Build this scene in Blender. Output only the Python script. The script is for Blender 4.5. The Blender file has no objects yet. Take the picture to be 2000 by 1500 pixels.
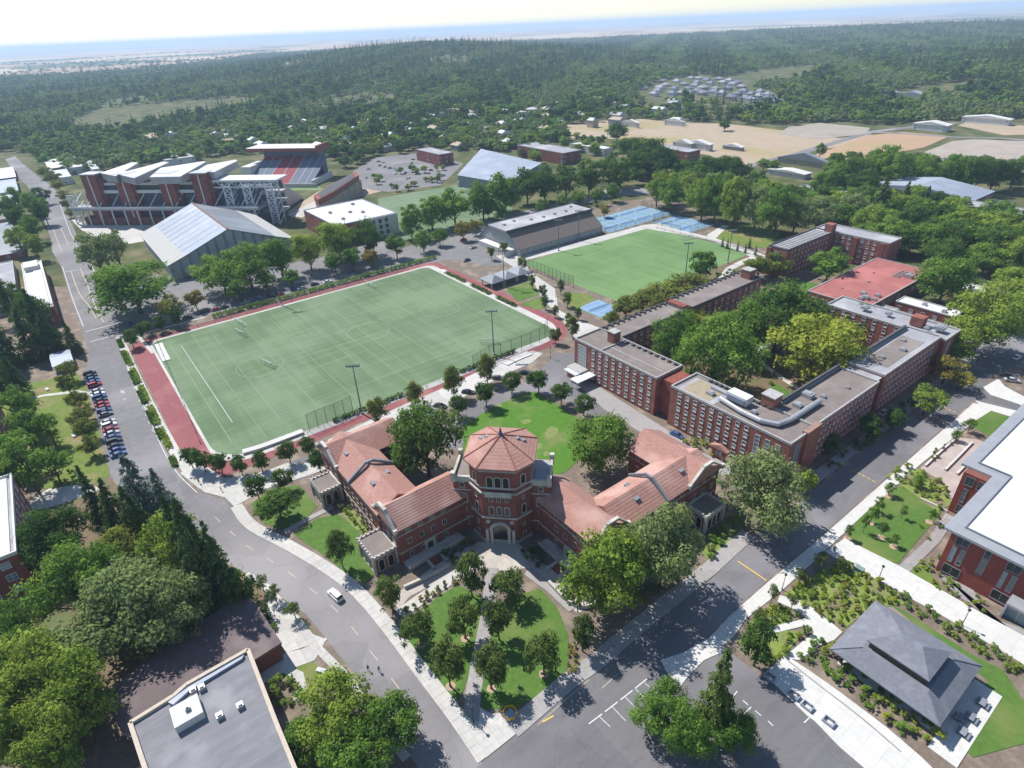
import bpy, bmesh, math, random
import numpy as np
from mathutils import Vector, Matrix
random.seed(7); rng = np.random.default_rng(11)
S = bpy.context.scene
COL = S.collection
R = math.radians
# ------------------------------------------------------------------ camera
CAM_H = 110.0; F_PX = 1181.0; PITCH = R(30.582); ROLL = R(-2.576); AZ = R(53.9)
def _axes():
    f0 = np.array([0, math.cos(PITCH), -math.sin(PITCH)]); x0 = np.array([1., 0, 0]); u0 = np.cross(x0, f0)
    x = math.cos(ROLL) * x0 + math.sin(ROLL) * u0; u = np.cross(x, f0)
    ex = np.array([math.cos(AZ), -math.sin(AZ), 0]); ey = np.array([math.sin(AZ), math.cos(AZ), 0])
    M = np.array([ex, ey, [0, 0, 1.]])
    return M @ x, M @ u, M @ f0
CX, CU, CF = _axes()
cam = bpy.data.cameras.new('camera'); camo = bpy.data.objects.new('camera', cam); COL.objects.link(camo)
camo.matrix_world = Matrix(((CX[0], CU[0], -CF[0], 0), (CX[1], CU[1], -CF[1], 0), (CX[2], CU[2], -CF[2], CAM_H), (0, 0, 0, 1)))
cam.sensor_fit = 'HORIZONTAL'; cam.sensor_width = 36; cam.lens = 36 * F_PX / 2000
cam.clip_start = 1; cam.clip_end = 120000
S.camera = camo
# ------------------------------------------------------------------ sky, sun, exposure
SUN_EL = R(52); SH_AZ = R(79)           # shadows run towards this azimuth (clockwise from +y)
W = bpy.data.worlds.new('World'); S.world = W; W.use_nodes = True
nt = W.node_tree; nt.nodes.clear()
sky = nt.nodes.new('ShaderNodeTexSky'); sky.sky_type = 'NISHITA'; sky.sun_disc = False
sky.sun_elevation = SUN_EL; sky.sun_rotation = SH_AZ + math.pi
sky.air_density = 1.0; sky.dust_density = 0.05; sky.ozone_density = 1.2; sky.altitude = 100
bg = nt.nodes.new('ShaderNodeBackground'); bg.inputs[1].default_value = 0.115
wo = nt.nodes.new('ShaderNodeOutputWorld')
nt.links.new(sky.outputs[0], bg.inputs[0]); nt.links.new(bg.outputs[0], wo.inputs[0])
sl = bpy.data.lights.new('sun', 'SUN'); sl.energy = 5.0; sl.angle = R(0.53); sl.color = (1, 0.96, 0.91)
so = bpy.data.objects.new('sun', sl); COL.objects.link(so); so.location = (0, 0, 300)
d = Vector((math.sin(SH_AZ) * math.cos(SUN_EL), math.cos(SH_AZ) * math.cos(SUN_EL), -math.sin(SUN_EL)))
so.rotation_euler = d.to_track_quat('-Z', 'Y').to_euler()
V = S.view_settings; V.view_transform = 'Standard'; V.look = 'None'; V.exposure = 0.38; V.gamma = 1; V.use_curve_mapping = False
S.render.engine = 'CYCLES'
C = S.cycles; C.max_bounces = 5; C.diffuse_bounces = 2; C.glossy_bounces = 2; C.transmission_bounces = 3; C.transparent_max_bounces = 4
C.volume_bounces = 2; C.use_denoising = True; C.sample_clamp_indirect = 4; C.caustics_reflective = False; C.caustics_refractive = False
# ------------------------------------------------------------------ pixel -> ground
def G(px, py, z=0.0):
    d = (px - 1000) * CX - (py - 750) * CU + F_PX * CF
    t = (z - CAM_H) / d[2]
    return np.array([d[0] * t, d[1] * t, z])
def P(w):
    w = np.array(w, float) - np.array([0, 0, CAM_H]); k = w @ CF
    return 1000 + F_PX * (w @ CX) / k, 750 - F_PX * (w @ CU) / k
def ppm(w):
    return F_PX / float((np.array(w, float) - np.array([0, 0, CAM_H])) @ CF)
def pp(s):
    return [tuple(map(float, t.split(','))) for t in s.split()]
def gp(s, z=0.0):
    return [tuple(G(a, b, z)[:2]) for a, b in (pp(s) if isinstance(s, str) else s)]
# ------------------------------------------------------------------ materials
MT = {}
def mat(name, c1, c2=None, scale=1.0, rough=0.85, detail=4, metal=0.0, bump=0.0, stretch=None, c3=None, spec=0.3, big=None):
    """two- or three-colour noise in world metres with optional fine relief"""
    if name in MT: return MT[name]
    m = bpy.data.materials.new(name); m.use_nodes = True; n = m.node_tree.nodes; l = m.node_tree.links
    b = n['Principled BSDF']; b.inputs['Roughness'].default_value = rough; b.inputs['Metallic'].default_value = metal
    b.inputs['Specular IOR Level'].default_value = spec
    if c2 is None: c2 = tuple(x * 0.82 for x in c1)
    geo = n.new('ShaderNodeNewGeometry')
    vec = geo.outputs['Position']
    if stretch:
        mp = n.new('ShaderNodeMapping'); mp.inputs['Scale'].default_value = stretch; l.new(vec, mp.inputs[0]); vec = mp.outputs[0]
    tx = n.new('ShaderNodeTexNoise'); tx.inputs['Scale'].default_value = scale; tx.inputs['Detail'].default_value = detail; tx.inputs['Roughness'].default_value = 0.65
    l.new(vec, tx.inputs['Vector'])
    cr = n.new('ShaderNodeValToRGB'); cr.color_ramp.elements[0].position = 0.32; cr.color_ramp.elements[1].position = 0.68
    cr.color_ramp.elements[0].color = (*c2, 1); cr.color_ramp.elements[1].color = (*c1, 1)
    l.new(tx.outputs[0], cr.inputs[0]); out = cr.outputs[0]
    if c3 is not None:
        t2 = n.new('ShaderNodeTexNoise'); t2.inputs['Scale'].default_value = big or scale * 0.13; t2.inputs['Detail'].default_value = 3
        l.new(geo.outputs['Position'], t2.inputs['Vector'])
        r2 = n.new('ShaderNodeValToRGB'); r2.color_ramp.elements[0].position = 0.5; r2.color_ramp.elements[1].position = 0.66
        l.new(t2.outputs[0], r2.inputs[0])
        mx = n.new('ShaderNodeMixRGB'); mx.inputs[2].default_value = (*c3, 1); l.new(r2.outputs[0], mx.inputs[0]); l.new(out, mx.inputs[1]); out = mx.outputs[0]
    l.new(out, b.inputs['Base Color'])
    if bump:
        bp = n.new('ShaderNodeBump'); bp.inputs['Strength'].default_value = bump; bp.inputs['Distance'].default_value = 0.1
        l.new(tx.outputs[0], bp.inputs['Height']); l.new(bp.outputs[0], b.inputs['Normal'])
    MT[name] = m
    return m
def brick_mat(name, c1, c2, mortar, bw=0.24, bh=0.08, stain=0.25):
    """brick courses on upright walls (the courses run along x+y, rows by height)"""
    m = bpy.data.materials.new(name); m.use_nodes = True; n = m.node_tree.nodes; l = m.node_tree.links
    b = n['Principled BSDF']; b.inputs['Roughness'].default_value = 0.9; b.inputs['Specular IOR Level'].default_value = 0.2
    geo = n.new('ShaderNodeNewGeometry'); sp = n.new('ShaderNodeSeparateXYZ'); l.new(geo.outputs['Position'], sp.inputs[0])
    ad = n.new('ShaderNodeMath'); l.new(sp.outputs[0], ad.inputs[0]); l.new(sp.outputs[1], ad.inputs[1])
    cb = n.new('ShaderNodeCombineXYZ'); l.new(ad.outputs[0], cb.inputs[0]); l.new(sp.outputs[2], cb.inputs[1])
    bt = n.new('ShaderNodeTexBrick'); bt.inputs['Scale'].default_value = 1; bt.inputs['Brick Width'].default_value = bw; bt.inputs['Row Height'].default_value = bh
    bt.inputs['Mortar Size'].default_value = 0.008; bt.inputs['Color1'].default_value = (*c1, 1); bt.inputs['Color2'].default_value = (*c2, 1); bt.inputs['Mortar'].default_value = (*mortar, 1)
    l.new(cb.outputs[0], bt.inputs['Vector'])
    tx = n.new('ShaderNodeTexNoise'); tx.inputs['Scale'].default_value = 0.35; tx.inputs['Detail'].default_value = 6; l.new(geo.outputs['Position'], tx.inputs['Vector'])
    mr = n.new('ShaderNodeMapRange'); mr.inputs[1].default_value = 0.3; mr.inputs[2].default_value = 0.7; mr.inputs[3].default_value = 1 - stain; mr.inputs[4].default_value = 1 + stain
    l.new(tx.outputs[0], mr.inputs[0])
    mx = n.new('ShaderNodeMixRGB'); mx.blend_type = 'MULTIPLY'; mx.inputs[0].default_value = 1; l.new(bt.outputs[0], mx.inputs[1]); l.new(mr.outputs[0], mx.inputs[2])
    l.new(mx.outputs[0], b.inputs['Base Color'])
    MT[name] = m
    return m
def tile_mat(name, c1, c2, c3):
    m = mat(name, c1, c2, scale=2.2, rough=0.85, c3=c3, big=0.12, spec=0.2); n = m.node_tree.nodes; l = m.node_tree.links
    geo = n.new('ShaderNodeNewGeometry'); w1 = n.new('ShaderNodeTexWave'); w1.inputs['Scale'].default_value = 0.8; w1.bands_direction = 'Z'; w1.inputs['Distortion'].default_value = 0.6
    l.new(geo.outputs['Position'], w1.inputs['Vector'])
    bp = n.new('ShaderNodeBump'); bp.inputs['Strength'].default_value = 0.35; bp.inputs['Distance'].default_value = 0.08
    l.new(w1.outputs['Fac'], bp.inputs['Height']); l.new(bp.outputs[0], n['Principled BSDF'].inputs['Normal'])
    return m
def glass_mat(name, c, rough=0.08):
    m = mat(name, c, tuple(x * 0.6 for x in c), scale=0.6, rough=rough, spec=0.8)
    return m
def slab_mat(name, c1, c2, size=1.6, joint=0.5, a=0.0):
    """cast concrete with saw-cut joints"""
    m = mat(name, c1, c2, scale=0.8, rough=0.9, detail=6, c3=tuple(x * 0.88 for x in c1), big=0.06, spec=0.2); n = m.node_tree.nodes; l = m.node_tree.links
    b = n['Principled BSDF']; src = b.inputs['Base Color'].links[0].from_socket
    geo = n.new('ShaderNodeNewGeometry'); mp = n.new('ShaderNodeMapping'); mp.inputs['Rotation'].default_value = (0, 0, a); l.new(geo.outputs['Position'], mp.inputs[0])
    bt = n.new('ShaderNodeTexBrick'); bt.offset = 0; bt.inputs['Scale'].default_value = 1; bt.inputs['Brick Width'].default_value = size; bt.inputs['Row Height'].default_value = size
    bt.inputs['Mortar Size'].default_value = 0.03; bt.inputs['Color1'].default_value = (1, 1, 1, 1); bt.inputs['Color2'].default_value = (.93, .93, .93, 1); bt.inputs['Mortar'].default_value = (joint, joint, joint, 1)
    l.new(mp.outputs[0], bt.inputs['Vector'])
    mx = n.new('ShaderNodeMixRGB'); mx.blend_type = 'MULTIPLY'; mx.inputs[0].default_value = 1; l.new(src, mx.inputs[1]); l.new(bt.outputs[0], mx.inputs[2]); l.new(mx.outputs[0], b.inputs['Base Color'])
    return m
def leaf_mat(name, a, b_, c, trans=0.42):
    a, b_, c = ((q[0] * 2.5, q[1] * 2.35, q[2] * 2.3) for q in (a, b_, c))
    m = bpy.data.materials.new(name); m.use_nodes = True; n = m.node_tree.nodes; l = m.node_tree.links; n.clear()
    o = n.new('ShaderNodeOutputMaterial'); df = n.new('ShaderNodeBsdfDiffuse'); tr = n.new('ShaderNodeBsdfTranslucent'); ms = n.new('ShaderNodeMixShader'); ms.inputs[0].default_value = trans
    oi = n.new('ShaderNodeObjectInfo'); cr = n.new('ShaderNodeValToRGB'); e = cr.color_ramp.elements
    e[0].color = (*a, 1); e[1].color = (*c, 1); k = e.new(0.5); k.color = (*b_, 1)
    at = n.new('ShaderNodeAttribute'); at.attribute_name = 'tone'
    mm = n.new('ShaderNodeMath'); mm.operation = 'MULTIPLY_ADD'; mm.inputs[1].default_value = 0.55; l.new(oi.outputs['Random'], mm.inputs[0])
    m2 = n.new('ShaderNodeMath'); m2.operation = 'MULTIPLY'; m2.inputs[1].default_value = 0.45; l.new(at.outputs['Fac'], m2.inputs[0]); l.new(m2.outputs[0], mm.inputs[2])
    l.new(mm.outputs[0], cr.inputs[0]); l.new(cr.outputs[0], df.inputs[0]); l.new(cr.outputs[0], tr.inputs[0])
    l.new(df.outputs[0], ms.inputs[1]); l.new(tr.outputs[0], ms.inputs[2]); l.new(ms.outputs[0], o.inputs[0])
    MT[name] = m
    return m
# ------------------------------------------------------------------ mesh helpers
class MB:
    def __init__(s): s.v = []; s.f = []; s.mi = []; s.cur = 0
    def add(s, vs, fs):
        k = len(s.v); s.v += [tuple(map(float, v)) for v in vs]; s.f += [tuple(i + k for i in f) for f in fs]; s.mi += [s.cur] * len(fs); return s
    def box(s, x0, x1, y0, y1, z0, z1):
        return s.add([(x0, y0, z0), (x1, y0, z0), (x1, y1, z0), (x0, y1, z0), (x0, y0, z1), (x1, y0, z1), (x1, y1, z1), (x0, y1, z1)],
                     [(0, 3, 2, 1), (4, 5, 6, 7), (0, 1, 5, 4), (1, 2, 6, 5), (2, 3, 7, 6), (3, 0, 4, 7)])
    def prism(s, poly, z0, z1):
        n = len(poly); a = sum(poly[i][0] * poly[(i + 1) % n][1] - poly[(i + 1) % n][0] * poly[i][1] for i in range(n))
        if a < 0: poly = poly[::-1]
        return s.add([(x, y, z0) for x, y in poly] + [(x, y, z1) for x, y in poly],
                     [tuple(range(n))[::-1], tuple(range(n, 2 * n))] + [(i, (i + 1) % n, n + (i + 1) % n, n + i) for i in range(n)])
    def sheet(s, poly, z):
        n = len(poly); a = sum(poly[i][0] * poly[(i + 1) % n][1] - poly[(i + 1) % n][0] * poly[i][1] for i in range(n))
        if a < 0: poly = poly[::-1]
        return s.add([(x, y, z) for x, y in poly], [tuple(range(n))])
    def bar(s, a, b, w, h=None):
        """square bar between two points"""
        a = Vector(a); b = Vector(b); h = h or w; t = (b - a); t.normalize(); up = Vector((0, 0, 1)) if abs(t.z) < .95 else Vector((1, 0, 0))
        x = t.cross(up); x.normalize(); y = x.cross(t); x *= w / 2; y *= h / 2
        return s.add([a - x - y, a + x - y, a + x + y, a - x + y, b - x - y, b + x - y, b + x + y, b - x + y],
                     [(0, 3, 2, 1), (4, 5, 6, 7), (0, 1, 5, 4), (1, 2, 6, 5), (2, 3, 7, 6), (3, 0, 4, 7)])
    def tube(s, pts, rs, n=8):
        k = len(pts); vs = []; fs = []
        for i, (p, r) in enumerate(zip(pts, rs)):
            p = Vector(p); t = Vector(pts[min(i + 1, k - 1)]) - Vector(pts[max(i - 1, 0)]); t.normalize()
            u = Vector((0, 0, 1)) if abs(t.z) < .9 else Vector((1, 0, 0)); x = t.cross(u); x.normalize(); y = x.cross(t)
            vs += [p + (x * math.cos(2 * math.pi * j / n) + y * math.sin(2 * math.pi * j / n)) * r for j in range(n)]
        for i in range(k - 1):
            fs += [(i * n + j, i * n + (j + 1) % n, (i + 1) * n + (j + 1) % n, (i + 1) * n + j) for j in range(n)]
        fs += [tuple(range(n))[::-1], tuple(range((k - 1) * n, k * n))]
        return s.add(vs, fs)
    def build(s, name, m, parent=None, smooth=False, T=None):
        me = bpy.data.meshes.new(name)
        o0 = Vector((0, 0, 0))
        if parent is not None:
            q = parent
            while q is not None: o0 += q.location; q = q.parent
        vs = s.v
        if T is not None: vs = [T(v) for v in vs]
        fs = s.f
        if T is not None and getattr(T, 'flip', False): fs = [f[::-1] for f in fs]
        me.from_pydata([(v[0] - o0.x, v[1] - o0.y, v[2] - o0.z) for v in vs], [], fs)
        for x in (m if isinstance(m, (list, tuple)) else [m]): me.materials.append(x)
        if any(s.mi): me.polygons.foreach_set('material_index', s.mi)
        if smooth: me.polygons.foreach_set('use_smooth', [True] * len(me.polygons))
        me.update()
        return link(bpy.data.objects.new(name, me), parent)
def link(o, parent=None):
    COL.objects.link(o)
    if parent is not None: o.parent = parent
    return o
def tag(o, label, cat, group=None):
    o['label'] = label; o['category'] = cat
    if group: o['group'] = group
    return o
def thing(name, label, cat, loc=(0, 0, 0), group=None):
    o = bpy.data.objects.new(name, None); o.empty_display_size = 0.5; COL.objects.link(o); o.location = loc
    return tag(o, label, cat, group)
def struct(o): o['kind'] = 'structure'; return o
def copy_tree(o, parent=None):
    c = o.copy(); COL.objects.link(c)
    if parent is not None: c.parent = parent
    for ch in list(o.children): copy_tree(ch, c)
    return c
def part(name, m, parent, fn, T=None):
    b = MB(); fn(b); return b.build(name, m, parent, T=T)
# ================================================================== materials in use
ASPH = mat('asphalt', (.175, .168, .172), (.14, .135, .139), scale=0.5, rough=.9, detail=8, c3=(.22, .21, .22), big=.03, stretch=(1, .25, 1), spec=.2)
ASPH2 = mat('old_asphalt', (.22, .21, .212), (.175, .168, .17), scale=0.4, rough=.92, detail=8, c3=(.28, .265, .265), big=.02, spec=.2)
CONC = slab_mat('concrete', (.56, .54, .5), (.47, .455, .43), 1.5, .72)
CONCW = slab_mat('pale_concrete', (.62, .61, .575), (.53, .52, .49), 3.0, .75)
CONCG = slab_mat('grey_pavement', (.36, .34, .33), (.3, .285, .28), 1.2, .75)
KERB = mat('kerb', (.5, .49, .47), scale=1)
LAWN = mat('lawn', (.1, .185, .035), (.065, .13, .025), scale=.9, detail=8, c3=(.14, .185, .05), big=.09, spec=.15)
LAWND = mat('dry_lawn', (.16, .215, .045), (.105, .155, .03), scale=.6, detail=8, c3=(.25, .2, .1), big=.1, spec=.15)
LAWNQ = mat('quad_lawn', (.085, .2, .022), (.065, .16, .018), scale=.5, detail=8, c3=(.17, .2, .065), big=.1, spec=.15)
SOIL = mat('mulch', (.2, .16, .125), (.14, .105, .08), scale=1.2, detail=8, c3=(.26, .21, .16), big=.2)
DUFF = mat('leaf_litter', (.2, .14, .085), (.12, .09, .05), scale=1.0, detail=8, c3=(.1, .13, .04), big=.15)
TAN = mat('dry_field', (.42, .33, .235), (.34, .265, .185), scale=.05, detail=9, stretch=(1, 3, 1), c3=(.33, .27, .13), big=.012)
TANG = mat('meadow', (.42, .33, .16), (.34, .275, .125), scale=.06, detail=9, stretch=(2, 1, 1), c3=(.24, .23, .09), big=.012)
ORANGE = mat('tilled_field', (.44, .285, .18), (.36, .24, .15), scale=.06, detail=9, stretch=(1, 4, 1), c3=(.36, .27, .14), big=.02)
TRACK = mat('red_track', (.27, .085, .09), (.22, .068, .075), scale=.8, detail=6, c3=(.3, .12, .11), big=.08)
PAINTW = mat('white_paint', (.72, .72, .7), (.5, .5, .5), scale=2.0, detail=8)
PAINTY = mat('yellow_paint', (.75, .5, .07), (.6, .4, .07), scale=2.0)
PAINTO = mat('orange_paint', (.6, .47, .33), (.48, .39, .28), scale=2.0)
COURT = mat('blue_court', (.19, .31, .46), (.165, .27, .41), scale=.6)
COURTG = mat('green_court', (.16, .3, .17), (.14, .27, .15), scale=.6)
def turf_mat(name, c1, c2, c3):
    m = bpy.data.materials.new(name); m.use_nodes = True; n = m.node_tree.nodes; l = m.node_tree.links
    b = n['Principled BSDF']; b.inputs['Roughness'].default_value = .9; b.inputs['Specular IOR Level'].default_value = .15
    geo = n.new('ShaderNodeNewGeometry')
    def noise(scale, st, det=6):
        mp = n.new('ShaderNodeMapping'); mp.inputs['Scale'].default_value = st; l.new(geo.outputs['Position'], mp.inputs[0])
        t = n.new('ShaderNodeTexNoise'); t.inputs['Scale'].default_value = scale; t.inputs['Detail'].default_value = det; l.new(mp.outputs[0], t.inputs['Vector']); return t.outputs[0]
    a = noise(1, (.55, .02, 1), 3); c = noise(1, (.02, .3, 1), 3); d_ = noise(.035, (1, 1, 1), 5)
    def mixf(x, y, k, op='ADD'):
        q = n.new('ShaderNodeMath'); q.operation = op; l.new(x, q.inputs[0])
        if y is None: q.inputs[1].default_value = k
        else: l.new(y, q.inputs[1])
        return q.outputs[0]
    s = mixf(mixf(a, None, .22, 'MULTIPLY'), mixf(c, None, .22, 'MULTIPLY'), 0)
    s = mixf(s, mixf(d_, None, .56, 'MULTIPLY'), 0)
    cr = n.new('ShaderNodeValToRGB'); e = cr.color_ramp.elements; e[0].position = .43; e[1].position = .57
    e[0].color = (*c2, 1); e[1].color = (*c1, 1); l.new(s, cr.inputs[0])
    t2 = noise(.02, (1, 1, 1), 4); r2 = n.new('ShaderNodeValToRGB'); r2.color_ramp.elements[0].position = .5; r2.color_ramp.elements[1].position = .7; l.new(t2, r2.inputs[0])
    mx = n.new('ShaderNodeMixRGB'); mx.inputs[2].default_value = (*c3, 1); l.new(mixf(r2.outputs[0], None, .55, 'MULTIPLY'), mx.inputs[0]); l.new(cr.outputs[0], mx.inputs[1])
    l.new(mx.outputs[0], b.inputs['Base Color']); MT[name] = m; return m
def wear(m, crack=.72, sc=.09):
    n = m.node_tree.nodes; l = m.node_tree.links; b = n['Principled BSDF']; src = b.inputs['Base Color'].links[0].from_socket; geo = n.new('ShaderNodeNewGeometry')
    wn = n.new('ShaderNodeTexNoise'); wn.inputs['Scale'].default_value = .25; wn.inputs['Detail'].default_value = 5; l.new(geo.outputs['Position'], wn.inputs['Vector'])
    av = n.new('ShaderNodeVectorMath'); av.operation = 'MULTIPLY_ADD'; av.inputs[1].default_value = (4, 4, 4); l.new(wn.outputs['Color'], av.inputs[0]); l.new(geo.outputs['Position'], av.inputs[2])
    vo = n.new('ShaderNodeTexVoronoi'); vo.feature = 'DISTANCE_TO_EDGE'; vo.inputs['Scale'].default_value = sc; l.new(av.outputs[0], vo.inputs['Vector'])
    r_ = n.new('ShaderNodeMapRange'); r_.inputs[1].default_value = 0; r_.inputs[2].default_value = .012; r_.inputs[3].default_value = crack; r_.inputs[4].default_value = 1; l.new(vo.outputs['Distance'], r_.inputs[0])
    v2 = n.new('ShaderNodeTexVoronoi'); v2.distance = 'CHEBYCHEV'; v2.inputs['Scale'].default_value = .055; l.new(geo.outputs['Position'], v2.inputs['Vector']); sp = n.new('ShaderNodeSeparateXYZ'); l.new(v2.outputs['Color'], sp.inputs[0])
    r2 = n.new('ShaderNodeMapRange'); r2.inputs[3].default_value = .9; r2.inputs[4].default_value = 1.08; l.new(sp.outputs[0], r2.inputs[0])
    m0 = n.new('ShaderNodeMath'); m0.operation = 'MULTIPLY'; l.new(r_.outputs[0], m0.inputs[0]); l.new(r2.outputs[0], m0.inputs[1])
    mx = n.new('ShaderNodeMixRGB'); mx.blend_type = 'MULTIPLY'; mx.inputs[0].default_value = 1; l.new(src, mx.inputs[1]); l.new(m0.outputs[0], mx.inputs[2]); l.new(mx.outputs[0], b.inputs['Base Color'])
wear(ASPH, .86); wear(ASPH2, .86); wear(CONCG, .8, .15); wear(CONC, .85, .12)
TURF = turf_mat('worn_turf', (.165, .225, .128), (.108, .165, .085), (.185, .24, .155))
TURF2 = turf_mat('green_turf', (.155, .255, .1), (.118, .2, .075), (.19, .265, .135))

# ================================================================== terrain
HILLS = [(-2250, 1300, 62, 950, 620, R(-28)), (-150, 1950, 46, 420, 620, 0), (-1500, 3900, 30, 1500, 900, 0), (250, 1250, 26, 220, 300, 0)]
def hh(x, y):
    x = np.asarray(x, float); y = np.asarray(y, float); z = np.zeros_like(x)
    for cx, cy, h, sx, sy, a in HILLS:
        dx, dy = x - cx, y - cy; u = dx * math.cos(a) + dy * math.sin(a); v = -dx * math.sin(a) + dy * math.cos(a)
        z += h * np.exp(-(u / sx) ** 2 - (v / sy) ** 2)
    r = np.hypot(x, y)
    return np.clip(z - 1.5, 0, None) * np.clip((r - 820) / 500, 0, 1)
def ground_mat():
    m = bpy.data.materials.new('countryside'); m.use_nodes = True; n = m.node_tree.nodes; l = m.node_tree.links
    b = n['Principled BSDF']; b.inputs['Roughness'].default_value = .95; b.inputs['Specular IOR Level'].default_value = .1
    geo = n.new('ShaderNodeNewGeometry')
    mp = n.new('ShaderNodeMapping'); mp.inputs['Scale'].default_value = (.0009, .0016, .001); mp.inputs['Rotation'].default_value = (0, 0, .3); l.new(geo.outputs['Position'], mp.inputs[0])
    vo = n.new('ShaderNodeTexVoronoi'); vo.distance = 'CHEBYCHEV'; vo.inputs['Scale'].default_value = 1; l.new(mp.outputs[0], vo.inputs['Vector'])
    cr = n.new('ShaderNodeValToRGB'); cr.color_ramp.interpolation = 'CONSTANT'; e = cr.color_ramp.elements
    e[0].color = (.42, .3, .2, 1); e[1].position = .85; e[1].color = (.1, .13, .06, 1)
    for p, c in ((.22, (.5, .38, .25)), (.4, (.34, .25, .17)), (.55, (.46, .3, .2)), (.7, (.55, .45, .3))):
        k = e.new(p); k.color = (*c, 1)
    sp = n.new('ShaderNodeSeparateXYZ'); l.new(vo.outputs['Color'], sp.inputs[0]); l.new(sp.outputs[0], cr.inputs[0])
    t = n.new('ShaderNodeTexNoise'); t.inputs['Scale'].default_value = .05; t.inputs['Detail'].default_value = 8; l.new(geo.outputs['Position'], t.inputs['Vector'])
    c2 = n.new('ShaderNodeValToRGB'); e = c2.color_ramp.elements; e[0].position = .35; e[0].color = (.06, .08, .03, 1); e[1].position = .7; e[1].color = (.19, .16, .09, 1); k = e.new(.5); k.color = (.1, .11, .045, 1)
    l.new(t.outputs[0], c2.inputs[0])
    ln = n.new('ShaderNodeVectorMath'); ln.operation = 'LENGTH'; l.new(geo.outputs['Position'], ln.inputs[0])
    mr = n.new('ShaderNodeMapRange'); mr.inputs[1].default_value = 2300; mr.inputs[2].default_value = 2600; l.new(ln.outputs['Value'], mr.inputs[0])
    mx = n.new('ShaderNodeMixRGB'); l.new(mr.outputs[0], mx.inputs[0]); l.new(c2.outputs[0], mx.inputs[1]); l.new(cr.outputs[0], mx.inputs[2]); l.new(mx.outputs[0], b.inputs['Base Color'])
    return m
rad = np.concatenate([[0, 60, 120, 200, 300, 420, 560, 700], np.arange(820, 3600, 90), np.geomspace(3700, 42000, 22)])
NA = 144; ang = np.linspace(0, 2 * np.pi, NA, endpoint=False)
gx = np.concatenate([[0]] + [r_ * np.cos(ang) for r_ in rad[1:]]); gy = np.concatenate([[0]] + [r_ * np.sin(ang) for r_ in rad[1:]])
gz = hh(gx, gy)
gv = list(zip(gx, gy, gz)); gf = [(0, 1 + j, 1 + (j + 1) % NA) for j in range(NA)]
for i in range(len(rad) - 2):
    a0 = 1 + i * NA; b0 = a0 + NA; gf += [(a0 + j, b0 + j, b0 + (j + 1) % NA, a0 + (j + 1) % NA) for j in range(NA)]
gb = MB(); gb.add(gv, gf); struct(gb.build('ground', ground_mat(), smooth=True))

# ================================================================== ground sheets; each kind has its own height so nothing is coplanar
def flat(name, m, s, z, poly=None, z0=-.05):
    b = MB(); b.prism(poly or gp(s), z0, z); return struct(b.build(name, m))
def offset_strip(pts, w):
    pts = [Vector(p) for p in pts]; L, Rr = [], []
    for i, p in enumerate(pts):
        t = pts[min(i + 1, len(pts) - 1)] - pts[max(i - 1, 0)]; t.normalize(); nrm = Vector((-t.y, t.x)) * w / 2
        L.append(tuple(p + nrm)); Rr.append(tuple(p - nrm))
    return L, Rr
def strip(name, m, s, w, z, z0=-.05):
    L, Rr = offset_strip(gp(s) if isinstance(s, str) else s, w); b = MB()
    b.prism(L + Rr[::-1], z0, z); return struct(b.build(name, m))
def resample(pts, step):
    out = [Vector(pts[0])]; acc = 0
    for a, c in zip(pts, pts[1:]):
        a, c = Vector(a), Vector(c); L = (c - a).length; t = step - acc
        while t < L: out.append(a + (c - a) * (t / L)); t += step
        acc = (acc + L) % step
    return out
def smooth(pts, it=2):
    for _ in range(it):
        q = [pts[0]]
        for a, c in zip(pts, pts[1:]):
            q += [tuple(np.array(a) * .75 + np.array(c) * .25), tuple(np.array(a) * .25 + np.array(c) * .75)]
        pts = q + [pts[-1]]
    return pts
def paved(name, m, s, w, z, step, base):
    """pavement with each slab its own piece on a darker bed"""
    pts = resample(smooth(gp(s)), step); L, Rr = offset_strip(pts, w); b = MB(); b.prism(L + Rr[::-1], -.05, z - .05); root = struct(b.build(name, base))
    for i in range(len(pts) - 1):
        q = []
        for A, k in ((L, 0), (Rr, 1)):
            a, c = Vector(A[i]), Vector(A[i + 1]); g_ = (c - a) * (.02 / max((c - a).length, .1)); e = (a + g_, c - g_); q += [e if k == 0 else e[::-1]]
        bb = MB(); bb.prism([tuple(v) for v in q[0] + q[1]], z - .06, z + rng.uniform(-.006, .006)); bb.build('slab', m, root)
    return root
# ---- campus base and dirt
flat('bare_soil', SOIL, "150,560 330,590 560,560 800,500 960,445 1180,400 1300,380 1420,440 1560,520 1830,640 1990,640 2300,640 2700,1100 2100,1620 500,1750 -500,1500 -300,900 -100,560", .012)
# ---- roads
streetL = pp("28,337 53,363 70,390 87,431 100,469 102,491 119,520 136,576 158,636 173,690 167,730 173,780 187,817 200,867 217,930 260,985 330,1040 420,1090 499,1130 537,1150 555,1171 597,1199 635,1245 674,1294 709,1339 765,1420 830,1520 900,1640")
streetR = pp("45,320 70,341 107,369 119,388 132,420 149,456 162,491 186,527 215,606 222,635 230,663 247,717 267,750 293,800 313,850 333,897 352,927 380,956 422,972 456,992 467,1017 494,1036 548,1063 618,1105 677,1147 712,1185 747,1227 782,1273 817,1322 852,1367 887,1413 955,1510 1040,1640")
flat('street', ASPH2, None, .02, gp(streetL + streetR[::-1]))
flat('side_street', ASPH2, "10,311 28,337 45,320 30,305", .022)
flat('parking_lane', ASPH2, "195,650 250,650 400,617 560,580 700,545 830,514 880,507 960,520 1000,512 985,490 960,445 1010,425 1110,408 1200,383 1290,378 1330,398 1310,370 1200,366 1090,395 950,432 900,452 800,480 740,500 600,535 480,565 330,588 205,600", .024)
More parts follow.
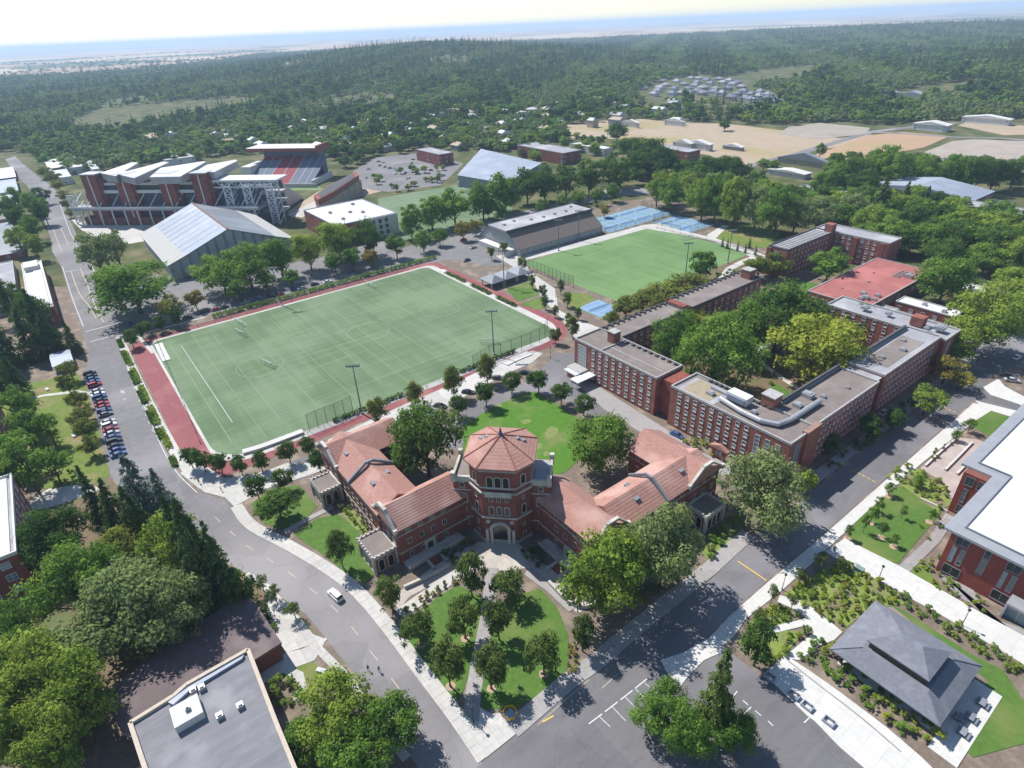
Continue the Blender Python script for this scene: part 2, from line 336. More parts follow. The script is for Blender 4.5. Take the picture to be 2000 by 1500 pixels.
roadL = pp("700,1700 900,1525 1050,1400 1168,1304 1319,1179 1389,1132 1470,1050 1604,947 1747,835 1860,737 1960,652 2060,570 2200,455")
roadR = pp("2300,500 2100,625 2030,680 1985,712 1925,745 1901,783 1612,1038 1498,1134 1425,1199 1378,1249 1405,1257 1582,1395 1660,1460 1900,1660")
flat('boulevard', ASPH, None, .026, gp(roadL + roadR))
flat('side_street', ASPH, "1925,745 1901,783 1985,806 2060,850 2200,900 2200,840 2060,800 1990,772", .03)
flat('lane', ASPH, "425,968 456,992 500,962 545,950 610,930 640,905 600,890 560,905 480,950", .028)
flat('drive', ASPH, "850,868 900,880 960,830 1010,795 1040,775 1085,770 1110,790 1150,810 1185,815 1190,790 1150,740 1120,712 1125,690 1085,690 1040,740 985,760 930,785 880,820", .03)
# ---- road markings
def dash_line(name, m, s, w, dash, gap, z, offs=0, parent=None):
    pts = smooth(gp(s)) if isinstance(s, str) else list(s); L = [0]
    for a, c in zip(pts, pts[1:]): L.append(L[-1] + math.hypot(c[0] - a[0], c[1] - a[1]))
    L = np.array(L); X = np.array(pts); t = offs; k = 0
    while t < L[-1] - .5:
        e = min(t + dash, L[-1]); ss = np.linspace(t, e, max(2, int((e - t) / 4) + 2))
        q = [(np.interp(v, L, X[:, 0]), np.interp(v, L, X[:, 1])) for v in ss]
        l1, r1 = offset_strip(q, w); b = MB(); b.sheet(l1 + r1[::-1], z); b.build(name, m, parent or MARK); t += dash + gap
MARK = struct(MB().sheet(offset_strip(gp("175,668 222,655"), .4)[0] + offset_strip(gp("175,668 222,655"), .4)[1][::-1], .034).build('road_marking', PAINTW))
dash_line('lane_dash', PAINTO, "420,1010 485,1070 505,1080 565,1118 620,1160 672,1205 722,1270 780,1345 850,1440 900,1530", .16, 3, 5.2, .036)
dash_line('edge_line', PAINTW, "236,680 255,735 280,790 303,845 326,895 350,930 385,962", .2, 200, 0, .036)
dash_line('lane_dash', PAINTW, "232,668 258,750 300,845", .14, 2, 4, .036)
dash_line('edge_line', PAINTW, "122,520 140,580 163,638", .25, 200, 0, .036)
dash_line('edge_line', PAINTW, "178,515 197,565 212,610", .25, 200, 0, .036)
dash_line('edge_line', PAINTW, "118,400 133,445 145,470 160,500", .25, 200, 0, .036)
for s in ("156,522 172,560 190,610 203,630", "139,530 147,555 158,580 175,597 187,620", "104,448 112,470 120,490", "118,445 126,460 133,478"):
    dash_line('centre_line', PAINTO, s, .3, 200, 0, .036)
dash_line('stop_line', PAINTW, "168,648 190,642 220,634 240,629", .5, 200, 0, .036)
dash_line('stop_line', PAINTW, "128,531 140,529 153,527", .4, 200, 0, .036)
for s in ("236,763 243,768", "243,763 236,768", "240,780 247,779"): dash_line('stencil_mark', PAINTW, s, .35, 200, 0, .037)
for s in ("1441,1096 1468,1114 1497,1134", "1664,918 1688,930 1712,943", "1825,788 1846,797 1868,806", "1081,1398 1060,1410"):
    dash_line('crosswise_line', PAINTY, s, .28, .9 if '166' in s or '182' in s else 200, .5, .036)
dash_line('centre_line', PAINTO, "1206,1316 1185,1336 1160,1358", .12, 4.5, 5, .036)
dash_line('centre_line', PAINTO, "1050,1416 1080,1389 1112,1360 1150,1328", .1, 200, 0, .037)
dash_line('bay_edge', PAINTW, "1150,1414 1195,1380 1240,1345 1271,1320", .2, 3.2, .7, .036)
for s in ("1241,1345 1270,1375", "1220,1360 1248,1390", "1195,1380 1222,1408", "1260,1335 1300,1368", "1170,1399 1192,1420"): dash_line('bay_line', PAINTW, s, .12, 200, 0, .037)
for s in ("1451,1368 1461,1377", "1475,1388 1486,1398", "1467,1381 1446,1402", "1440,1350 1437,1362 1420,1375", "1570,1412 1585,1398", "1500,1408 1510,1418"): dash_line('bay_line', PAINTW, s, .18, 200, 0, .037)
# ---- pavements: the slabs one can count near the camera
paved('pavement', CONC, "462,988 480,1018 505,1036 555,1060 622,1098 684,1140 722,1180 757,1222 792,1268 828,1317 864,1363 899,1409 960,1500", 3.0, .14, 3.0, KERB)
paved('pavement', CONC, "480,1123 515,1140 545,1175 590,1222 615,1262 650,1295 690,1340 730,1395 800,1490", 1.7, .14, 2.4, KERB)
WALKR = "1372,1260 1425,1204 1498,1139 1612,1043 1760,912 1901,788 1925,792 1940,800 1905,822 1800,905 1688,1004 1592,1095 1529,1152 1457,1209 1432,1245 1412,1262"
flat('pavement', CONCW, WALKR, .14)
flat('pavement', CONCW, "1905,783 1985,803 2070,850 2070,862 1985,818 1920,798", .15)
flat('pavement', CONCW, "1920,757 1950,740 1962,755 2000,775 2080,815 2080,830 1990,790 1935,772", .15)
flat('promenade', CONCW, "1612,1078 1649,1052 1700,1078 1754,1105 1850,1160 1922,1201 2000,1243 2150,1330 2150,1400 1995,1296 1850,1209 1730,1143 1661,1101 1630,1090", .155)
flat('plaza', CONCW, "1493,1318 1532,1279 1580,1310 1640,1352 1730,1420 1800,1480 1900,1580 1780,1580 1640,1460 1592,1410 1577,1399", .152)
dash_line('plaza_joint', CONCG, "1540,1292 1600,1340 1680,1400 1760,1470", .35, 200, 0, .156)
flat('plaza', CONCW, "1523,1163 1560,1173 1590,1190 1625,1218 1645,1235 1630,1250 1600,1262 1560,1290 1530,1285 1590,1235 1575,1222 1500,1240 1478,1232 1575,1208 1550,1190 1518,1176", .147)
flat('pavement', CONCW, "1290,1290 1335,1275 1378,1250 1405,1257 1420,1270 1375,1290 1345,1320 1330,1340 1305,1318", .145)
flat('path', CONCG, "1754,1107 1815,1050 1846,1003 1866,1012 1835,1060 1776,1118", .15)
flat('terrace', mat('paver_terrace', (.4, .34, .31), (.34, .29, .265), scale=1.2, c3=(.44, .38, .34), big=.2), "1797,915 1870,855 1905,858 1940,870 1905,960 1860,990 1850,950 1830,935", .13)
flat('pavement', CONCG, "1925,1205 1900,1150 1830,1112 1850,1150 1960,1225 2010,1260 2080,1310 2080,1280 1990,1225", .135)
# left side of the boulevard
strip('pavement', CONCG, "1000,1425 1110,1330 1160,1296 1240,1228 1330,1155 1385,1112 1462,1042", 3.6, .13)
strip('pavement', CONCG, "1590,935 1660,882 1735,825 1850,735 1950,650 2060,560", 3.2, .13)
# walk in front of the dormitory and field promenade
flat('walkway', CONCG, "1108,715 1125,725 1165,752 1200,775 1300,838 1360,880 1420,905 1440,925 1400,930 1330,890 1240,838 1180,800 1130,752", .1)
flat('walkway', CONC, "968,500 1000,495 1020,505 1035,530 1085,565 1090,605 1120,622 1170,640 1200,655 1165,668 1122,660 1095,620 1060,585 1040,548 1000,520", .1)
flat('walkway', CONC, "1160,465 1255,440 1290,436 1330,450 1395,465 1470,490 1510,505 1490,520 1455,495 1390,470 1330,458 1262,447 1170,473 1000,515 990,508", .09)
flat('walkway', CONC, "1380,460 1410,440 1425,440 1395,468", .095)
strip('walkway', CONC, "1480,500 1450,512 1425,525 1410,545", 4, .1)
# pavement beside the street and field
strip('pavement', CONC, "232,655 255,712 282,770 310,825 340,880 375,930 400,950", 3.0, .13)
flat('pavement', CONC, "352,925 385,900 440,935 480,930 520,920 560,905 610,905 640,900 650,912 600,930 520,955 458,990 440,972 400,962", .115)
strip('pavement', CONC, "300,690 268,655 330,638 400,620", 1.6, .12)
flat('path', CONC, "640,860 720,822 790,790 850,765 915,735 950,718 980,705 1040,685 1060,690 1040,708 990,730 925,765 870,795 830,812 760,840 660,885", .07)
flat('entrance_terrace', mat('stone_terrace', (.45, .41, .36), (.37, .33, .3), scale=1.2, c3=(.5, .46, .4), big=.2), "870,1090 935,1058 1010,1060 1060,1100 1120,1140 1150,1180 1130,1200 1075,1150 1030,1110 975,1115 920,1105 880,1125 800,1165 780,1190 760,1170", .06)
strip('path', CONCG, "961,1110 957,1160 950,1215 935,1290 925,1350 920,1410", 3.0, .13)
strip('path', CONC, "780,1200 830,1165 890,1125 930,1105", 3.0, .132)
strip('path', CONCG, "1030,1115 1075,1148 1120,1190", 2.6, .134)
strip('path', CONCG, "555,1040 600,1015 650,990", 1.6, .13)
flat('pavement', CONC, "900,1420 925,1375 960,1395 1010,1390 1050,1372 1075,1380 1000,1440 950,1480", .128)
flat('pavement', CONC, "500,1310 560,1275 590,1268 640,1245 615,1290 560,1310 500,1345", .12)
flat('pavement', CONC, "525,1165 545,1180 600,1235 640,1250 560,1275 520,1230", .122)
strip('path', CONC, "560,1308 585,1320 590,1345 575,1370", 1.8, .124)
strip('path', CONC, "0,768 40,782 90,772 150,765 180,770", 1.8, .1)
flat('pavement', CONC, "50,985 95,955 170,945 200,955 120,985 60,1000", .1)
# ---- lawns
flat('lawn', LAWN, "850,1170 893,1143 920,1155 945,1170 940,1230 925,1290 905,1350 880,1385 840,1320 800,1255 785,1235", .09)
flat('lawn', LAWN, "985,1175 1020,1160 1055,1150 1090,1190 1110,1240 1112,1300 1080,1345 1000,1385 945,1385 935,1355 948,1290 958,1225", .092)
flat('lawn', LAWN, "490,985 530,955 585,948 620,990 600,1010 550,1035 515,1022", .09)
flat('lawn', LAWN, "575,1045 620,1012 660,1005 700,1035 720,1075 735,1120 715,1140 690,1130 640,1090", .091)
flat('quad_lawn', LAWNQ, "905,865 900,840 940,808 985,785 1020,768 1045,765 1090,790 1130,820 1155,850 1130,900 1100,925 1000,930 900,890", .085)
flat('lawn', LAWND, "0,760 90,742 150,728 170,760 190,830 205,890 215,930 150,960 95,955 30,950 -60,980 -60,760", .08)
flat('lawn', LAWN, "990,565 1035,550 1055,575 1010,590", .083); flat('lawn', LAWN, "1012,595 1055,580 1070,600 1050,605", .084)
flat('lawn', LAWND, "1100,570 1150,575 1165,585 1125,605 1100,590", .082)
flat('lawn', LAWND, "1390,465 1412,440 1460,440 1525,455 1500,485 1470,483", .088)
flat('lawn', LAWN, "1480,785 1510,748 1555,768 1500,800", .086); flat('lawn', LAWN, "1440,660 1500,640 1500,680 1460,700", .086)
flat('lawn', LAWN, "1480,590 1550,545 1600,555 1590,600", .086)
flat('lawn', LAWND, "540,1280 575,1272 620,1300 640,1335 590,1350 560,1330", .087)
flat('lawn', LAWND, "620,1240 560,1175 545,1165 580,1205 630,1250", .089)
flat('lawn', LAWN, "1672,1020 1735,950 1765,952 1840,1000 1755,1100 1725,1095 1655,1052", .094)
flat('lawn', LAWN, "1888,825 1920,792 1985,812 1960,850 1935,855", .094)
flat('lawn', LAWN, "1725,1170 1800,1215 1900,1280 1960,1310 2000,1370 2010,1450 1900,1480 1850,1430 1930,1330 1890,1300", .094)
flat('lawn', LAWND, "1770,1120 1800,1100 1850,1160 1990,1250 1960,1250 1860,1180", .093)
flat('planting_bed', mat('bed_cover', (.22, .3, .05), (.14, .17, .05), scale=.9, detail=8, c3=(.2, .15, .11), big=.25), "1530,1160 1640,1095 1720,1135 1770,1180 1700,1190 1640,1235 1570,1185", .1)
flat('planting_bed', MT['bed_cover'], "1455,1240 1470,1210 1510,1180 1570,1205 1500,1232 1575,1232 1535,1275 1500,1300 1440,1255", .102)
flat('planting_bed', MT['bed_cover'], "1730,930 1770,905 1840,940 1860,985 1830,1000 1770,955", .1)
flat('planting_bed', MT['bed_cover'], "660,985 700,1000 720,1030 715,1045 690,1030 665,1000", .095)
flat('planting_bed', MT['bed_cover'], "1370,1080 1400,1030 1440,1000 1455,1025 1420,1060 1385,1095", .1)
for s in ("1068,838 1078,832 1092,838 1088,848 1074,858 1062,852", "1040,868 1056,864 1062,872 1046,880", "1015,822 1034,818 1040,824 1024,830", "962,792 976,788 984,792 972,798", "1060,885 1070,880 1074,888 1064,893"): flat('worn_patch', mat('bare_grass', (.22, .23, .09), (.14, .2, .05), scale=.9, detail=8), None, .088, smooth(gp(s) + gp(s)[:1], 2)[:-1])
flat('yard', ASPH2, "222,598 240,560 300,535 430,552 560,515 640,500 740,470 790,480 740,500 600,537 480,567 330,590", .016)
flat('courtyard', DUFF, "1290,700 1400,640 1480,600 1560,570 1680,640 1700,680 1600,740 1540,800 1470,790 1350,740", .06)
strip('path', CONC, "1560,760 1500,720 1470,690 1520,660", 2.0, .09)
flat('woodland_floor', DUFF, "50,985 170,950 215,935 330,1040 500,1130 520,1180 400,1200 200,1350 180,1480 -80,1480 -80,1000", .05)
flat('woodland_floor', DUFF, "1240,590 1390,500 1480,500 1470,535 1350,580 1230,640 1190,640", .05)
# ---- playing field with its track
def rrect(x0, x1, y0, y1, r, n=7):
    out = []
    for cx, cy, a0, rr in ((x1 - r[0], y0 + r[0], -90, r[0]), (x1 - r[1], y1 - r[1], 0, r[1]), (x0 + r[2], y1 - r[2], 90, r[2]), (x0 + r[3], y0 + r[3], 180, r[3])):
        out += [(cx + rr * math.cos(R(a0 + 90 * i / n)), cy + rr * math.sin(R(a0 + 90 * i / n))) for i in range(n + 1)]
    return out
flat('running_track', TRACK, None, .05, rrect(-285.5, -163.5, 6.5, 158.5, (10, 20, 8, 8)))
flat('pavement', CONC, None, .06, rrect(-281.2, -167.2, 13.6, 154.2, (12, 16, 5, 5)))
PF1 = flat('playing_field', TURF, None, .075, rrect(-279.5, -170.5, 14.5, 150.5, (12, 9, 4, 4)))
PF2 = flat('playing_field', TURF2, None, .076, [(-248.5, 191), (-173.5, 191), (-175, 293), (-247, 289)])
def fline(p, q, w=.22, m=PAINTW, z=.079):
    dash_line('field_line', m, [p, q], w, 999, 0, z, 0, PF1 if p[1] < 170 else PF2)
FLW = mat('faded_white_line', (.25, .33, .215), (.19, .265, .155), scale=.6, detail=6)
FLY = mat('faded_yellow_line', (.28, .3, .16), (.2, .255, .14), scale=.6, detail=6)
fline((-268, 24), (-192, 24), .14, PAINTW); fline((-272, 20.5), (-180, 20.5), .22, FLY)
for y in (37, 50, 62, 74, 88, 100, 113, 126, 138): fline((-270, y), (-182, y), .16, FLW)
for x in (-270, -258, -246, -234, -222, -210, -198, -186): fline((x, 26), (x, 142), .14, FLW if x % 24 else FLY)
for y in (30, 82, 134): fline((-276, y), (-175, y), .16, FLY)
for x, y in ((-226, 44), (-226, 90), (-226, 126), (-211, 240)):
    q = [(x + 9 * math.cos(a), y + 9 * math.sin(a)) for a in np.linspace(0, 2 * math.pi, 25)]
    dash_line('field_circle', FLW if y < 200 else FLY, q, .18, 999, 0, .081, 0, PF1 if y < 170 else PF2)
for y in (196, 215, 240, 265, 286): fline((-244, y), (-180, y), .18, FLY if y % 2 else FLW, .08)
for x in (-244, -180): fline((x, 196), (x, 286), .18, FLW, .0805)
NET = bpy.data.materials.new('mesh_net'); NET.use_nodes = True; n_ = NET.node_tree.nodes; l_ = NET.node_tree.links; n_.clear()
oo = n_.new('ShaderNodeOutputMaterial'); d1 = n_.new('ShaderNodeBsdfDiffuse'); d1.inputs[0].default_value = (.02, .05, .03, 1); t1 = n_.new('ShaderNodeBsdfTransparent'); m1 = n_.new('ShaderNodeMixShader'); m1.inputs[0].default_value = .22; l_.new(t1.outputs[0], m1.inputs[1]); l_.new(d1.outputs[0], m1.inputs[2]); l_.new(m1.outputs[0], oo.inputs[0])
# ---- courts
def court(x0, x1, y0, y1, nx, ny, name='tennis_court', base=COURTG):
    o = flat(name, base, None, .06, [(x0, y0), (x1, y0), (x1, y1), (x0, y1)])
    dx, dy = (x1 - x0) / nx, (y1 - y0) / ny
    for i in range(nx):
        for j in range(ny):
            cx, cy = x0 + (i + .5) * dx, y0 + (j + .5) * dy; a, c = dx * .47, dy * .46
            b = MB(); b.box(cx - a, cx + a, cy - c, cy + c, .02, .075); b.build('court', COURT, o)
            b = MB()
            for u in (-.8, .8): b.box(cx - a * .9, cx + a * .9, cy + u * c - .06, cy + u * c + .06, .07, .083)
            for u in (-.9, -.45, .45, .9): b.box(cx + u * a - .06, cx + u * a + .06, cy - c * .795, cy + c * .795, .07, .0828)
            b.build('court_lines', PAINTW, o)
            b = MB(); b.box(cx - .03, cx + .03, cy - c * .95, cy + c * .95, .07, 1.0); b.build('net', NET, o)
    return o
court(-283, -254, 264, 324, 2, 4)
court(-251, -221, 297, 322, 2, 2)
court(-185, -170, 172.5, 186.5, 1, 1, 'basketball_court', COURTG)
# ---- far open land
flat('meadow', TANG, "140,235 190,215 300,205 400,197 470,193 502,198 480,206 430,216 330,233 240,251 160,253", .1)
flat('dry_field', TAN, "1105,240 1250,232 1330,240 1420,242 1530,255 1640,270 1705,262 1640,287 1560,297 1460,327 1380,302 1290,292 1230,272 1110,270", .1)
flat('tilled_field', ORANGE, "1590,303 1700,264 1765,258 1855,266 1805,288 1740,300 1660,315 1600,318", .12)
flat('dry_field', TAN, "1870,245 1905,233 2000,236 2080,240 2080,262 1960,264", .1)
flat('gravel_yard', mat('gravel', (.4, .34, .28), (.3, .265, .23), scale=.06, detail=8), "1805,297 1860,276 1900,272 2000,276 2100,285 2100,335 1900,335 1830,318", .11)
flat('parking_lot', ASPH2, "690,335 730,308 800,300 850,302 905,320 890,335 860,362 760,375 730,372 690,362", .1)
flat('meadow', TANG, "1400,152 1480,140 1590,128 1596,135 1570,152 1500,160 1440,168", .3)
flat('meadow', TANG, "1690,196 1790,172 1900,158 1915,165 1850,185 1760,200", .3)
flat('meadow', TANG, "1480,150 1490,140 1570,132 1575,140", .35)
flat('yard', mat('pale_yard', (.37, .32, .26), (.28, .25, .21), scale=.05, detail=8), "1230,185 1290,160 1370,150 1440,165 1510,190 1560,195 1480,205 1420,200 1380,192 1250,195", .2)
flat('yard', MT['pale_yard'], "1520,262 1540,248 1600,240 1700,250 1690,262 1600,272", .2)
strip('country_road', ASPH2, "1400,340 1470,322 1560,300 1640,276 1700,258 1800,246 1870,240", 9, .14)
strip('country_road', ASPH2, "1700,258 1780,262 1860,268 1960,270 2080,280", 8, .145)
strip('country_road', ASPH2, "1415,182 1435,195 1450,205 1480,215", 8, .25)
flat('dirt_yard', TAN, "560,415 620,375 700,345 760,370 700,385 640,400 600,420", .09)
flat('practice_field', TURF, "738,388 765,383 900,360 1000,375 1000,420 950,440 800,470 770,465 765,430 740,405", .085)
flat('station_yard', CONC, "135,425 180,440 300,440 290,470 230,480 190,470 160,450", .08)
flat('concourse', CONC, "560,420 620,390 680,372 700,380 640,400 590,425", .095)
# ================================================================== trees
BARK = mat('bark', (.13, .1, .075), (.08, .06, .045), scale=3)
LEAF = {
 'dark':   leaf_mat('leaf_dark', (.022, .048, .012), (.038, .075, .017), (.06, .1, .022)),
 'mid':    leaf_mat('leaf_mid', (.04, .085, .016), (.065, .12, .022), (.1, .16, .03)),
 'bright': leaf_mat('leaf_bright', (.07, .112, .018), (.1, .148, .025), (.14, .182, .036)),
 'yellow': leaf_mat('leaf_yellow', (.1, .135, .02), (.135, .17, .026), (.175, .2, .038)),
 'grey':   leaf_mat('leaf_grey', (.065, .095, .035), (.095, .13, .05), (.125, .16, .065)),
 'olive':  leaf_mat('leaf_olive', (.055, .078, .018), (.08, .105, .024), (.115, .135, .032)),
 'street': leaf_mat('leaf_street', (.035, .062, .016), (.06, .092, .024), (.1, .125, .035)),
 'fir':    leaf_mat('leaf_fir', (.02, .04, .016), (.034, .06, .021), (.052, .08, .027), .2),
 'cedar':  leaf_mat('leaf_cedar', (.04, .062, .05), (.06, .085, .068), (.085, .11, .085), .1),
 'autumn': leaf_mat('leaf_autumn', (.1, .085, .02), (.13, .115, .025), (.12, .14, .035)),
}
def leaf_mesh(name, cen, nrm, size, tone, m):
    """one two-triangle leaf spray per point"""
    n = len(cen); a = rng.normal(size=(n, 3)); x = np.cross(nrm, a); x /= np.linalg.norm(x, axis=1)[:, None] + 1e-9; y = np.cross(nrm, x)
    sx = size[:, None] * rng.uniform(.7, 1.3, (n, 1)); sy = size[:, None] * rng.uniform(.5, 1.1, (n, 1)); bend = nrm * size[:, None] * .35
    v = np.stack([cen - x * sx, cen - y * sy + bend * .0, cen + x * sx, cen + y * sy], 1)
    v[:, 0] -= bend; v[:, 2] -= bend
    me = bpy.data.meshes.new(name); me.vertices.add(4 * n); me.vertices.foreach_set('co', v.reshape(-1))
    me.loops.add(4 * n); me.loops.foreach_set('vertex_index', np.arange(4 * n, dtype=np.int32)); me.polygons.add(n)
    me.polygons.foreach_set('loop_start', np.arange(0, 4 * n, 4, dtype=np.int32))
    at = me.attributes.new('tone', 'FLOAT', 'FACE'); at.data.foreach_set('value', tone.astype(np.float32))
    me.materials.append(m); me.update(calc_edges=True); me.validate(); return me
def lobes_broad(nl, flat_=.75, base=.3, spread=1.0):
    """lobe centres through a crown that fills z base..1, radius .5"""
    out = []
    while len(out) < nl:
        p = rng.uniform(-1, 1, 3); r = np.linalg.norm(p)
        if r > 1 or r < .35: continue
        if p[2] < -.55 and rng.random() < .45: continue
        out.append(p)
    L = np.array(out); zc = (1 + base) / 2; hz = (1 - base) / 2
    wob = 1 + .28 * np.sin(3 * np.arctan2(L[:, 1], L[:, 0]) + rng.uniform(0, 6)) * rng.uniform(.3, 1)
    L[:, 0] *= .38 * wob * spread; L[:, 1] *= .38 * wob * spread; L[:, 2] = zc + L[:, 2] * hz * .8
    rad = rng.uniform(.065, .18, nl)
    return L, rad
def crown(name, kind, nl=34, per=80, ls=.022, base=.3, m='mid', spread=1.0):
    if kind == 'fir':
        cs, ns, ss, ts = [], [], [], []
        whorls = nl
        for i in range(whorls):
            t = (i + .5) / whorls; z = base + (1 - base) * t; rr = .5 * (1 - t) ** .8 * rng.uniform(.75, 1.1)
            nb = max(4, int(11 * (1 - t) + 3))
            for k in range(nb):
                a = rng.uniform(0, 6.28); ro = rr * rng.uniform(.75, 1.1); q = max(3, int(per * (.3 + rr)))
                u = rng.uniform(.15, 1, q) ** .7
                c = np.stack([np.cos(a) * ro * u, np.sin(a) * ro * u, z - .35 * ro * u * u * .6 + rng.normal(0, .008, q)], 1) + rng.normal(0, .018, (q, 3)) * np.array([1, 1, .5])
                nr = np.stack([np.cos(a) * .5 + rng.normal(0, .4, q), np.sin(a) * .5 + rng.normal(0, .4, q), 1 + rng.normal(0, .35, q)], 1)
                cs.append(c); ns.append(nr); ss.append(np.full(q, ls) * rng.uniform(.8, 1.3, q)); ts.append(np.clip(rng.normal(.5, .2) + rng.normal(0, .12, q), 0, 1))
    else:
        L, rad = lobes_broad(nl, base=base, spread=spread); cs, ns, ss, ts = [], [], [], []
        for c, r_ in zip(L, rad):
            q = int(per * (r_ / .13) ** 2); d_ = rng.normal(size=(q, 3)); d_ /= np.linalg.norm(d_, axis=1)[:, None]
            d_[:, 2] = np.where(d_[:, 2] < -.3, -d_[:, 2] * .7, d_[:, 2])
            rr = r_ * rng.uniform(.6, 1.12, q)[:, None] * (1 + .18 * np.sin(7 * d_[:, :1] + 5 * d_[:, 1:2]))
            cs.append(c + d_ * rr * np.array([1.05, 1.05, .85])); nn = d_ + rng.normal(0, .38, (q, 3)); nn[:, 2] += .3; ns.append(nn)
            ss.append(np.full(q, ls) * rng.choice([.55, .8, 1.0, 1.3, 1.75], q) * rng.uniform(.85, 1.15, q)); ts.append(np.clip(rng.normal(.5, .32) + rng.normal(0, .18, q), 0, 1))
    cs, ns, ss, ts = (np.concatenate(x) for x in (cs, ns, ss, ts)); ns /= np.linalg.norm(ns, axis=1)[:, None] + 1e-9
    return leaf_mesh(name, cs, ns, ss, ts, LEAF[m])
def trunk_mesh(kind, base):
    b = MB()
    if kind == 'fir': b.tube([(0, 0, -.01), (0, 0, .3), (.004, 0, .7), (0, 0, .97)], [.022, .017, .01, .002], 7)
    else:
        b.tube([(0, 0, -.01), (.004, .003, base * .6), (.01, 0, base + .1), (.0, .01, base + .3), (0, 0, .8)], [.036, .026, .022, .013, .004], 8)
        for k in range(9):
            a = k * 2.4 + rng.uniform(-.3, .3); z = .1 + base * .5 + .05 * k; r_ = rng.uniform(.24, .4)
            b.tube([(0, 0, z), (math.cos(a) * r_ * .5, math.sin(a) * r_ * .5, z + .16), (math.cos(a) * r_, math.sin(a) * r_, min(.93, z + .33))], [.014, .01, .004], 5)
    me = bpy.data.meshes.new('trunk'); me.from_pydata(b.v, [], b.f); me.materials.append(BARK); me.polygons.foreach_set('use_smooth', [True] * len(me.polygons)); return me
# kinds: (shape, lobes, leaves per lobe, leaf size, crown base, spread)
KIND = {
 'big':    ('broad', 66, 165, .0138, .03, 1.16),
 'round':  ('broad', 40, 90, .022, .12, 1.1),
 'oval':   ('broad', 44, 90, .021, .02, 1.05),
 'airy':   ('broad', 28, 70, .022, .2, 1.1),
 'fir':    ('fir', 17, 30, .024, .03, 1),
 'bigfir': ('fir', 26, 60, .0165, .03, 1),
 'shrub':  ('broad', 16, 60, .035, .0, 1.05),
}
_cr = {}; _tk = {}
def crown_mesh(kind, m, v):
    k = (kind, m, v)
    if k not in _cr:
        sh, nl, per, ls, bs, sp_ = KIND[kind]; _cr[k] = crown('crown', sh, nl, per, ls, bs, m, sp_)
    return _cr[k]
def trunk_of(kind, v):
    k = (kind, v)
    if k not in _tk: _tk[k] = trunk_mesh(KIND[kind][0], KIND[kind][4])
    return _tk[k]
NV = {'big': 2, 'round': 3, 'oval': 2, 'airy': 2, 'fir': 2, 'bigfir': 2, 'shrub': 3}
TREES = []      # (x, y, crown radius) for keeping fillers clear
def tree_at(x, y, w, h, kind, m, label, group, cat='tree', name=None):
    v = random.randrange(NV[kind])
    nm = name or {'fir': 'conifer_tree', 'bigfir': 'conifer_tree', 'shrub': 'shrub'}.get(kind, 'broadleaf_tree')
    o = thing(nm, label, cat, (x, y, 0), group); a = random.uniform(0, 6.28)
    sx = w * random.uniform(.95, 1.07)
    parts_ = [('crown' if cat == 'tree' else 'foliage', crown_mesh(kind, m, v))]
    if kind != 'shrub': parts_.append(('trunk', trunk_of(kind, v)))
    for pn, me in parts_:
        c = bpy.data.objects.new(pn, me); COL.objects.link(c); c.parent = o; c.scale = (sx, sx, h); c.rotation_euler = (0, 0, a)
    TREES.append((x, y, w / 2)); return o
def tree_px(cx, top, base, w, kind, m, label, group, **k):
    """trunk stands on the ground at pixel (cx, base); the crown's size in metres follows from that distance"""
    g = G(cx, base); s = ppm((g[0], g[1], 5)); wm = w / s; e = math.atan2(CAM_H, math.hypot(g[0], g[1])); r_ = wm / 2
    if kind == 'big':       # no trunk shows: the crown itself spans top..base in the photograph
        H2 = (base - top) / 2 / s; a = math.sqrt(max((.5 * r_) ** 2, (H2 ** 2 - (r_ * math.sin(e)) ** 2))) / math.cos(e); a = min(max(a, .62 * r_), 1.5 * r_)
        g = G(cx, (top + base) / 2, a * 1.08); return tree_at(g[0], g[1], wm, a * 2.1, kind, m, label, group, **k)
    if 'fir' not in kind:
        wm *= 1.12; r_ *= 1.12
        want = (base - top) / s; lo, hi = .3, 60
        for _ in range(30):
            h = (lo + hi) / 2; v = .56 * h * math.cos(e) + math.sqrt((.44 * h * math.cos(e)) ** 2 + (r_ * math.sin(e)) ** 2)
            if v < want: lo = h
            else: hi = h
        return tree_at(g[0], g[1], wm, lo, kind, m, label, group, **k)
    lo, hi = .5, 60
    for _ in range(30):
        md = (lo + hi) / 2
        if P((g[0], g[1], md))[1] > top: lo = md
        else: hi = md
    return tree_at(g[0], g[1], wm, lo * .96, kind, m, label, group, **k)
def trees(s, kind, m, label, group, **k):
    labs = label.split('|')
    for i, t in enumerate(s.split()):
        a = list(map(float, t.split(','))); mm = m if isinstance(m, str) else random.choice(m)
        tree_px(*a, kind, mm, labs[i % len(labs)], group if len(labs) == 1 else None, **k)
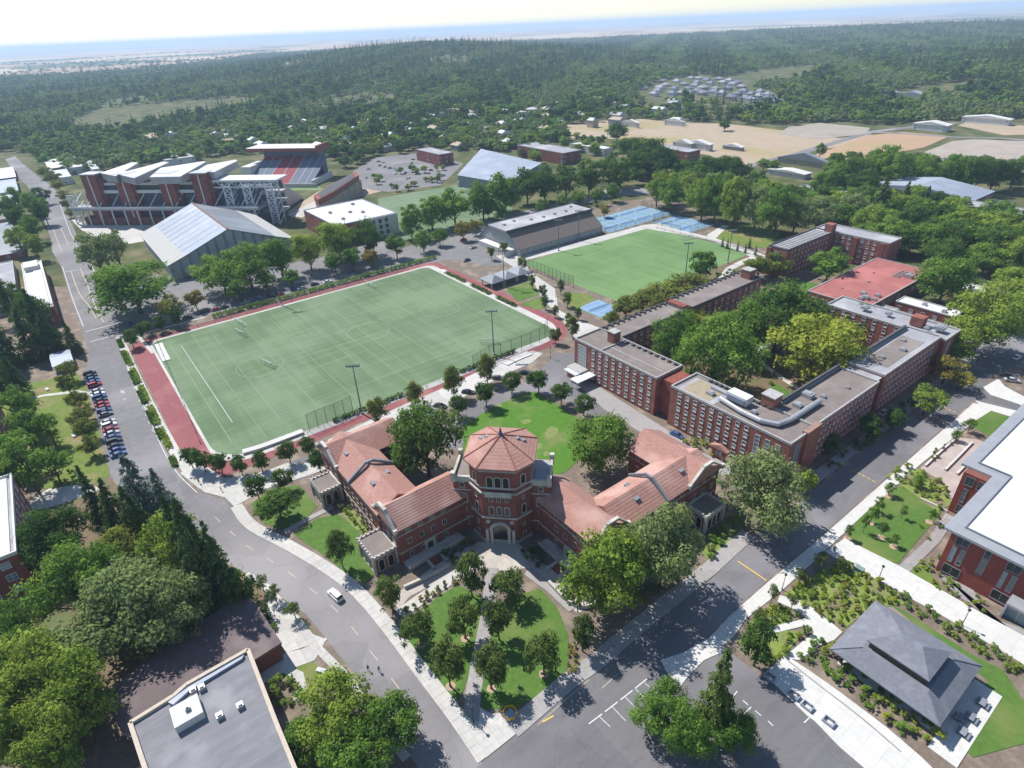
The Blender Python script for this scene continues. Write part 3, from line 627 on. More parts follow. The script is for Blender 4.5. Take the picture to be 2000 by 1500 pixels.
# ---- around the hall (cx, top, base, width in photo pixels)
trees("768,1122,1197,60 823,1188,1260,70 922,1080,1165,60 995,1105,1172,70 909,1165,1247,66 975,1172,1250,60 880,1250,1341,64 960,1262,1345,66 1062,1234,1317,70 1138,1200,1272,48", 'round', 'street', 'small round dark olive tree on the forked front lawn of the tiled hall', 'trees on the front lawn')
trees("1182,1025,1210,170", 'big', 'bright', 'large yellow-green tree shading the boulevard before the tiled hall', None)
trees("1298,985,1152,138", 'big', 'grey', 'large grey-green tree behind the yellow-green one beside the hall', None)
trees("1495,872,1045,150", 'big', 'grey', 'large pale grey-green tree at the corner between dormitory and hall', None)
trees("1562,908,965,46", 'round', 'bright', 'small bright green tree tucked against the corner of the brick dormitory', None)
trees("671,1030,1110,46", 'oval', 'street', 'slim dark tree on the lawn beside the curved street', None)
trees("550,950,1012,72 508,922,978,42 556,910,958,40", 'round', 'dark', 'wide dark green tree on the small lawn beside the lane|round dark tree at the lane corner of the small lawn|round dark tree between the lane and the row of trees', None)
trees("378,868,915,34 402,872,922,36 436,880,928,36 474,884,928,34 514,876,922,34 568,858,905,36 605,850,890,34 626,876,922,34", 'round', 'dark', 'small dark green tree in the row at the field corner pavement', 'row of trees at the field corner')
trees("828,775,935,138", 'big', 'dark', 'large dark oak in the corner left of the octagonal tower', None)
trees("1175,795,930,132", 'big', 'mid', 'large green tree in the corner right of the octagonal tower', None)
trees("1000,722,768,38 1052,720,768,42 1096,742,790,40 1140,765,812,40 950,744,795,40 896,768,815,38", 'round', 'dark', 'neat round dark tree around the semicircular quad lawn', 'trees ringing the quad lawn')
trees("887,712,775,40 952,688,748,36 812,742,792,36 738,772,828,38", 'oval', 'olive', 'pointed olive-green tree between the track and the quad lawn', 'trees beside the track')
trees("1085,638,672,24 1118,615,660,26 1195,605,640,34", 'oval', 'olive', 'small olive tree at the bend of the red track', 'trees at the track bend')
# ---- dormitory courtyard and around
trees("1325,602,735,92 1405,608,765,130 1450,585,700,100", 'big', 'mid', 'tall green tree against the long wing in the dormitory courtyard|broadest mid green tree in the dormitory courtyard|green tree between the two largest courtyard trees', None)
trees("1525,548,690,165", 'big', 'dark', 'widest dark tree of the dormitory courtyard', None)
trees("1600,608,752,165", 'big', 'yellow', 'vivid yellow-green tree in the dormitory courtyard', None)
trees("1362,598,670,55", 'round', 'yellow', 'small yellow-green tree behind the courtyard wing', None)
trees("1672,594,668,75", 'round', 'grey', 'grey-green tree over the inner corner of the courtyard', None)
trees("1222,575,622,50 1255,562,612,70 1300,548,598,75 1340,530,580,70", 'round', 'olive', 'olive bushy tree between the far wing and the second field', 'trees behind the long wing')
trees("1368,488,548,54", 'round', 'mid', 'lone green tree at the edge of the second playing field', None)
trees("1478,495,545,60 1510,492,540,56", 'round', 'olive', 'olive tree by the walk between the two dormitories', 'trees between the dormitories')
trees("1612,478,552,66", 'oval', 'mid', 'green tree standing in the forecourt of the far dormitory', None)
trees("1850,492,592,105", 'big', 'mid', 'big green tree between the red roof and the white roofs', None)
trees("1925,560,690,135 1978,545,640,110 1985,520,580,90 1870,630,710,80", 'big', 'bright', 'large light green tree lining the far end of the boulevard', 'trees along the boulevard')
trees("1803,750,810,62", 'airy', 'bright', 'bright young tree on the verge beside the dormitory', None)
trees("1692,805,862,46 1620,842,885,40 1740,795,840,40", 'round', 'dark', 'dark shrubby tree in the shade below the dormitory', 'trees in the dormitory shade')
trees("1472,1213,1300,68", 'round', 'dark', 'dense dark round tree in the garden at the parking corner', None)
trees("1840,690,750,60 1870,720,760,50", 'airy', 'autumn', 'thin yellowing tree at the far end of the dormitory', 'trees at the dormitory end')
# ---- lower edge of the picture
trees("1388,1262,1425,115", 'bigfir', 'street', 'tall pointed dark evergreen between the road and the parking bays', None)
trees("1300,1338,1440,112 1440,1380,1470,80 1345,1370,1490,90", 'big', 'mid', 'green tree between the white bay lines and the pointed evergreen|green tree in the parking area right behind the evergreen|low green tree below the pointed evergreen', None)
trees("655,1322,1460,165", 'big', 'bright', 'broad light green tree beside the street below the flat roofs', None)
trees("765,1352,1475,115 590,1400,1500,100 690,1420,1540,140", 'big', 'mid', 'green tree at the kerb beside the broad light green one|green tree hard against the grey flat-roofed block|green tree below the broad light green one', None)
trees("540,1140,1175,30 578,1172,1208,32 516,1120,1155,26", 'airy', 'street', 'young street tree on the verge by the brown roof', 'young verge trees')
# ---- dense grove beside the street
trees("425,965,1180,125 462,1010,1190,90 385,960,1130,80", 'bigfir', 'fir', 'tall dark fir in the grove beside the curved street', 'dark firs of the grove')
trees("298,885,1025,118 345,910,1035,80", 'bigfir', 'cedar', 'widest blue-grey cedar at the street edge of the grove|slimmer blue-grey cedar between the wide cedar and the firs', None)
trees("205,905,1020,62 250,930,1050,90 290,945,1070,90", 'bigfir', 'fir', 'dark pine at the upper end of the grove', 'pines of the grove')
trees("98,990,1120,125", 'big', 'dark', 'dark broadleaf tree by the white roofed corner', None)
trees("335,995,1150,115", 'big', 'bright', 'light green tree in the middle of the grove', None)
trees("240,1020,1110,100", 'big', 'olive', 'olive brown tree inside the grove', None)
trees("135,1065,1220,135 185,1050,1200,100", 'big', 'mid', 'mid green tree on the near slope of the grove', 'mid green grove trees')
trees("262,1085,1290,225 345,1110,1265,130", 'big', 'grey', 'huge grey-olive tree spreading over the edge of the brown flat roof|smaller grey-olive tree between the huge one and the dark firs', None)
trees("185,1105,1180,46 115,1225,1290,36", 'round', 'yellow', 'small yellow tree among the grove', 'yellow trees of the grove')
trees("60,1235,1420,150 135,1270,1450,150 20,1320,1500,150 100,1370,1540,130", 'big', 'bright', 'light green tree beside the mid green grove trees|light green tree against the end of the brown roof|light green tree farthest down the grove from the street|light green tree at the corner of the grey flat-roofed block', None)
trees("15,1165,1290,90 50,1210,1320,80 -15,1240,1390,110", 'big', 'mid', 'green tree beside the tall brick corner', 'green trees at the brick corner')
trees("400,1130,1230,70 480,1100,1190,60", 'round', 'dark', 'low dark tree at the end of the grove by the brown roof', 'low grove trees')
# ---- lawn at the left, parking row
trees("145,700,745,34 140,728,772,36 158,760,800,32 165,795,835,36 172,780,820,28 175,812,858,40 185,845,890,36", 'round', 'olive', 'small olive tree beside the row of parked cars', 'trees beside the parked cars')
trees("55,745,845,70 70,790,870,60 60,830,920,70 110,800,870,50 75,850,960,85 120,870,945,60 40,880,985,70", 'airy', 'mid', 'loose green tree on the lawn opposite the sports field', 'trees on the side lawn')
trees("42,680,775,62 110,610,690,70 20,590,720,110 75,600,700,80 150,620,690,40 0,640,760,90 90,560,660,60", 'bigfir', 'fir', 'dark conifer across the street from the sports field', 'conifers across the street')
trees("60,570,650,60 15,545,630,60", 'big', 'dark', 'dark tree behind the white flat roof', 'trees behind the white roof')
trees("40,365,420,36 70,375,425,34 85,395,440,30 35,385,445,38 52,395,465,42 75,420,475,36 48,440,500,40 78,455,510,34 85,365,400,34 95,385,440,30", 'round', ('mid', 'dark', 'bright'), 'tree on the verge left of the long street', 'trees along the long street')
trees("118,350,374,24 128,372,394,20 134,390,410,18 140,408,426,18 108,335,362,26 90,325,350,24", 'round', 'olive', 'small tree on the verge between long street and stadium', 'verge trees by the stadium')
# ---- along the lane behind the field
trees("255,505,612,170", 'big', 'mid', 'broad spreading tree at the street corner before the gymnasium', None)
trees("205,450,545,75 240,445,530,55", 'airy', 'grey', 'thin pale tree on the forecourt of the gymnasium', 'forecourt trees')
trees("430,495,572,92 480,470,562,92 542,458,540,72", 'big', 'mid', 'green tree against the wall of the gymnasium', 'trees against the gymnasium')
trees("600,450,525,62 658,426,510,82", 'big', 'bright', 'light green tree before the white flat roof', 'trees before the white roof')
trees("716,428,500,60", 'big', 'dark', 'dark tree before the glazed end of the white roofed block', None)
trees("472,540,588,46 522,528,570,40 572,525,560,34 657,492,535,38 692,482,530,38 776,458,505,36 828,450,492,36 860,447,480,30", 'round', 'mid', 'small street tree standing in the parking lane behind the field', 'street trees in the parking lane')
trees("726,485,520,36 342,572,628,48 386,562,605,34 905,430,470,30 930,425,460,28", 'round', 'autumn', 'small yellowing tree in the parking lane behind the field', 'yellowing street trees')
trees("282,628,665,20 262,640,680,30 290,625,655,22 318,615,648,24 350,600,640,22", 'round', 'dark', 'small dark tree at the far corner of the running track', 'trees at the track corner')
trees("805,398,468,48 845,382,450,56 890,365,440,66 945,355,430,64 985,340,415,64", 'oval', 'mid', 'tall tree in the row between the practice field and the lane', 'row beside the practice field')
trees("1030,325,400,66 1065,325,395,56 1105,318,390,66 1150,312,380,66 1190,300,365,60 1210,310,375,50", 'oval', 'dark', 'dark tall tree of the row behind the grey ridge roof', 'dark row of tall trees')
trees("1100,380,412,26 1130,372,405,28 1165,368,402,30 1195,360,395,30 1060,388,425,26 955,395,425,26 980,398,430,24", 'round', 'mid', 'small tree of the lane beside the long ridged hall', 'small lane trees')
trees("1020,500,530,18 1040,535,565,16 1060,555,585,16 1065,575,605,18 1095,545,575,16 1108,570,600,20 1085,595,620,16 1110,610,640,16 985,470,500,18 960,480,508,16 1130,600,625,16", 'round', 'street', 'young tree on the walk between the two playing fields', 'young trees on the walk')
trees("1410,462,482,10 1420,465,486,10 1440,470,490,10 1455,473,494,10 1475,478,498,10 1463,462,484,10", 'fir', 'fir', 'tiny conifer lining the dry lawn beside the second field', 'tiny conifers')
# ---- young trees by the new building
trees("1700,985,1020,22 1712,968,1000,20 1735,940,968,20 1792,925,952,22 1685,1000,1040,16 1890,815,845,22 1865,838,862,20 1655,1022,1052,16 1760,985,1012,14 1745,1040,1066,16 1815,990,1018,14 1720,1018,1048,14", 'airy', 'mid', 'newly planted sapling on the lawn by the white roofed building', 'saplings by the white roofed building')
trees("1505,1140,1180,22 1560,1110,1140,24 1480,1185,1215,26 1600,1075,1108,26 1640,1085,1115,22 1545,1158,1190,22", 'airy', 'street', 'young tree along the garden beside the boulevard', 'young garden trees')
# ---- upper right belt
B1 = 'tall tree of the green belt beyond the far dormitory'; g1 = 'trees of the belt behind the far dormitory'
trees("1285,335,400,48 1310,345,410,50 1375,345,425,62 1400,338,430,62 1440,345,440,70 1480,360,445,66 1520,365,455,72 1555,385,455,70 1600,380,450,70 1640,395,450,60 1665,375,440,60", 'big', ('mid', 'bright', 'grey'), B1, g1)
trees("1700,400,470,70 1740,420,490,80 1780,400,470,70 1820,430,500,90 1870,425,500,90 1910,440,510,80 1960,430,520,100 1995,460,540,80 1760,445,500,70 1850,465,525,70 1930,470,535,80 1700,430,480,50", 'big', ('mid', 'dark', 'bright'), 'broad tree in the thick wood behind the red roof', 'thick wood behind the red roof')
trees("1640,318,375,46 1670,300,370,60 1720,285,360,60 1745,285,370,66 1800,300,365,60 1860,300,370,60 1905,300,375,56 1945,305,370,56 1985,305,365,56 1690,330,385,60 1610,330,370,40", 'big', ('mid', 'dark'), 'tall tree before the orange field', 'trees before the orange field')
trees("1715,340,425,60 1760,350,415,36 1800,360,420,30", 'bigfir', 'fir', 'dark conifer before the blue-grey gabled block', 'conifers before the gabled block')
trees("1230,265,310,54 1265,265,330,64 1295,285,345,60 1205,240,275,46 1250,290,345,60", 'big', 'dark', 'dark round oak standing near the dry field', 'oaks near the dry field')
trees("1340,310,345,50 1375,305,345,56 1415,300,350,60 1440,310,360,50 1350,330,370,50", 'big', 'dark', 'dark tree of the clump below the dry field', 'clump below the dry field')
trees("1600,280,310,20 1490,310,335,26 1510,312,338,24", 'round', 'mid', 'small tree by the barn on the dry field', 'trees by the barn')
trees("1415,235,256,24", 'round', 'dark', 'solitary dark tree in the middle of the dry field', None)
trees("1180,398,425,20", 'round', 'autumn', 'small russet tree above the blue courts', None)
# ================================================================== woods that read as one mass (stuff) + haze
def inpoly(x, y, poly):
    x = np.asarray(x); y = np.asarray(y); r_ = np.zeros(x.shape, bool); n = len(poly)
    for i in range(n):
        (x0, y0), (x1, y1) = poly[i], poly[(i + 1) % n]
        c = ((y0 > y) != (y1 > y)) & (x < (x1 - x0) * (y - y0) / (y1 - y0 + 1e-12) + x0); r_ ^= c
    return r_
def proj_np(X, Y, Z):
    w = np.stack([X, Y, Z - CAM_H], -1); k = w @ CF
    return 1000 + F_PX * (w @ CX) / k, 750 - F_PX * (w @ CU) / k, k
def polar_points(r0, r1, arc, dr0, dr1, a0=-8, a1=150):
    xs, ys = [], []; r_ = r0
    while r_ < r1:
        n = int(r_ * R(a1 - a0) / arc); t = R(a0) + R(a1 - a0) * (np.arange(n) + rng.uniform(-.45, .45, n)) / n
        rr = r_ + rng.uniform(-.5, .5, n) * (dr0 + dr1 * r_); xs.append(-rr * np.cos(t)); ys.append(rr * np.sin(t)); r_ += dr0 + dr1 * r_
    return np.concatenate(xs), np.concatenate(ys)
CLEAR = [pp(s) for s in (
 "140,240 190,213 300,203 400,194 470,190 510,198 480,208 430,219 330,236 240,256 150,258",
 "1100,245 1250,232 1330,237 1420,240 1530,246 1600,238 1705,246 1860,236 2080,230 2080,345 1900,350 1800,345 1700,320 1500,345 1450,345 1380,310 1290,300 1230,278 1105,274",
 "1225,190 1290,158 1370,146 1445,160 1520,186 1580,196 1480,212 1420,204 1380,196 1250,198",
 "1395,155 1480,138 1595,126 1600,136 1570,155 1500,163 1440,171", "1685,199 1790,170 1900,156 1920,165 1850,188 1760,204",
 "680,345 730,305 800,296 850,298 1000,330 1080,345 1085,400 1000,425 940,450 760,480 560,440 560,400",
 "130,352 200,340 440,307 610,292 640,306 700,335 720,380 600,440 500,440 300,450 130,440",
 "870,300 960,295 1080,330 1080,350 900,345", "0,290 60,300 110,340 150,430 180,480 200,520 160,520 100,470 60,400 0,340",
 "1400,168 1440,175 1500,215 1470,225")]
FAR = pp("-300,156 0,152 110,148 230,140 330,131 420,121 520,104 560,60 -300,60")
def pick(X, Y, ymax_fn, holes=True):
    Z = hh(X, Y); px, py, k = proj_np(X, Y, Z); ok = (k > 10) & (px > -150) & (px < 2150) & ymax_fn(px, py)
    if holes:
        for c in CLEAR: ok &= ~inpoly(px, py, c)
    if len(TREES):
        pass
    return X[ok], Y[ok], Z[ok], px[ok], py[ok]
# lower limit of the scattered woods in the photograph, above the campus
lim = np.array(pp("-200,338 0,300 20,300 60,318 130,338 160,342 260,337 330,327 450,308 600,292 650,306 700,304 860,285 900,297 980,300 1060,285 1110,275 1200,262 1260,240 1450,248 1700,246 1900,235 2200,225"))
X, Y = polar_points(620, 5600, 9.2, 10.5, .0078)
X, Y, Z, px, py = pick(X, Y, lambda a, b: b < np.interp(a, lim[:, 0], lim[:, 1]))
ff = inpoly(px, py, FAR); keep = ~ff | (rng.random(len(X)) < .03)
X, Y, Z, px, py = (q[keep] for q in (X, Y, Z, px, py))
dist = np.hypot(X, Y)
cl = np.sin(X * .011 + 1.3) * np.sin(Y * .009 + .4) + .7 * np.sin(X * .027 + Y * .021) + rng.normal(0, .35, len(X))
# thin out among houses
town = (px > 350) & (px < 1300) & (py > 195); gone = town & (rng.random(len(X)) < .12)
hillpart = (Z > 12)
kind_i = np.where((cl > .7) | (hillpart & (rng.random(len(X)) < .33)), 0, np.where(cl > .25, 1, np.where(cl > -.4, 2, 3)))
kind_i = np.where(rng.random(len(X)) < .07, 4, kind_i); kind_i = np.where(rng.random(len(X)) < .16, 5, kind_i)
glade = (np.sin(X * .0061 + 2.1) * np.sin(Y * .0077 + X * .002) > .8) & (dist < 2600); gone = gone | (glade & (rng.random(len(X)) < .8))
KIND.update({'lofir': ('fir', 9, 7, .045, .04, 1), 'lobroad': ('broad', 18, 30, .055, .0, 1.15)}); NV.update(lofir=1, lobroad=1)
def scatter(name, me, X, Y, Z, w, h, label, cat):
    """one object that carries every tree of a wood that nobody could count"""
    n = len(X); pm = bpy.data.meshes.new(name); pm.vertices.add(n); pm.vertices.foreach_set('co', np.stack([X, Y, Z], 1).reshape(-1))
    sc_ = pm.attributes.new('size', 'FLOAT_VECTOR', 'POINT'); sc_.data.foreach_set('vector', np.stack([w, w, h], 1).astype(np.float32).reshape(-1))
    rt = pm.attributes.new('turn', 'FLOAT_VECTOR', 'POINT'); rt.data.foreach_set('vector', np.stack([np.zeros(n), np.zeros(n), rng.uniform(0, 6.28, n)], 1).astype(np.float32).reshape(-1))
    o = link(bpy.data.objects.new(name, pm)); o['kind'] = 'stuff'; tag(o, label, cat)
    src = bpy.data.objects.new(name + '_source', me)
    ng = bpy.data.node_groups.new(name, 'GeometryNodeTree'); ng.interface.new_socket('Geometry', in_out='INPUT', socket_type='NodeSocketGeometry'); ng.interface.new_socket('Geometry', in_out='OUTPUT', socket_type='NodeSocketGeometry')
    gi = ng.nodes.new('NodeGroupInput'); go = ng.nodes.new('NodeGroupOutput'); ip = ng.nodes.new('GeometryNodeInstanceOnPoints'); oi = ng.nodes.new('GeometryNodeObjectInfo')
    oi.inputs['Object'].default_value = src
    a1 = ng.nodes.new('GeometryNodeInputNamedAttribute'); a1.data_type = 'FLOAT_VECTOR'; a1.inputs['Name'].default_value = 'size'
    a2 = ng.nodes.new('GeometryNodeInputNamedAttribute'); a2.data_type = 'FLOAT_VECTOR'; a2.inputs['Name'].default_value = 'turn'
    L = ng.links; L.new(gi.outputs[0], ip.inputs['Points']); L.new(oi.outputs['Geometry'], ip.inputs['Instance']); L.new(a1.outputs['Attribute'], ip.inputs['Scale'])
    L.new(a2.outputs['Attribute'], ip.inputs['Rotation']); L.new(ip.outputs[0], go.inputs[0])
    md = o.modifiers.new('scatter', 'NODES'); md.node_group = ng
    return o
WOOD = [('lofir', 'fir', 'dark conifers of the distant wooded hills', (9, 14), (15, 27)), ('lobroad', 'dark', 'dark broadleaf wood beyond the town', (11, 18), (11, 18)),
        ('lobroad', 'mid', 'green broadleaf wood beyond the town', (10, 17), (10, 16)), ('lobroad', 'grey', 'pale green wood between the houses and hills', (9, 16), (9, 14)), ('lobroad', 'olive', 'olive trees scattered through the distant woods', (9, 14), (8, 13)), ('lobroad', 'bright', 'light green trees scattered through the distant woods', (9, 18), (8, 15))]
for i, (kd, mm, lab, wr, hr) in enumerate(WOOD):
    s_ = (kind_i == i) & ~gone; n = int(s_.sum())
    scatter('distant_wood', crown_mesh(kd, mm, 0), X[s_], Y[s_], Z[s_] - .5, rng.uniform(*wr, n) * np.clip(rng.lognormal(0, .28, n), .6, 1.8), rng.uniform(*hr, n) * np.clip(rng.lognormal(0, .18, n), .7, 1.4), lab, 'woods')
# trees one can tell apart nearer the stadium, town and right-hand hill: individuals
def fill(poly_px, n, wr, hr, kinds, mats, label, group, gap=.75):
    poly = gp(poly_px); xs = [p[0] for p in poly]; ys = [p[1] for p in poly]; k = t = 0
    while k < n and t < n * 60:
        t += 1; x, y = random.uniform(min(xs), max(xs)), random.uniform(min(ys), max(ys))
        if not inpoly([x], [y], poly)[0]: continue
        w = random.uniform(*wr)
        if any((x - a) ** 2 + (y - c) ** 2 < ((r_ + w / 2) * gap) ** 2 for a, c, r_ in TREES): continue
        tree_at(x, y, w, random.uniform(*hr), random.choice(kinds), random.choice(mats), label, group); k += 1
fill("640,300 860,285 900,297 840,300 740,305 700,325 680,335 640,310", 16, (12, 18), (10, 15), ['round'], ['dark', 'dark', 'olive'], 'dark tree along the far edge of the big parking lot', 'trees behind the parking lot')
fill("60,300 160,330 140,345 120,340 80,318", 12, (8, 13), (7, 11), ['round'], ['mid', 'dark'], 'tree beside the bend of the long street', 'trees at the street bend')
fill("870,300 1000,300 1110,275 1230,285 1220,300 1100,315 1070,325 980,303", 20, (9, 15), (8, 13), ['round', 'oval'], ['mid', 'bright', 'dark'], 'tree among the campus blocks below the dry field', 'trees among the campus blocks')
fill("700,345 760,340 880,325 890,335 850,345 720,365", 9, (5, 8), (4, 7), ['round'], ['bright', 'mid'], 'small tree on an island of the big parking lot', 'trees in the parking lot')
fill("760,365 860,350 880,355 770,378", 8, (5, 8), (4, 7), ['round'], ['mid', 'olive'], 'small tree along the edge of the practice field', 'trees edging the practice field')
fill("1880,238 2000,232 2080,236 2080,266 1960,266 1890,252", 7, (5, 9), (5, 8), ['round'], ['mid', 'dark'], 'small tree in the hedge beyond the gravel yard', 'hedge trees')
fill("420,215 520,205 640,195 660,203 560,222 440,240", 26, (7, 10), (17, 22), ['fir'], ['fir'], 'dark conifer of the long shelter belt by the meadow', 'shelter belt conifers', .45)
def fill_stuff(poly_px, n, wr, hr, kinds, gap=.62):
    poly = gp(poly_px); xs = [p[0] for p in poly]; ys = [p[1] for p in poly]; k = t = 0; rec = {i: [] for i in range(len(kinds))}; mine = list(TREES)
    while k < n and t < n * 60:
        t += 1; x, y = random.uniform(min(xs), max(xs)), random.uniform(min(ys), max(ys))
        if not inpoly([x], [y], poly)[0]: continue
        w = random.uniform(*wr)
        if any((x - a) ** 2 + (y - c) ** 2 < ((r_ + w / 2) * gap) ** 2 for a, c, r_ in mine): continue
        mine.append((x, y, w / 2)); rec[k % len(kinds)].append((x, y, w, random.uniform(*hr))); k += 1
    for i, (m, lab) in enumerate(kinds):
        if rec[i]: q = np.array(rec[i]); scatter('tree_mass', crown_mesh('round', m, i % 3), q[:, 0], q[:, 1], np.zeros(len(q)) - .8, q[:, 2], q[:, 3], lab, 'trees')
fill_stuff("1270,385 1330,345 1440,350 1560,395 1600,420 1560,450 1440,435 1300,405", 18, (14, 20), (13, 18), [('mid', 'mid green trees closing the belt beyond the far dormitory'), ('bright', 'light green trees closing the belt beyond the far dormitory')])
fill_stuff("1560,400 1700,395 1880,425 2000,445 2060,500 2040,560 1900,540 1780,490 1680,465 1580,450", 54, (13, 20), (12, 18), [('mid', 'mid green mass of the thick wood behind the red roof'), ('dark', 'dark green mass of the thick wood behind the red roof'), ('bright', 'light green mass of the thick wood behind the red roof')])
fill_stuff("1620,330 1760,315 1900,335 2060,335 2060,365 1900,360 1760,345 1700,380 1600,372", 34, (11, 17), (11, 16), [('mid', 'mid green mass of trees below the orange field'), ('dark', 'dark mass of trees below the orange field')])
fill_stuff("1230,335 1330,345 1440,335 1450,350 1330,365 1240,365", 12, (12, 17), (10, 15), [('dark', 'dark mass of oaks below the dry field')])
fill_stuff("640,262 900,240 1100,255 1110,280 900,295 700,300", 56, (10, 16), (9, 14), [('mid', 'mid green trees of the leafy district'), ('dark', 'dark trees of the leafy district'), ('bright', 'light green trees of the leafy district'), ('grey', 'pale trees of the leafy district')])
fill_stuff("150,300 450,275 600,270 620,285 450,302 300,318 160,332", 50, (10, 17), (9, 14), [('mid', 'mid green trees close behind the stadium'), ('dark', 'dark trees close behind the stadium'), ('olive', 'olive trees close behind the stadium')])
fill_stuff("-60,250 130,235 150,260 260,258 300,300 150,330 60,305 -60,300", 50, (11, 18), (9, 15), [('mid', 'mid green trees around the long street bend'), ('dark', 'dark trees around the long street bend'), ('grey', 'pale trees around the long street bend')])
fill_stuff("300,255 430,235 640,215 900,205 900,235 640,255 450,272 310,290", 60, (10, 16), (9, 14), [('mid', 'mid green trees between shelter belt and stadium'), ('bright', 'light trees between shelter belt and stadium'), ('olive', 'olive trees between shelter belt and stadium'), ('dark', 'dark trees between shelter belt and stadium')])
# far hedgerows of the farmland
X, Y = polar_points(2600, 9000, 34, 60, .03, -8, 60)
X, Y, Z, px, py = pick(X, Y, lambda a, b: inpoly(a, b, FAR), False)
s_ = (np.sin(X * .004 + Y * .0013) > .965) | (np.sin(Y * .0031 - X * .0011) > .975) | (np.sin(X * .0017 + 2) * np.sin(Y * .002) > .93); n = int(s_.sum())
scatter('hedgerow', crown_mesh('lobroad', 'dark', 0), X[s_], Y[s_], Z[s_], rng.uniform(16, 34, n), rng.uniform(9, 15, n), 'dark hedgerows and copses across the far farmland', 'hedgerow')
# air
hz = bpy.data.materials.new('air'); hz.use_nodes = True; n_ = hz.node_tree.nodes; n_.clear(); ov = n_.new('ShaderNodeOutputMaterial'); pv = n_.new('ShaderNodeVolumePrincipled')
pv.inputs['Color'].default_value = (.56, .74, 1, 1); pv.inputs['Density'].default_value = .00012; pv.inputs['Anisotropy'].default_value = .1
hz.node_tree.links.new(pv.outputs[0], ov.inputs['Volume'])
hb = MB(); hb.box(-43000, 43000, -43000, 43000, -1.5, 165); ho = hb.build('haze', hz); ho['kind'] = 'stuff'; tag(ho, 'thin blue haze in the air over the far country', 'haze')
# ================================================================== buildings
BRICK = brick_mat('red_brick', (.32, .11, .08), (.25, .082, .062), (.29, .19, .15))
BRICK2 = brick_mat('dark_red_brick', (.265, .082, .062), (.21, .063, .05), (.24, .13, .1), stain=.15)
BRICKN = brick_mat('new_brick', (.27, .06, .045), (.22, .05, .038), (.2, .08, .06), stain=.12)
TILE = tile_mat('clay_tile', (.42, .235, .19), (.3, .155, .125), (.46, .285, .24))
STONE = mat('limestone', (.55, .52, .46), (.44, .42, .38), scale=.8, c3=(.36, .34, .31), big=.4)
ROOFB = mat('brown_gravel_roof', (.225, .19, .17), (.17, .145, .132), scale=.35, detail=9, c3=(.27, .235, .21), big=.07)
ROOFG = mat('grey_membrane', (.34, .34, .36), (.26, .26, .28), scale=.3, detail=9, c3=(.42, .42, .43), big=.06)
ROOFW = slab_mat('white_membrane', (.66, .65, .62), (.57, .565, .545), 3.2, .84)
ROOFR = mat('red_membrane', (.36, .13, .115), (.3, .105, .095), scale=.3, detail=8, c3=(.46, .17, .15), big=.06)
COPE = mat('coping', (.42, .41, .4), (.33, .32, .31), scale=.8)
DARK = mat('dark_parapet', (.1, .1, .11), (.07, .07, .08), scale=.8)
METAL = mat('grey_metal', (.4, .41, .43), (.34, .35, .37), scale=.5, rough=.5, metal=.3)
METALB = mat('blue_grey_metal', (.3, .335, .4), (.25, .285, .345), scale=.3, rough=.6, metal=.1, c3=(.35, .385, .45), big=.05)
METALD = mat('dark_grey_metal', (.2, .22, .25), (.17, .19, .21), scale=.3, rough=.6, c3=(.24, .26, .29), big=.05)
STEELW = mat('white_steel', (.66, .68, .7), (.55, .57, .6), scale=.6, rough=.6)
GLASS = glass_mat('window_glass', (.05, .065, .085)); GLASSB = glass_mat('pale_glass', (.16, .24, .3), .15); GLASSD = glass_mat('dark_glass', (.018, .022, .028), .2)
FRAME = mat('window_frame', (.6, .62, .63), (.5, .52, .53), scale=1)
SHING = mat('slate_shingle', (.19, .2, .23), (.145, .153, .178), scale=1.6, detail=8, c3=(.2, .21, .24), big=.5)
EAV = mat('pale_eaves', (.45, .445, .42), (.38, .375, .355), scale=.5)
ROOFK = mat('dark_brown_roof', (.155, .12, .12), (.12, .095, .095), scale=.5, detail=9, c3=(.19, .15, .145), big=.15)
ROOFS = mat('streaked_grey_roof', (.22, .22, .24), (.16, .16, .175), scale=.8, detail=9, stretch=(1, .2, 1), c3=(.27, .27, .285), big=.12)
BLIND = mat('blind', (.45, .45, .43), (.36, .36, .35))
TANW = mat('tan_wall', (.42, .35, .26), (.36, .3, .22), scale=.5); WHITEW = mat('white_wall', (.62, .61, .58), (.53, .52, .5), scale=.5); GREYW = mat('grey_wall', (.27, .28, .3), (.22, .23, .25), scale=.5)
FACE = {'-y': 0.0, '+x': math.pi / 2, '+y': math.pi, '-x': -math.pi / 2}
_wm = {}
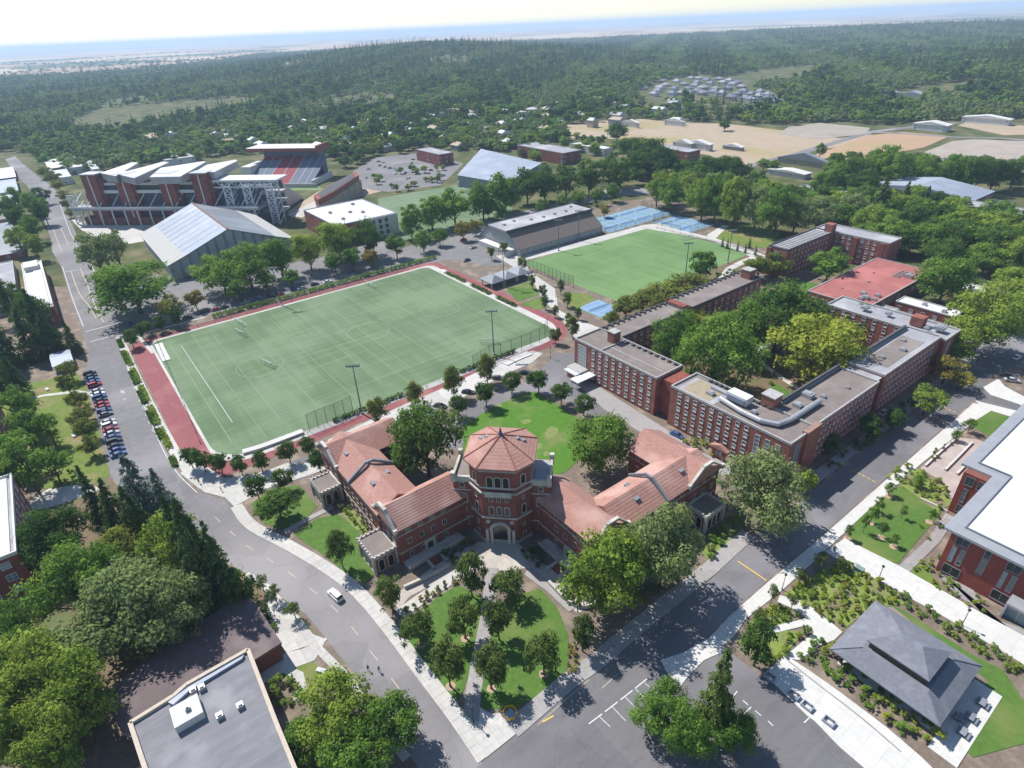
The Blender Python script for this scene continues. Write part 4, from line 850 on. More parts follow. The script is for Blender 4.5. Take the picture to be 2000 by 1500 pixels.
def win_meshes(w, h, style):
    k = (round(w, 2), round(h, 2), style)
    if k in _wm: return _wm[k]
    f, p = MB(), MB(); t = .13 if style != 'thin' else .07
    if style == 'arch':
        n = 7; out = [(-w / 2, -h / 2)] + [(-w / 2 * math.cos(math.pi * i / n), h / 2 - w / 2 + w / 2 * math.sin(math.pi * i / n)) for i in range(n + 1)] + [(w / 2, -h / 2)]
        q = [(x * 1.28, z + (.22 if z > 0 else -.1)) for x, z in out]; m_ = len(out)
        f.add([(x, .02, z) for x, z in q] + [(x, -.12, z) for x, z in q] + [(x, -.12, z) for x, z in out] + [(x, .02, z) for x, z in out],
              [(i + m_, i, i + 1, i + 1 + m_) for i in range(m_ - 1)] + [(i + 2 * m_, i + m_, i + 1 + m_, i + 1 + 2 * m_) for i in range(m_ - 1)] + [(i + 3 * m_, i + 2 * m_, i + 1 + 2 * m_, i + 1 + 3 * m_) for i in range(m_ - 1)])
        f.box(-w * .7, w * .7, -.16, 0, -h / 2 - .2, -h / 2)
        p.add([(x, -.03, z) for x, z in out], [tuple(range(m_))[::-1]])
    else:
        f.box(-w / 2, w / 2, -.1, .03, h / 2 - t, h / 2); f.box(-w / 2, w / 2, -.14, .03, -h / 2, -h / 2 + t)
        f.box(-w / 2, -w / 2 + t, -.095, .03, -h / 2 + t, h / 2 - t); f.box(w / 2 - t, w / 2, -.095, .03, -h / 2 + t, h / 2 - t)
        if style == 'panel': f.box(-w / 2 + t, w / 2 - t, -.06, .02, -h / 2 + t, -h * .12)
        elif style == 'grid':
            nx = max(1, round(w / 1.1)); nz = max(1, round(h / 1.3))
            for i in range(1, nx): f.box(-w / 2 + w * i / nx - .05, -w / 2 + w * i / nx + .05, -.08, .02, -h / 2 + t, h / 2 - t)
            for i in range(1, nz): f.box(-w / 2 + t, w / 2 - t, -.085, .02, -h / 2 + h * i / nz - .05, -h / 2 + h * i / nz + .05)
        else: f.box(-.04, .04, -.08, .02, -h / 2 + t, h / 2 - t)
        p.box(-w / 2 + .04, w / 2 - .04, -.04, -.01, -h / 2 + .04, h / 2 - .04)
    res = []
    for b, nm in ((f, 'window'), (p, 'pane')):
        me = bpy.data.meshes.new(nm); me.from_pydata(b.v, [], b.f); res.append(me)
    _wm[k] = res; return res
_wv = {}
def window(parent, x, y, z, ang, w, h, style='panel', fm=None, gm=None):
    if isinstance(ang, str): ang = FACE[ang]
    fm = fm or FRAME; gm = gm or random.choice((GLASS, GLASS, GLASSD, GLASSB, BLIND)); k = (round(w, 2), round(h, 2), style, fm.name, gm.name)
    if k not in _wv:
        a, c = win_meshes(w, h, style); a = a.copy(); c = c.copy(); a.materials.append(fm); c.materials.append(gm); _wv[k] = (a, c)
    a, c = _wv[k]; L = parent.location
    o = bpy.data.objects.new('window', a); COL.objects.link(o); o.parent = parent; o.location = (x - L[0], y - L[1], z - L[2]); o.rotation_euler = (0, 0, ang)
    q = bpy.data.objects.new('pane', c); COL.objects.link(q); q.parent = o
    return o
def wins(parent, face, fixed, us, zs, w, h, style='panel', fm=None, gm=None, T=None):
    for u in us:
        for z in zs:
            x, y = (u, fixed) if face in ('-y', '+y') else (fixed, u); a = FACE[face]
            if T is not None: x, y, _ = T((x, y, 0)); a = T.ang(a)
            window(parent, x, y, z, a, w, h, style, fm, gm)
def lin(a, b, n): return [a + (b - a) * i / (n - 1) for i in range(n)]
def gable(b, x0, x1, y0, y1, ze, zr, axis, ov=.5, hip=0.0):
    """closed roof: eaves at ze, ridge at zr; hip = ridge inset at both ends"""
    x0 -= ov; x1 += ov; y0 -= ov; y1 += ov; t = .3
    if axis == 'x': A = [(x0, y0), (x1, y0), (x1, y1), (x0, y1)]; m_ = (y0 + y1) / 2; r0, r1 = (x0 + hip, m_), (x1 - hip, m_)
    else: A = [(x1, y0), (x1, y1), (x0, y1), (x0, y0)]; m_ = (x0 + x1) / 2; r0, r1 = (m_, y0 + hip), (m_, y1 - hip)
    v = [(x, y, ze - t) for x, y in A] + [(x, y, ze) for x, y in A] + [(*r0, zr), (*r1, zr)]
    b.add(v, [(3, 2, 1, 0), (0, 1, 5, 4), (1, 2, 6, 5), (2, 3, 7, 6), (3, 0, 4, 7), (4, 5, 9, 8), (6, 7, 8, 9), (5, 6, 9), (7, 4, 8)])
def parapet(b, x0, x1, y0, y1, z0, z1, t=.4):
    b.box(x0, x1, y0, y0 + t, z0, z1); b.box(x0, x1, y1 - t, y1, z0, z1); b.box(x0, x0 + t, y0 + t, y1 - t, z0, z1); b.box(x1 - t, x1, y0 + t, y1 - t, z0, z1)
def flatroof(o, x0, x1, y0, y1, z, wm, rm, cm=COPE, ph=.6, name='wall'):
    part(name, wm, o, lambda b: b.box(x0, x1, y0, y1, -.1, z))
    part('roof', rm, o, lambda b: b.box(x0 + .35, x1 - .35, y0 + .35, y1 - .35, z - .2, z + .06))
    part('parapet', cm, o, lambda b: parapet(b, x0 - .08, x1 + .08, y0 - .08, y1 + .08, z - .12, z + ph, .42))
def unit(o, x, y, z, sx, sy, sz, m=None):
    part('rooftop_unit', m or METAL, o, lambda b: (b.box(x - sx / 2, x + sx / 2, y - sy / 2, y + sy / 2, z, z + sz), b.box(x - sx * .3, x + sx * .3, y - sy * .3, y + sy * .3, z + sz, z + sz + .25)))
# ------------------------------------------------------------------ dormitory quadrangle
ZD = 13.5; rows = [1.9, 4.5, 7.1, 9.7, 12.1]
dA = thing('dormitory', 'L-shaped brick dormitory with glazed stair strip and white entrance canopy facing the quad lawn', 'building', (-120, 140, 0))
flatroof(dA, -142, -104.5, 132, 144.5, ZD, BRICK, ROOFB)
flatroof(dA, -142, -131.5, 144.5, 180, ZD, BRICK, ROOFB, DARK)
flatroof(dA, -142.5, -131, 183, 229, ZD + .4, BRICK, ROOFB, DARK)
part('stair_link', BRICK2, dA, lambda b: b.box(-141, -133, 180, 183, 0, ZD + 1.2))
for x, y, s in ((-131.5, 140.8, 3.2), (-136, 226, 4.2)):
    part('chimney', BRICK, dA, lambda b: b.box(x - s / 2, x + s / 2, y - s / 2, y + s / 2, ZD, ZD + 4))
    part('chimney_cap', COPE, dA, lambda b: b.box(x - s / 2 - .15, x + s / 2 + .15, y - s / 2 - .15, y + s / 2 + .15, ZD + 4, ZD + 4.3))
window(dA, -138, 132, 7.6, '-y', 4.2, 9.6, 'grid')
wins(dA, '-y', 132, lin(-132.5, -107, 9), rows, 1.35, 1.5)
wins(dA, '+x', -104.5, [138], rows, 1.2, 1.5)
wins(dA, '+x', -131.5, lin(148, 177, 9), rows, 1.2, 1.5); wins(dA, '+x', -131, lin(186, 226, 11), rows, 1.2, 1.5)
part('canopy', STEELW, dA, lambda b: (b.box(-135, -131, 123.5, 132, 3.2, 3.6), b.box(-141, -135, 126, 132, 3.6, 4.0)))
part('entrance_block', BRICK, dA, lambda b: b.box(-141.5, -135, 128, 132, 0, 3.6))
part('entrance_roof', COPE, dA, lambda b: b.box(-141.7, -134.8, 127.8, 132, 4.0, 4.2))
for x in (-134.5, -131.5): part('column', STEELW, dA, lambda b: b.tube([(x, 124, 0), (x, 124, 3.3)], [.15, .15], 8))
part('expansion_joint', COPE, dA, lambda b: (b.box(-129, -106, 136.8, 137.1, ZD + .05, ZD + .2), b.box(-129.6, -129.2, 132.5, 144, ZD + .05, ZD + .5)))
for y in lin(146, 178, 12): part('roof_vent', DARK, dA, lambda b: b.box(-141.5, -140.2, y, y + .8, ZD, ZD + .9))
for y in lin(186, 226, 14): part('roof_vent', DARK, dA, lambda b: b.box(-142, -140.7, y, y + .8, ZD + .4, ZD + 1.3))
for x in lin(-128, -107, 9): part('roof_vent', DARK, dA, lambda b: b.box(x, x + .9, 143, 144, ZD, ZD + .7))
dB = thing('dormitory', 'corner brick dormitory with three tall glazed strips and rooftop machinery beside the boulevard', 'building', (-75, 140, 0))
flatroof(dB, -98.5, -59.2, 131.8, 144, ZD, BRICK, ROOFB)
flatroof(dB, -72, -59.6, 144, 180, ZD, BRICK, ROOFB, COPE)
part('stair_link', BRICK2, dB, lambda b: b.box(-104.5, -98.5, 134.5, 143, 0, ZD - .6))
part('corner_pier', BRICK, dB, lambda b: b.box(-60.2, -58.6, 139, 146, 0, ZD + .9))
wins(dB, '-y', 131.8, lin(-95, -72, 9), rows, 1.35, 1.5)
for x in (-68.4, -65.4, -62.4): window(dB, x, 131.8, 7.2, '-y', 1.5, 9.4, 'grid', None, GLASSB)
window(dB, -59.2, 136, 7, '+x', 2.2, 9.8, 'grid', None, GLASSB)
wins(dB, '+x', -59.6, lin(149, 178, 14), rows, .95, 1.2)
wins(dB, '+x', -98.5, [138], rows, .9, 1.2)
part('chimney', BRICK, dB, lambda b: b.box(-75.5, -71.5, 143, 147, ZD, ZD + 3.6)); part('chimney_cap', COPE, dB, lambda b: b.box(-75.7, -71.3, 142.8, 147.2, ZD + 3.6, ZD + 3.9))
o_ = part('air_handler', ROOFW, dB, lambda b: b.box(-83.5, -77, 138, 141.4, ZD + .5, ZD + 2.9)); part('louvre', METALB, o_, lambda b: b.box(-83, -77.5, 137.6, 137.95, ZD + .8, ZD + 2.5))
part('duct', METAL, dB, lambda b: b.tube([(-84, 136, ZD + 1), (-76, 134.6, ZD + 1), (-70, 134.6, ZD + 1), (-66, 136.5, ZD + 1), (-65, 141, ZD + 1), (-65, 156, ZD + 1)], [.75] * 6, 8))
part('duct', METAL, dB, lambda b: b.box(-90, -83, 139.5, 141, ZD + .1, ZD + 1))
for x, y, s in ((-88, 137, 2.2), (-74, 138, 1.6), (-68, 150, 2.4), (-66, 160, 1.4), (-64, 170, 1.2), (-69, 157, 3)): unit(dB, x, y, ZD + .06, s, s * .8, s * .45)
for x in lin(-93, -73, 12): part('roof_vent', DARK, dB, lambda b: b.box(x, x + .9, 142.6, 143.5, ZD, ZD + .8))
part('roof_patch', ROOFG, dB, lambda b: b.box(-97, -84, 133, 142, ZD + .06, ZD + .13))
part('roof_patch', mat('straw_gravel', (.36, .3, .2), (.28, .23, .16), scale=.5, detail=9), dB, lambda b: b.box(-95.5, -86, 133.5, 141.5, ZD + .13, ZD + .18))
part('inner_parapet', DARK, dB, lambda b: b.box(-72.3, -71.6, 148, 180, ZD + .6, ZD + 1.5))
dC = thing('dormitory', 'long brick dormitory with patched grey roof along the far boulevard end', 'building', (-65, 205, 0))
flatroof(dC, -71, -60, 184, 224, ZD + .5, BRICK, ROOFG)
part('stair_link', BRICK2, dC, lambda b: b.box(-70, -61, 180, 184, 0, ZD - .4)); part('link_roof', ROOFG, dC, lambda b: b.box(-70.4, -60.6, 179.8, 184.2, ZD - .4, ZD - .1))
flatroof(dC, -100, -58.5, 224, 236, ZD - .4, BRICK, ROOFG)
wins(dC, '+x', -60, lin(187, 219, 15), rows, .95, 1.2); wins(dC, '-y', 224, lin(-97, -74, 7), rows, 1.3, 1.5)
window(dC, -58.5, 228, 7, '+x', 1.8, 9.8, 'grid', None, GLASSB)
part('chimney', BRICK, dC, lambda b: b.box(-72, -68, 228, 232, ZD, ZD + 3.2)); part('roof_deck', ROOFB, dC, lambda b: b.box(-69, -62, 190, 216, ZD + .56, ZD + .64))
for x, y, s in ((-66, 195, 1.5), (-64, 205, 1.8), (-67, 212, 1.4), (-63, 230, 3), (-80, 230, 2), (-88, 229, 2.4), (-66, 227, 1.6)): unit(dC, x, y, ZD + .6, s, s, s * .4)
part('inner_parapet', DARK, dC, lambda b: b.box(-71.3, -70.5, 186, 222, ZD + 1.1, ZD + 2))
dD = thing('dormitory', 'far brick dormitory of two wings with chimney beyond the red roof', 'building', (-148, 300, 0))
flatroof(dD, -154, -144, 270, 312, ZD, BRICK, ROOFG, DARK); flatroof(dD, -154, -117, 312, 324.5, ZD, BRICK, ROOFG)
part('chimney', BRICK, dD, lambda b: b.box(-148.5, -144.5, 310, 314, ZD, ZD + 4))
for x in (-154.5, -134, -121): part('pier', BRICK2, dD, lambda b: b.box(x, x + 2.4, 311.2 if x > -150 else 269.3, 312 if x > -150 else 270, 0, ZD - .3))
window(dD, -149.5, 270, 7, '-y', 3, 9.8, 'grid', None, GLASSB); window(dD, -119.2, 312, 7, '-y', 2.6, 9.8, 'grid', None, GLASSB)
wins(dD, '-y', 312, lin(-142, -123.5, 7), rows, 1.3, 1.4); wins(dD, '+x', -144, lin(274, 306, 11), rows, 1.1, 1.3)
for y in lin(272, 308, 16): part('roof_rail', COPE, dD, lambda b: b.box(-152.5, -145.5, y, y + .5, ZD, ZD + .5))
# ------------------------------------------------------------------ dining hall and annexes
dh = thing('dining_hall', 'low dining hall with a wide red membrane roof and vents', 'building', (-107, 280, 0))
flatroof(dh, -120.5, -95, 249, 311, 6, BRICK, ROOFR, COPE, .3)
wins(dh, '+x', -95, lin(255, 305, 12), [3.2], 2.4, 2.2, 'grid'); wins(dh, '-y', 249, lin(-117, -99, 5), [3.2], 2.4, 2.2, 'grid')
for i in range(14): unit(dh, -104 + (i % 4) * 1.8, 300 - (i // 4) * 2.6, 6.1, 1, 1, .6)
for x, y, s in ((-103, 262, 2.2), (-100, 258, 2.6), (-98, 264, 2), (-101, 256, 1.8), (-97, 259, 1.8), (-108, 277, 1), (-99, 295, 3), (-112, 262, .8), (-112, 290, .8)): unit(dh, x, y, 6.1, s, s * .8, s * .5)
ax = thing('annex_block', 'white roofed annexes stepping down beside the red roofed dining hall', 'building', (-80, 290, 0))
for x0, x1, y0, y1, z in ((-92, -70, 268, 276, 4.5), (-88, -66, 252, 260, 4), (-84, -64, 300, 309, 5), (-78, -62, 288, 296, 4.6), (-94, -88, 250, 262, 4)):
    flatroof(ax, x0, x1, y0, y1, z, BRICK2, ROOFW if z != 4 else ROOFG, COPE, .35)
    wins(ax, '-y', y0, lin(x0 + 2, x1 - 2, 5), [z * .5], 1.6, 1.6, 'plain')
    wins(ax, '+x', x1, lin(y0 + 2, y1 - 2, 2), [z * .5], 1.6, 1.6, 'plain')
    for k in range(3): unit(ax, random.uniform(x0 + 2, x1 - 2), random.uniform(y0 + 2, y1 - 2), z, 1.6, 1.4, .9)
vh = thing('brick_shed', 'small brick hall with rounded gable beside the white annexes', 'building', (-66, 262, 0))
part('wall', BRICK, vh, lambda b: b.prism([(-75, 243), (-61, 243), (-61, 250), (-75, 250)], 0, 5)); part('roof', ROOFB, vh, lambda b: gable(b, -75, -61, 243, 250, 5, 7.5, 'y', .2))
# ------------------------------------------------------------------ clay-tiled hall, mirrored about its diagonal
C0 = (-96.0, 66.0); DV = math.pi / 4
class Mir:
    flip = True
    def __call__(s, v): return (C0[0] - (v[1] - C0[1]), C0[1] - (v[0] - C0[0]), v[2])
    def ang(s, a): return -a + math.pi / 2
class Idt:
    flip = False
    def __call__(s, v): return v
    def ang(s, a): return a
hall = thing('tiled_hall', 'grand brick hall with clay tile roofs, two bent wings and an octagonal tower', 'building', (-96, 66, 0))
for T in (Idt(), Mir()):
    for x0, x1, y0, y1, ax_, zr in ((-110, -100, 38, 58, 'y', 15.2), (-141, -108, 37.4, 48.6, 'x', 14.6), (-143.5, -131.5, 37.2, 57, 'y', 15)):
        part('wall', BRICK2, hall, lambda b: b.box(x0, x1, y0, y1, 0, 11.3), T)
        part('roof', TILE, hall, lambda b: gable(b, x0, x1, y0, y1, 11.3, zr, ax_, .6, 0 if x0 != -110 else 0), T)
        part('string_course', STONE, hall, lambda b: (parapet(b, x0 - .1, x1 + .1, y0 - .1, y1 + .1, 3.6, 3.9, .3), parapet(b, x0 - .11, x1 + .11, y0 - .11, y1 + .11, 8.9, 9.1, .3), parapet(b, x0 - .2, x1 + .2, y0 - .2, y1 + .2, 10.7, 10.95, .4)), T)
    # gable copings and fire wall
    for x0, x1, y, zr in ((-110.6, -99.4, 37.6, 15.2), (-144.1, -130.9, 36.8, 15)):
        m_ = (x0 + x1) / 2
        part('gable_coping', STONE, hall, lambda b: (b.bar((x0, y, 11.4), (m_ - 1.6, y, zr + .1), .7, .5), b.bar((x1, y, 11.4), (m_ + 1.6, y, zr + .1), .7, .5), b.box(m_ - 1.8, m_ + 1.8, y - .4, y + .4, zr - .2, zr + .5), b.box(x0 - .3, x0 + .5, y - .45, y + .45, 10.8, 12), b.box(x1 - .5, x1 + .3, y - .45, y + .45, 10.8, 12)), T)
        part('gable_wall', BRICK2, hall, lambda b: b.add([(x0 + .6, y + .1, 11), (x1 - .6, y + .1, 11), (m_, y + .1, zr), (x0 + .6, y + .75, 11), (x1 - .6, y + .75, 11), (m_, y + .75, zr)], [(0, 1, 2), (5, 4, 3), (0, 3, 4, 1), (1, 4, 5, 2), (2, 5, 3, 0)]), T)
    part('fire_wall', METALD, hall, lambda b: (b.bar((-123, 36.6, 11.6), (-123, 42, 15.1), .6, .7), b.bar((-123, 42, 15.1), (-123, 44, 15.1), .6, .7), b.bar((-123, 44, 15.1), (-123, 49.3, 11.6), .6, .7)), T)
    for x in (-133, -117): part('skylight', METALD, hall, lambda b: b.bar((x, 40.6, 13.45), (x + 1.5, 40.6, 13.45), .9, .5), T)
    part('skylight', METALD, hall, lambda b: b.bar((-119, 45.6, 13.3), (-117.6, 45.6, 13.3), .9, .5), T)
    zs = [2.1, 6.4, 10.0]
    wins(hall, '+x', -100, [41, 44.2, 47.4, 50.6], zs, 1.2, 1.7, 'plain', STONE, GLASSD, T)
    wins(hall, '-y', 37.4, lin(-129, -113, 7), zs, 1.2, 1.7, 'plain', STONE, GLASSD, T)
    wins(hall, '-y', 37.2, [-141, -137.5, -134], zs, 1.2, 1.7, 'plain', STONE, GLASSD, T)
    wins(hall, '-y', 38, [-108, -105, -102], [6.9, 10.0], 1.1, 1.7, 'arch', STONE, GLASSD, T)
    wins(hall, '+x', -131.5, [51, 54], zs, 1.2, 1.7, 'plain', STONE, GLASSD, T)
    door = part('door', mat('dark_wood', (.06, .035, .025)), hall, lambda b: b.box(-100.02, -99.86, 45.2, 46.8, 0, 2.6), T)
    part('door_surround', STONE, door, lambda b: (b.box(-100, -99.6, 44.5, 45.2, 0, 3.2), b.box(-100, -99.6, 46.8, 47.5, 0, 3.2), b.box(-100, -99.6, 44.5, 47.5, 3.2, 4)), T)
    # arcaded porches with battlements
    for x0, x1, y0, y1 in ((-109.5, -101, 31.5, 38), (-138.8, -131.2, 31, 37.2)):
        pr = part('porch', BRICK, hall, lambda b: b.box(x0 + .3, x1 - .3, y0 + .3, y1, -.1, 5), T)
        part('porch_roof', ROOFB, pr, lambda b: b.box(x0 + .4, x1 - .4, y0 + .4, y1, 5, 5.25), T)
        part('porch_cornice', STONE, pr, lambda b: parapet(b, x0, x1, y0, y1 - .1, 4.6, 5.5, .5), T)
        part('battlement', STONE, pr, lambda b: ([b.box(x, x + .4, y0 - .02, y0 + .38, 5.5, 5.85) for x in lin(x0, x1 - .55, 8)], [b.box(x1 - .38, x1 + .02, y, y + .4, 5.5, 5.85) for y in lin(y0 + 1, y1 - .8, 5)], [b.box(x0 - .02, x0 + .38, y, y + .4, 5.5, 5.85) for y in lin(y0 + 1, y1 - .8, 5)]), T)
        for x, y in ((x0, y0), (x1 - .6, y0), (x1 - .6, y1 - .7), (x0, y1 - .7)): part('porch_pier', STONE, pr, lambda b: b.box(x, x + .6, y, y + .6, -.1, 4.6), T)
        wins(hall, '-y', y0 + .28, lin(x0 + 2, x1 - 2, 3), [2.2], 1.3, 3.4, 'arch', STONE, GLASSD, T); wins(hall, '+x', x1 - .28, lin(y0 + 2.1, y1 - 2, 2), [2.2], 1.3, 3.4, 'arch', STONE, GLASSD, T)
    # terrace with steps beside the tower
    part('terrace', STONE, hall, lambda b: (b.box(-100, -97.2, 38.5, 54, -.1, .9), b.box(-97.2, -96.9, 38.5, 43, .9, 1.6), b.box(-97.2, -96.9, 47, 54, .9, 1.6)), T)
    part('steps', BRICK2, hall, lambda b: [b.box(-97.2, -96.6 + i * .45, 43.6, 46.4, -.1, .8 - i * .17) for i in range(5)], T)
    part('step_wall', STONE, hall, lambda b: (b.box(-96.9, -93.8, 43, 43.5, -.1, 1), b.box(-96.9, -93.8, 46.5, 47, -.1, 1)), T)
def uv(u, v): return (C0[0] + (u + v) * .70711, C0[1] + (u - v) * .70711)
def octo(a, c): return [uv(u, v) for u, v in ((c, a), (a, c), (a, -c), (c, -a), (-c, -a), (-a, -c), (-a, c), (-c, a))]
part('tower_wall', BRICK2, hall, lambda b: b.prism(octo(7.3, 4.1), -.1, 23.2))
part('tower_cornice', COPE, hall, lambda b: (b.prism(octo(7.6, 4.25), 22.2, 22.6), b.prism(octo(7.9, 4.4), 22.6, 23.2)))
def roofT(b):
    o1 = octo(8.4, 4.7); o2 = octo(8.4, 4.7); n = 8
    b.add([(x, y, 23.2) for x, y in o1] + [(x, y, 23.7) for x, y in o2] + [(*uv(0, 0), 27.6)], [tuple(range(8))] + [(i, i + 8, (i + 1) % 8 + 8, (i + 1) % 8) for i in range(8)] + [(i + 8, 16, (i + 1) % 8 + 8) for i in range(8)])
tr_ = part('tower_roof', TILE, hall, roofT)
part('finial', mat('verdigris', (.08, .12, .2), (.05, .08, .14)), tr_, lambda b: b.tube([(*uv(0, 0), 27.3), (*uv(0, 0), 27.9), (*uv(0, 0), 28.6), (*uv(0, 0), 29.7)], [.7, .45, .3, .05], 8))
for i in range(8):
    x, y = octo(8.4, 4.7)[i]; part('hip_ridge', mat('ridge_tile', (.3, .13, .1), (.24, .1, .08)), tr_, lambda b: b.bar((x, y, 23.78), (*uv(0, 0), 27.68), .3, .16))
for u, v in ((-3.6, -1.2), (-5, -1.4), (3.8, -1.2), (5.2, -1.4)):
    z = 23.7 + 3.9 * (1 - max(abs(u), abs(v), (abs(u) + abs(v)) * .76) / 8.4); x, y = uv(u, v); part('skylight', METALD, tr_, lambda b: b.box(x - .45, x + .45, y - .45, y + .45, z - .3, z + .25))
part('stone_band', STONE, hall, lambda b: (b.prism(octo(7.55, 4.2), 7.9, 8.4), b.prism(octo(7.62, 4.25), 15.6, 16.1), b.prism(octo(7.5, 4.18), 17.3, 17.6), b.prism(octo(7.42, 4.14), .02, 1.0)))
aF = math.pi / 4
def tw(u, z, w, h, style='arch', gm=GLASSD, face=0):
    if face == 0: x, y = uv(u, 7.3); a = aF
    elif face == 1: x, y = uv(5.7 + u * .7071, 5.7 - u * .7071); a = aF + math.pi / 4
    else: x, y = uv(-5.7 + u * .7071, 5.7 + u * .7071); a = aF - math.pi / 4
    window(hall, x, y, z, a, w, h, style, STONE, gm)
for u in (-1.9, 0, 1.9): tw(u, 18.9, 1.35, 3.2); tw(u, 13.9, 1.1, 1.5, 'plain'); tw(u, 10.3, 1.1, 2.4)
for f in (1, 2): tw(0, 19.4, 1.2, 2.6, 'arch', GLASSD, f); tw(0, 10.4, 1.1, 2.6, 'arch', GLASSD, f); tw(0, 5.3, .9, 1.3, 'plain', GLASSD, f); tw(0, 2, 1, 2, 'plain', GLASSD, f); tw(0, 13.8, .9, 1.3, 'plain', GLASSD, f)
def rot(b, pts, z0, z1): b.prism([uv(u, v) for u, v in pts], z0, z1)
bal = part('balcony', STONE, hall, lambda b: (rot(b, [(-3.2, 7.3), (3.2, 7.3), (3.2, 8.2), (-3.2, 8.2)], 15.2, 15.6), rot(b, [(-3.2, 8.0), (3.2, 8.0), (3.2, 8.2), (-3.2, 8.2)], 15.6, 16.7)))
arch = part('portal', STONE, hall, lambda b: [rot(b, [(u, 7.3), (u + .7, 7.3), (u + .7, 8), (u, 8)], -.1, 4.6) for u in (-3.6, -2.5, 1.8, 2.9)])
def archring(b):
    n = 10
    for i in range(n):
        a0, a1 = math.pi * i / n, math.pi * (i + 1) / n; q = []
        for rr in (2.0, 2.7):
            for a in (a0, a1): q.append((rr * math.cos(a), 4.3 + rr * math.sin(a)))
        v = [(*uv(u, vv), z) for vv in (7.3, 7.95) for u, z in (q[0], q[1], q[3], q[2])]
        b.add(v, [(4, 5, 6, 7), (0, 3, 2, 1), (0, 1, 5, 4), (2, 3, 7, 6)])
part('portal_arch', STONE, hall, archring)
def archdoor(b):
    n = 10; q = [(-2, 0)] + [(-2 * math.cos(math.pi * i / n), 4.3 + 2 * math.sin(math.pi * i / n)) for i in range(n + 1)] + [(2, 0)]
    b.add([(*uv(u, 7.36), z) for u, z in q], [tuple(range(len(q)))[::-1]])
part('portal_opening', GLASSD, hall, archdoor)
for u in (-2.9, 2.9): part('medallion', STONE, hall, lambda b: b.tube([(*uv(u, 7.3), 6.9), (*uv(u, 7.55), 6.9)], [.55, .55], 10))
for s in (-1, 1):
    part('flank_wall', BRICK2, hall, lambda b: rot(b, [(s * 6.5, -6), (s * 11.8, -6), (s * 11.8, 3.4), (s * 6.5, 3.4)], -.1, 16.2))
    part('flank_roof', ROOFB if s < 0 else ROOFG, hall, lambda b: rot(b, [(s * 6.6, -5.6), (s * 11.4, -5.6), (s * 11.4, 3), (s * 6.6, 3)], 16.2, 16.4))
    part('flank_parapet', STONE, hall, lambda b: (rot(b, [(s * 6.9, 3.0), (s * 12, 3.0), (s * 12, 3.6), (s * 6.9, 3.6)], 15.6, 17.2), rot(b, [(s * 11.4, -6.2), (s * 12.0, -6.2), (s * 12.0, 3.0), (s * 11.4, 3.0)], 15.6, 17.1), rot(b, [(s * 11.1, 2.6), (s * 12.2, 2.6), (s * 12.2, 3.8), (s * 11.1, 3.8)], 15.5, 18.2), rot(b, [(s * 11.1, -6.4), (s * 12.2, -6.4), (s * 12.2, -5.3), (s * 11.1, -5.3)], 15.5, 18.2)))
    part('flank_band', STONE, hall, lambda b: (rot(b, [(s * 7, 3.3), (s * 11.95, 3.3), (s * 11.95, 3.55), (s * 7, 3.55)], 12.9, 13.2), rot(b, [(s * 7, 3.3), (s * 11.95, 3.3), (s * 11.95, 3.55), (s * 7, 3.55)], 4.2, 4.5)))
    for z, w, h, st in ((14.6, 1, 1.3, 'arch'), (10.6, 1.7, 2.6, 'arch'), (6.8, 1.3, 1.7, 'plain'), (2.4, 1.8, 1.5, 'plain')):
        x, y = uv(s * 9.6, 3.4); window(hall, x, y, z, aF, w, h, st, STONE, GLASSD)
# ------------------------------------------------------------------ new white-roofed building at the boulevard
nb = thing('lecture_building', 'modern dark red brick building with white flat roof and broad grey eaves', 'building', (0, 160, 0))
ZN = 13
for (x0, x1, y0, y1) in ((-27.4, 40, 155, 215), (-21, 40, 131.9, 155)): part('wall', BRICKN, nb, lambda b: b.box(x0, x1, y0, y1, -.1, ZN - .6))
part('eaves', METAL, nb, lambda b: (b.prism([(-28.9, 157.2), (-22.4, 157.2), (-22.4, 130.6), (42, 130.6), (42, 217), (-28.9, 217)], ZN - .6, ZN)))
part('roof', ROOFW, nb, lambda b: b.prism([(-26.2, 160.2), (-19.4, 160.2), (-19.4, 133.6), (40, 133.6), (40, 214), (-26.2, 214)], ZN, ZN + .12))
part('roof_curb', METALD, nb, lambda b: (b.box(-26.4, -19.4, 160.0, 160.2, ZN, ZN + .45), b.box(-19.6, -19.4, 133.6, 160.0, ZN, ZN + .45), b.box(-19.6, 40, 133.4, 133.6, ZN, ZN + .45), b.box(-26.4, -26.2, 160.2, 214, ZN, ZN + .45)))
pn = part('plant_screen', METALD, nb, lambda b: parapet(b, -10, 14, 152, 172, ZN + .1, ZN + 3.4, .3))
part('plant', METAL, pn, lambda b: (b.box(-8, -3, 155, 160, ZN, ZN + 2.4), b.box(-1, 4, 156, 163, ZN, ZN + 2), b.box(-8, -2, 164, 169, ZN, ZN + 2.6)))
for x, y in ((-22, 180), (-10, 185), (-4, 140), (2, 190)): unit(nb, x, y, ZN + .12, .8, .8, .5)
for i, x in enumerate(lin(-18.6, 33, 12)):
    if i % 2 == 0:
        window(nb, x, 131.9, 10.6, '-y', 2.6, 2.6, 'plain', METALD, GLASS); window(nb, x - .8, 131.9, 6.5, '-y', .9, 4.6, 'grid', METALD, GLASSB); window(nb, x + .8, 131.9, 6.5, '-y', 1.0, 4.6, 'grid', METALD, GLASS); window(nb, x + .2, 131.9, 2, '-y', 3.4, 2.6, 'plain', METALD, GLASSD)
    else:
        window(nb, x, 131.9, 8.2, '-y', 1.2, 7, 'grid', METALD, GLASS)
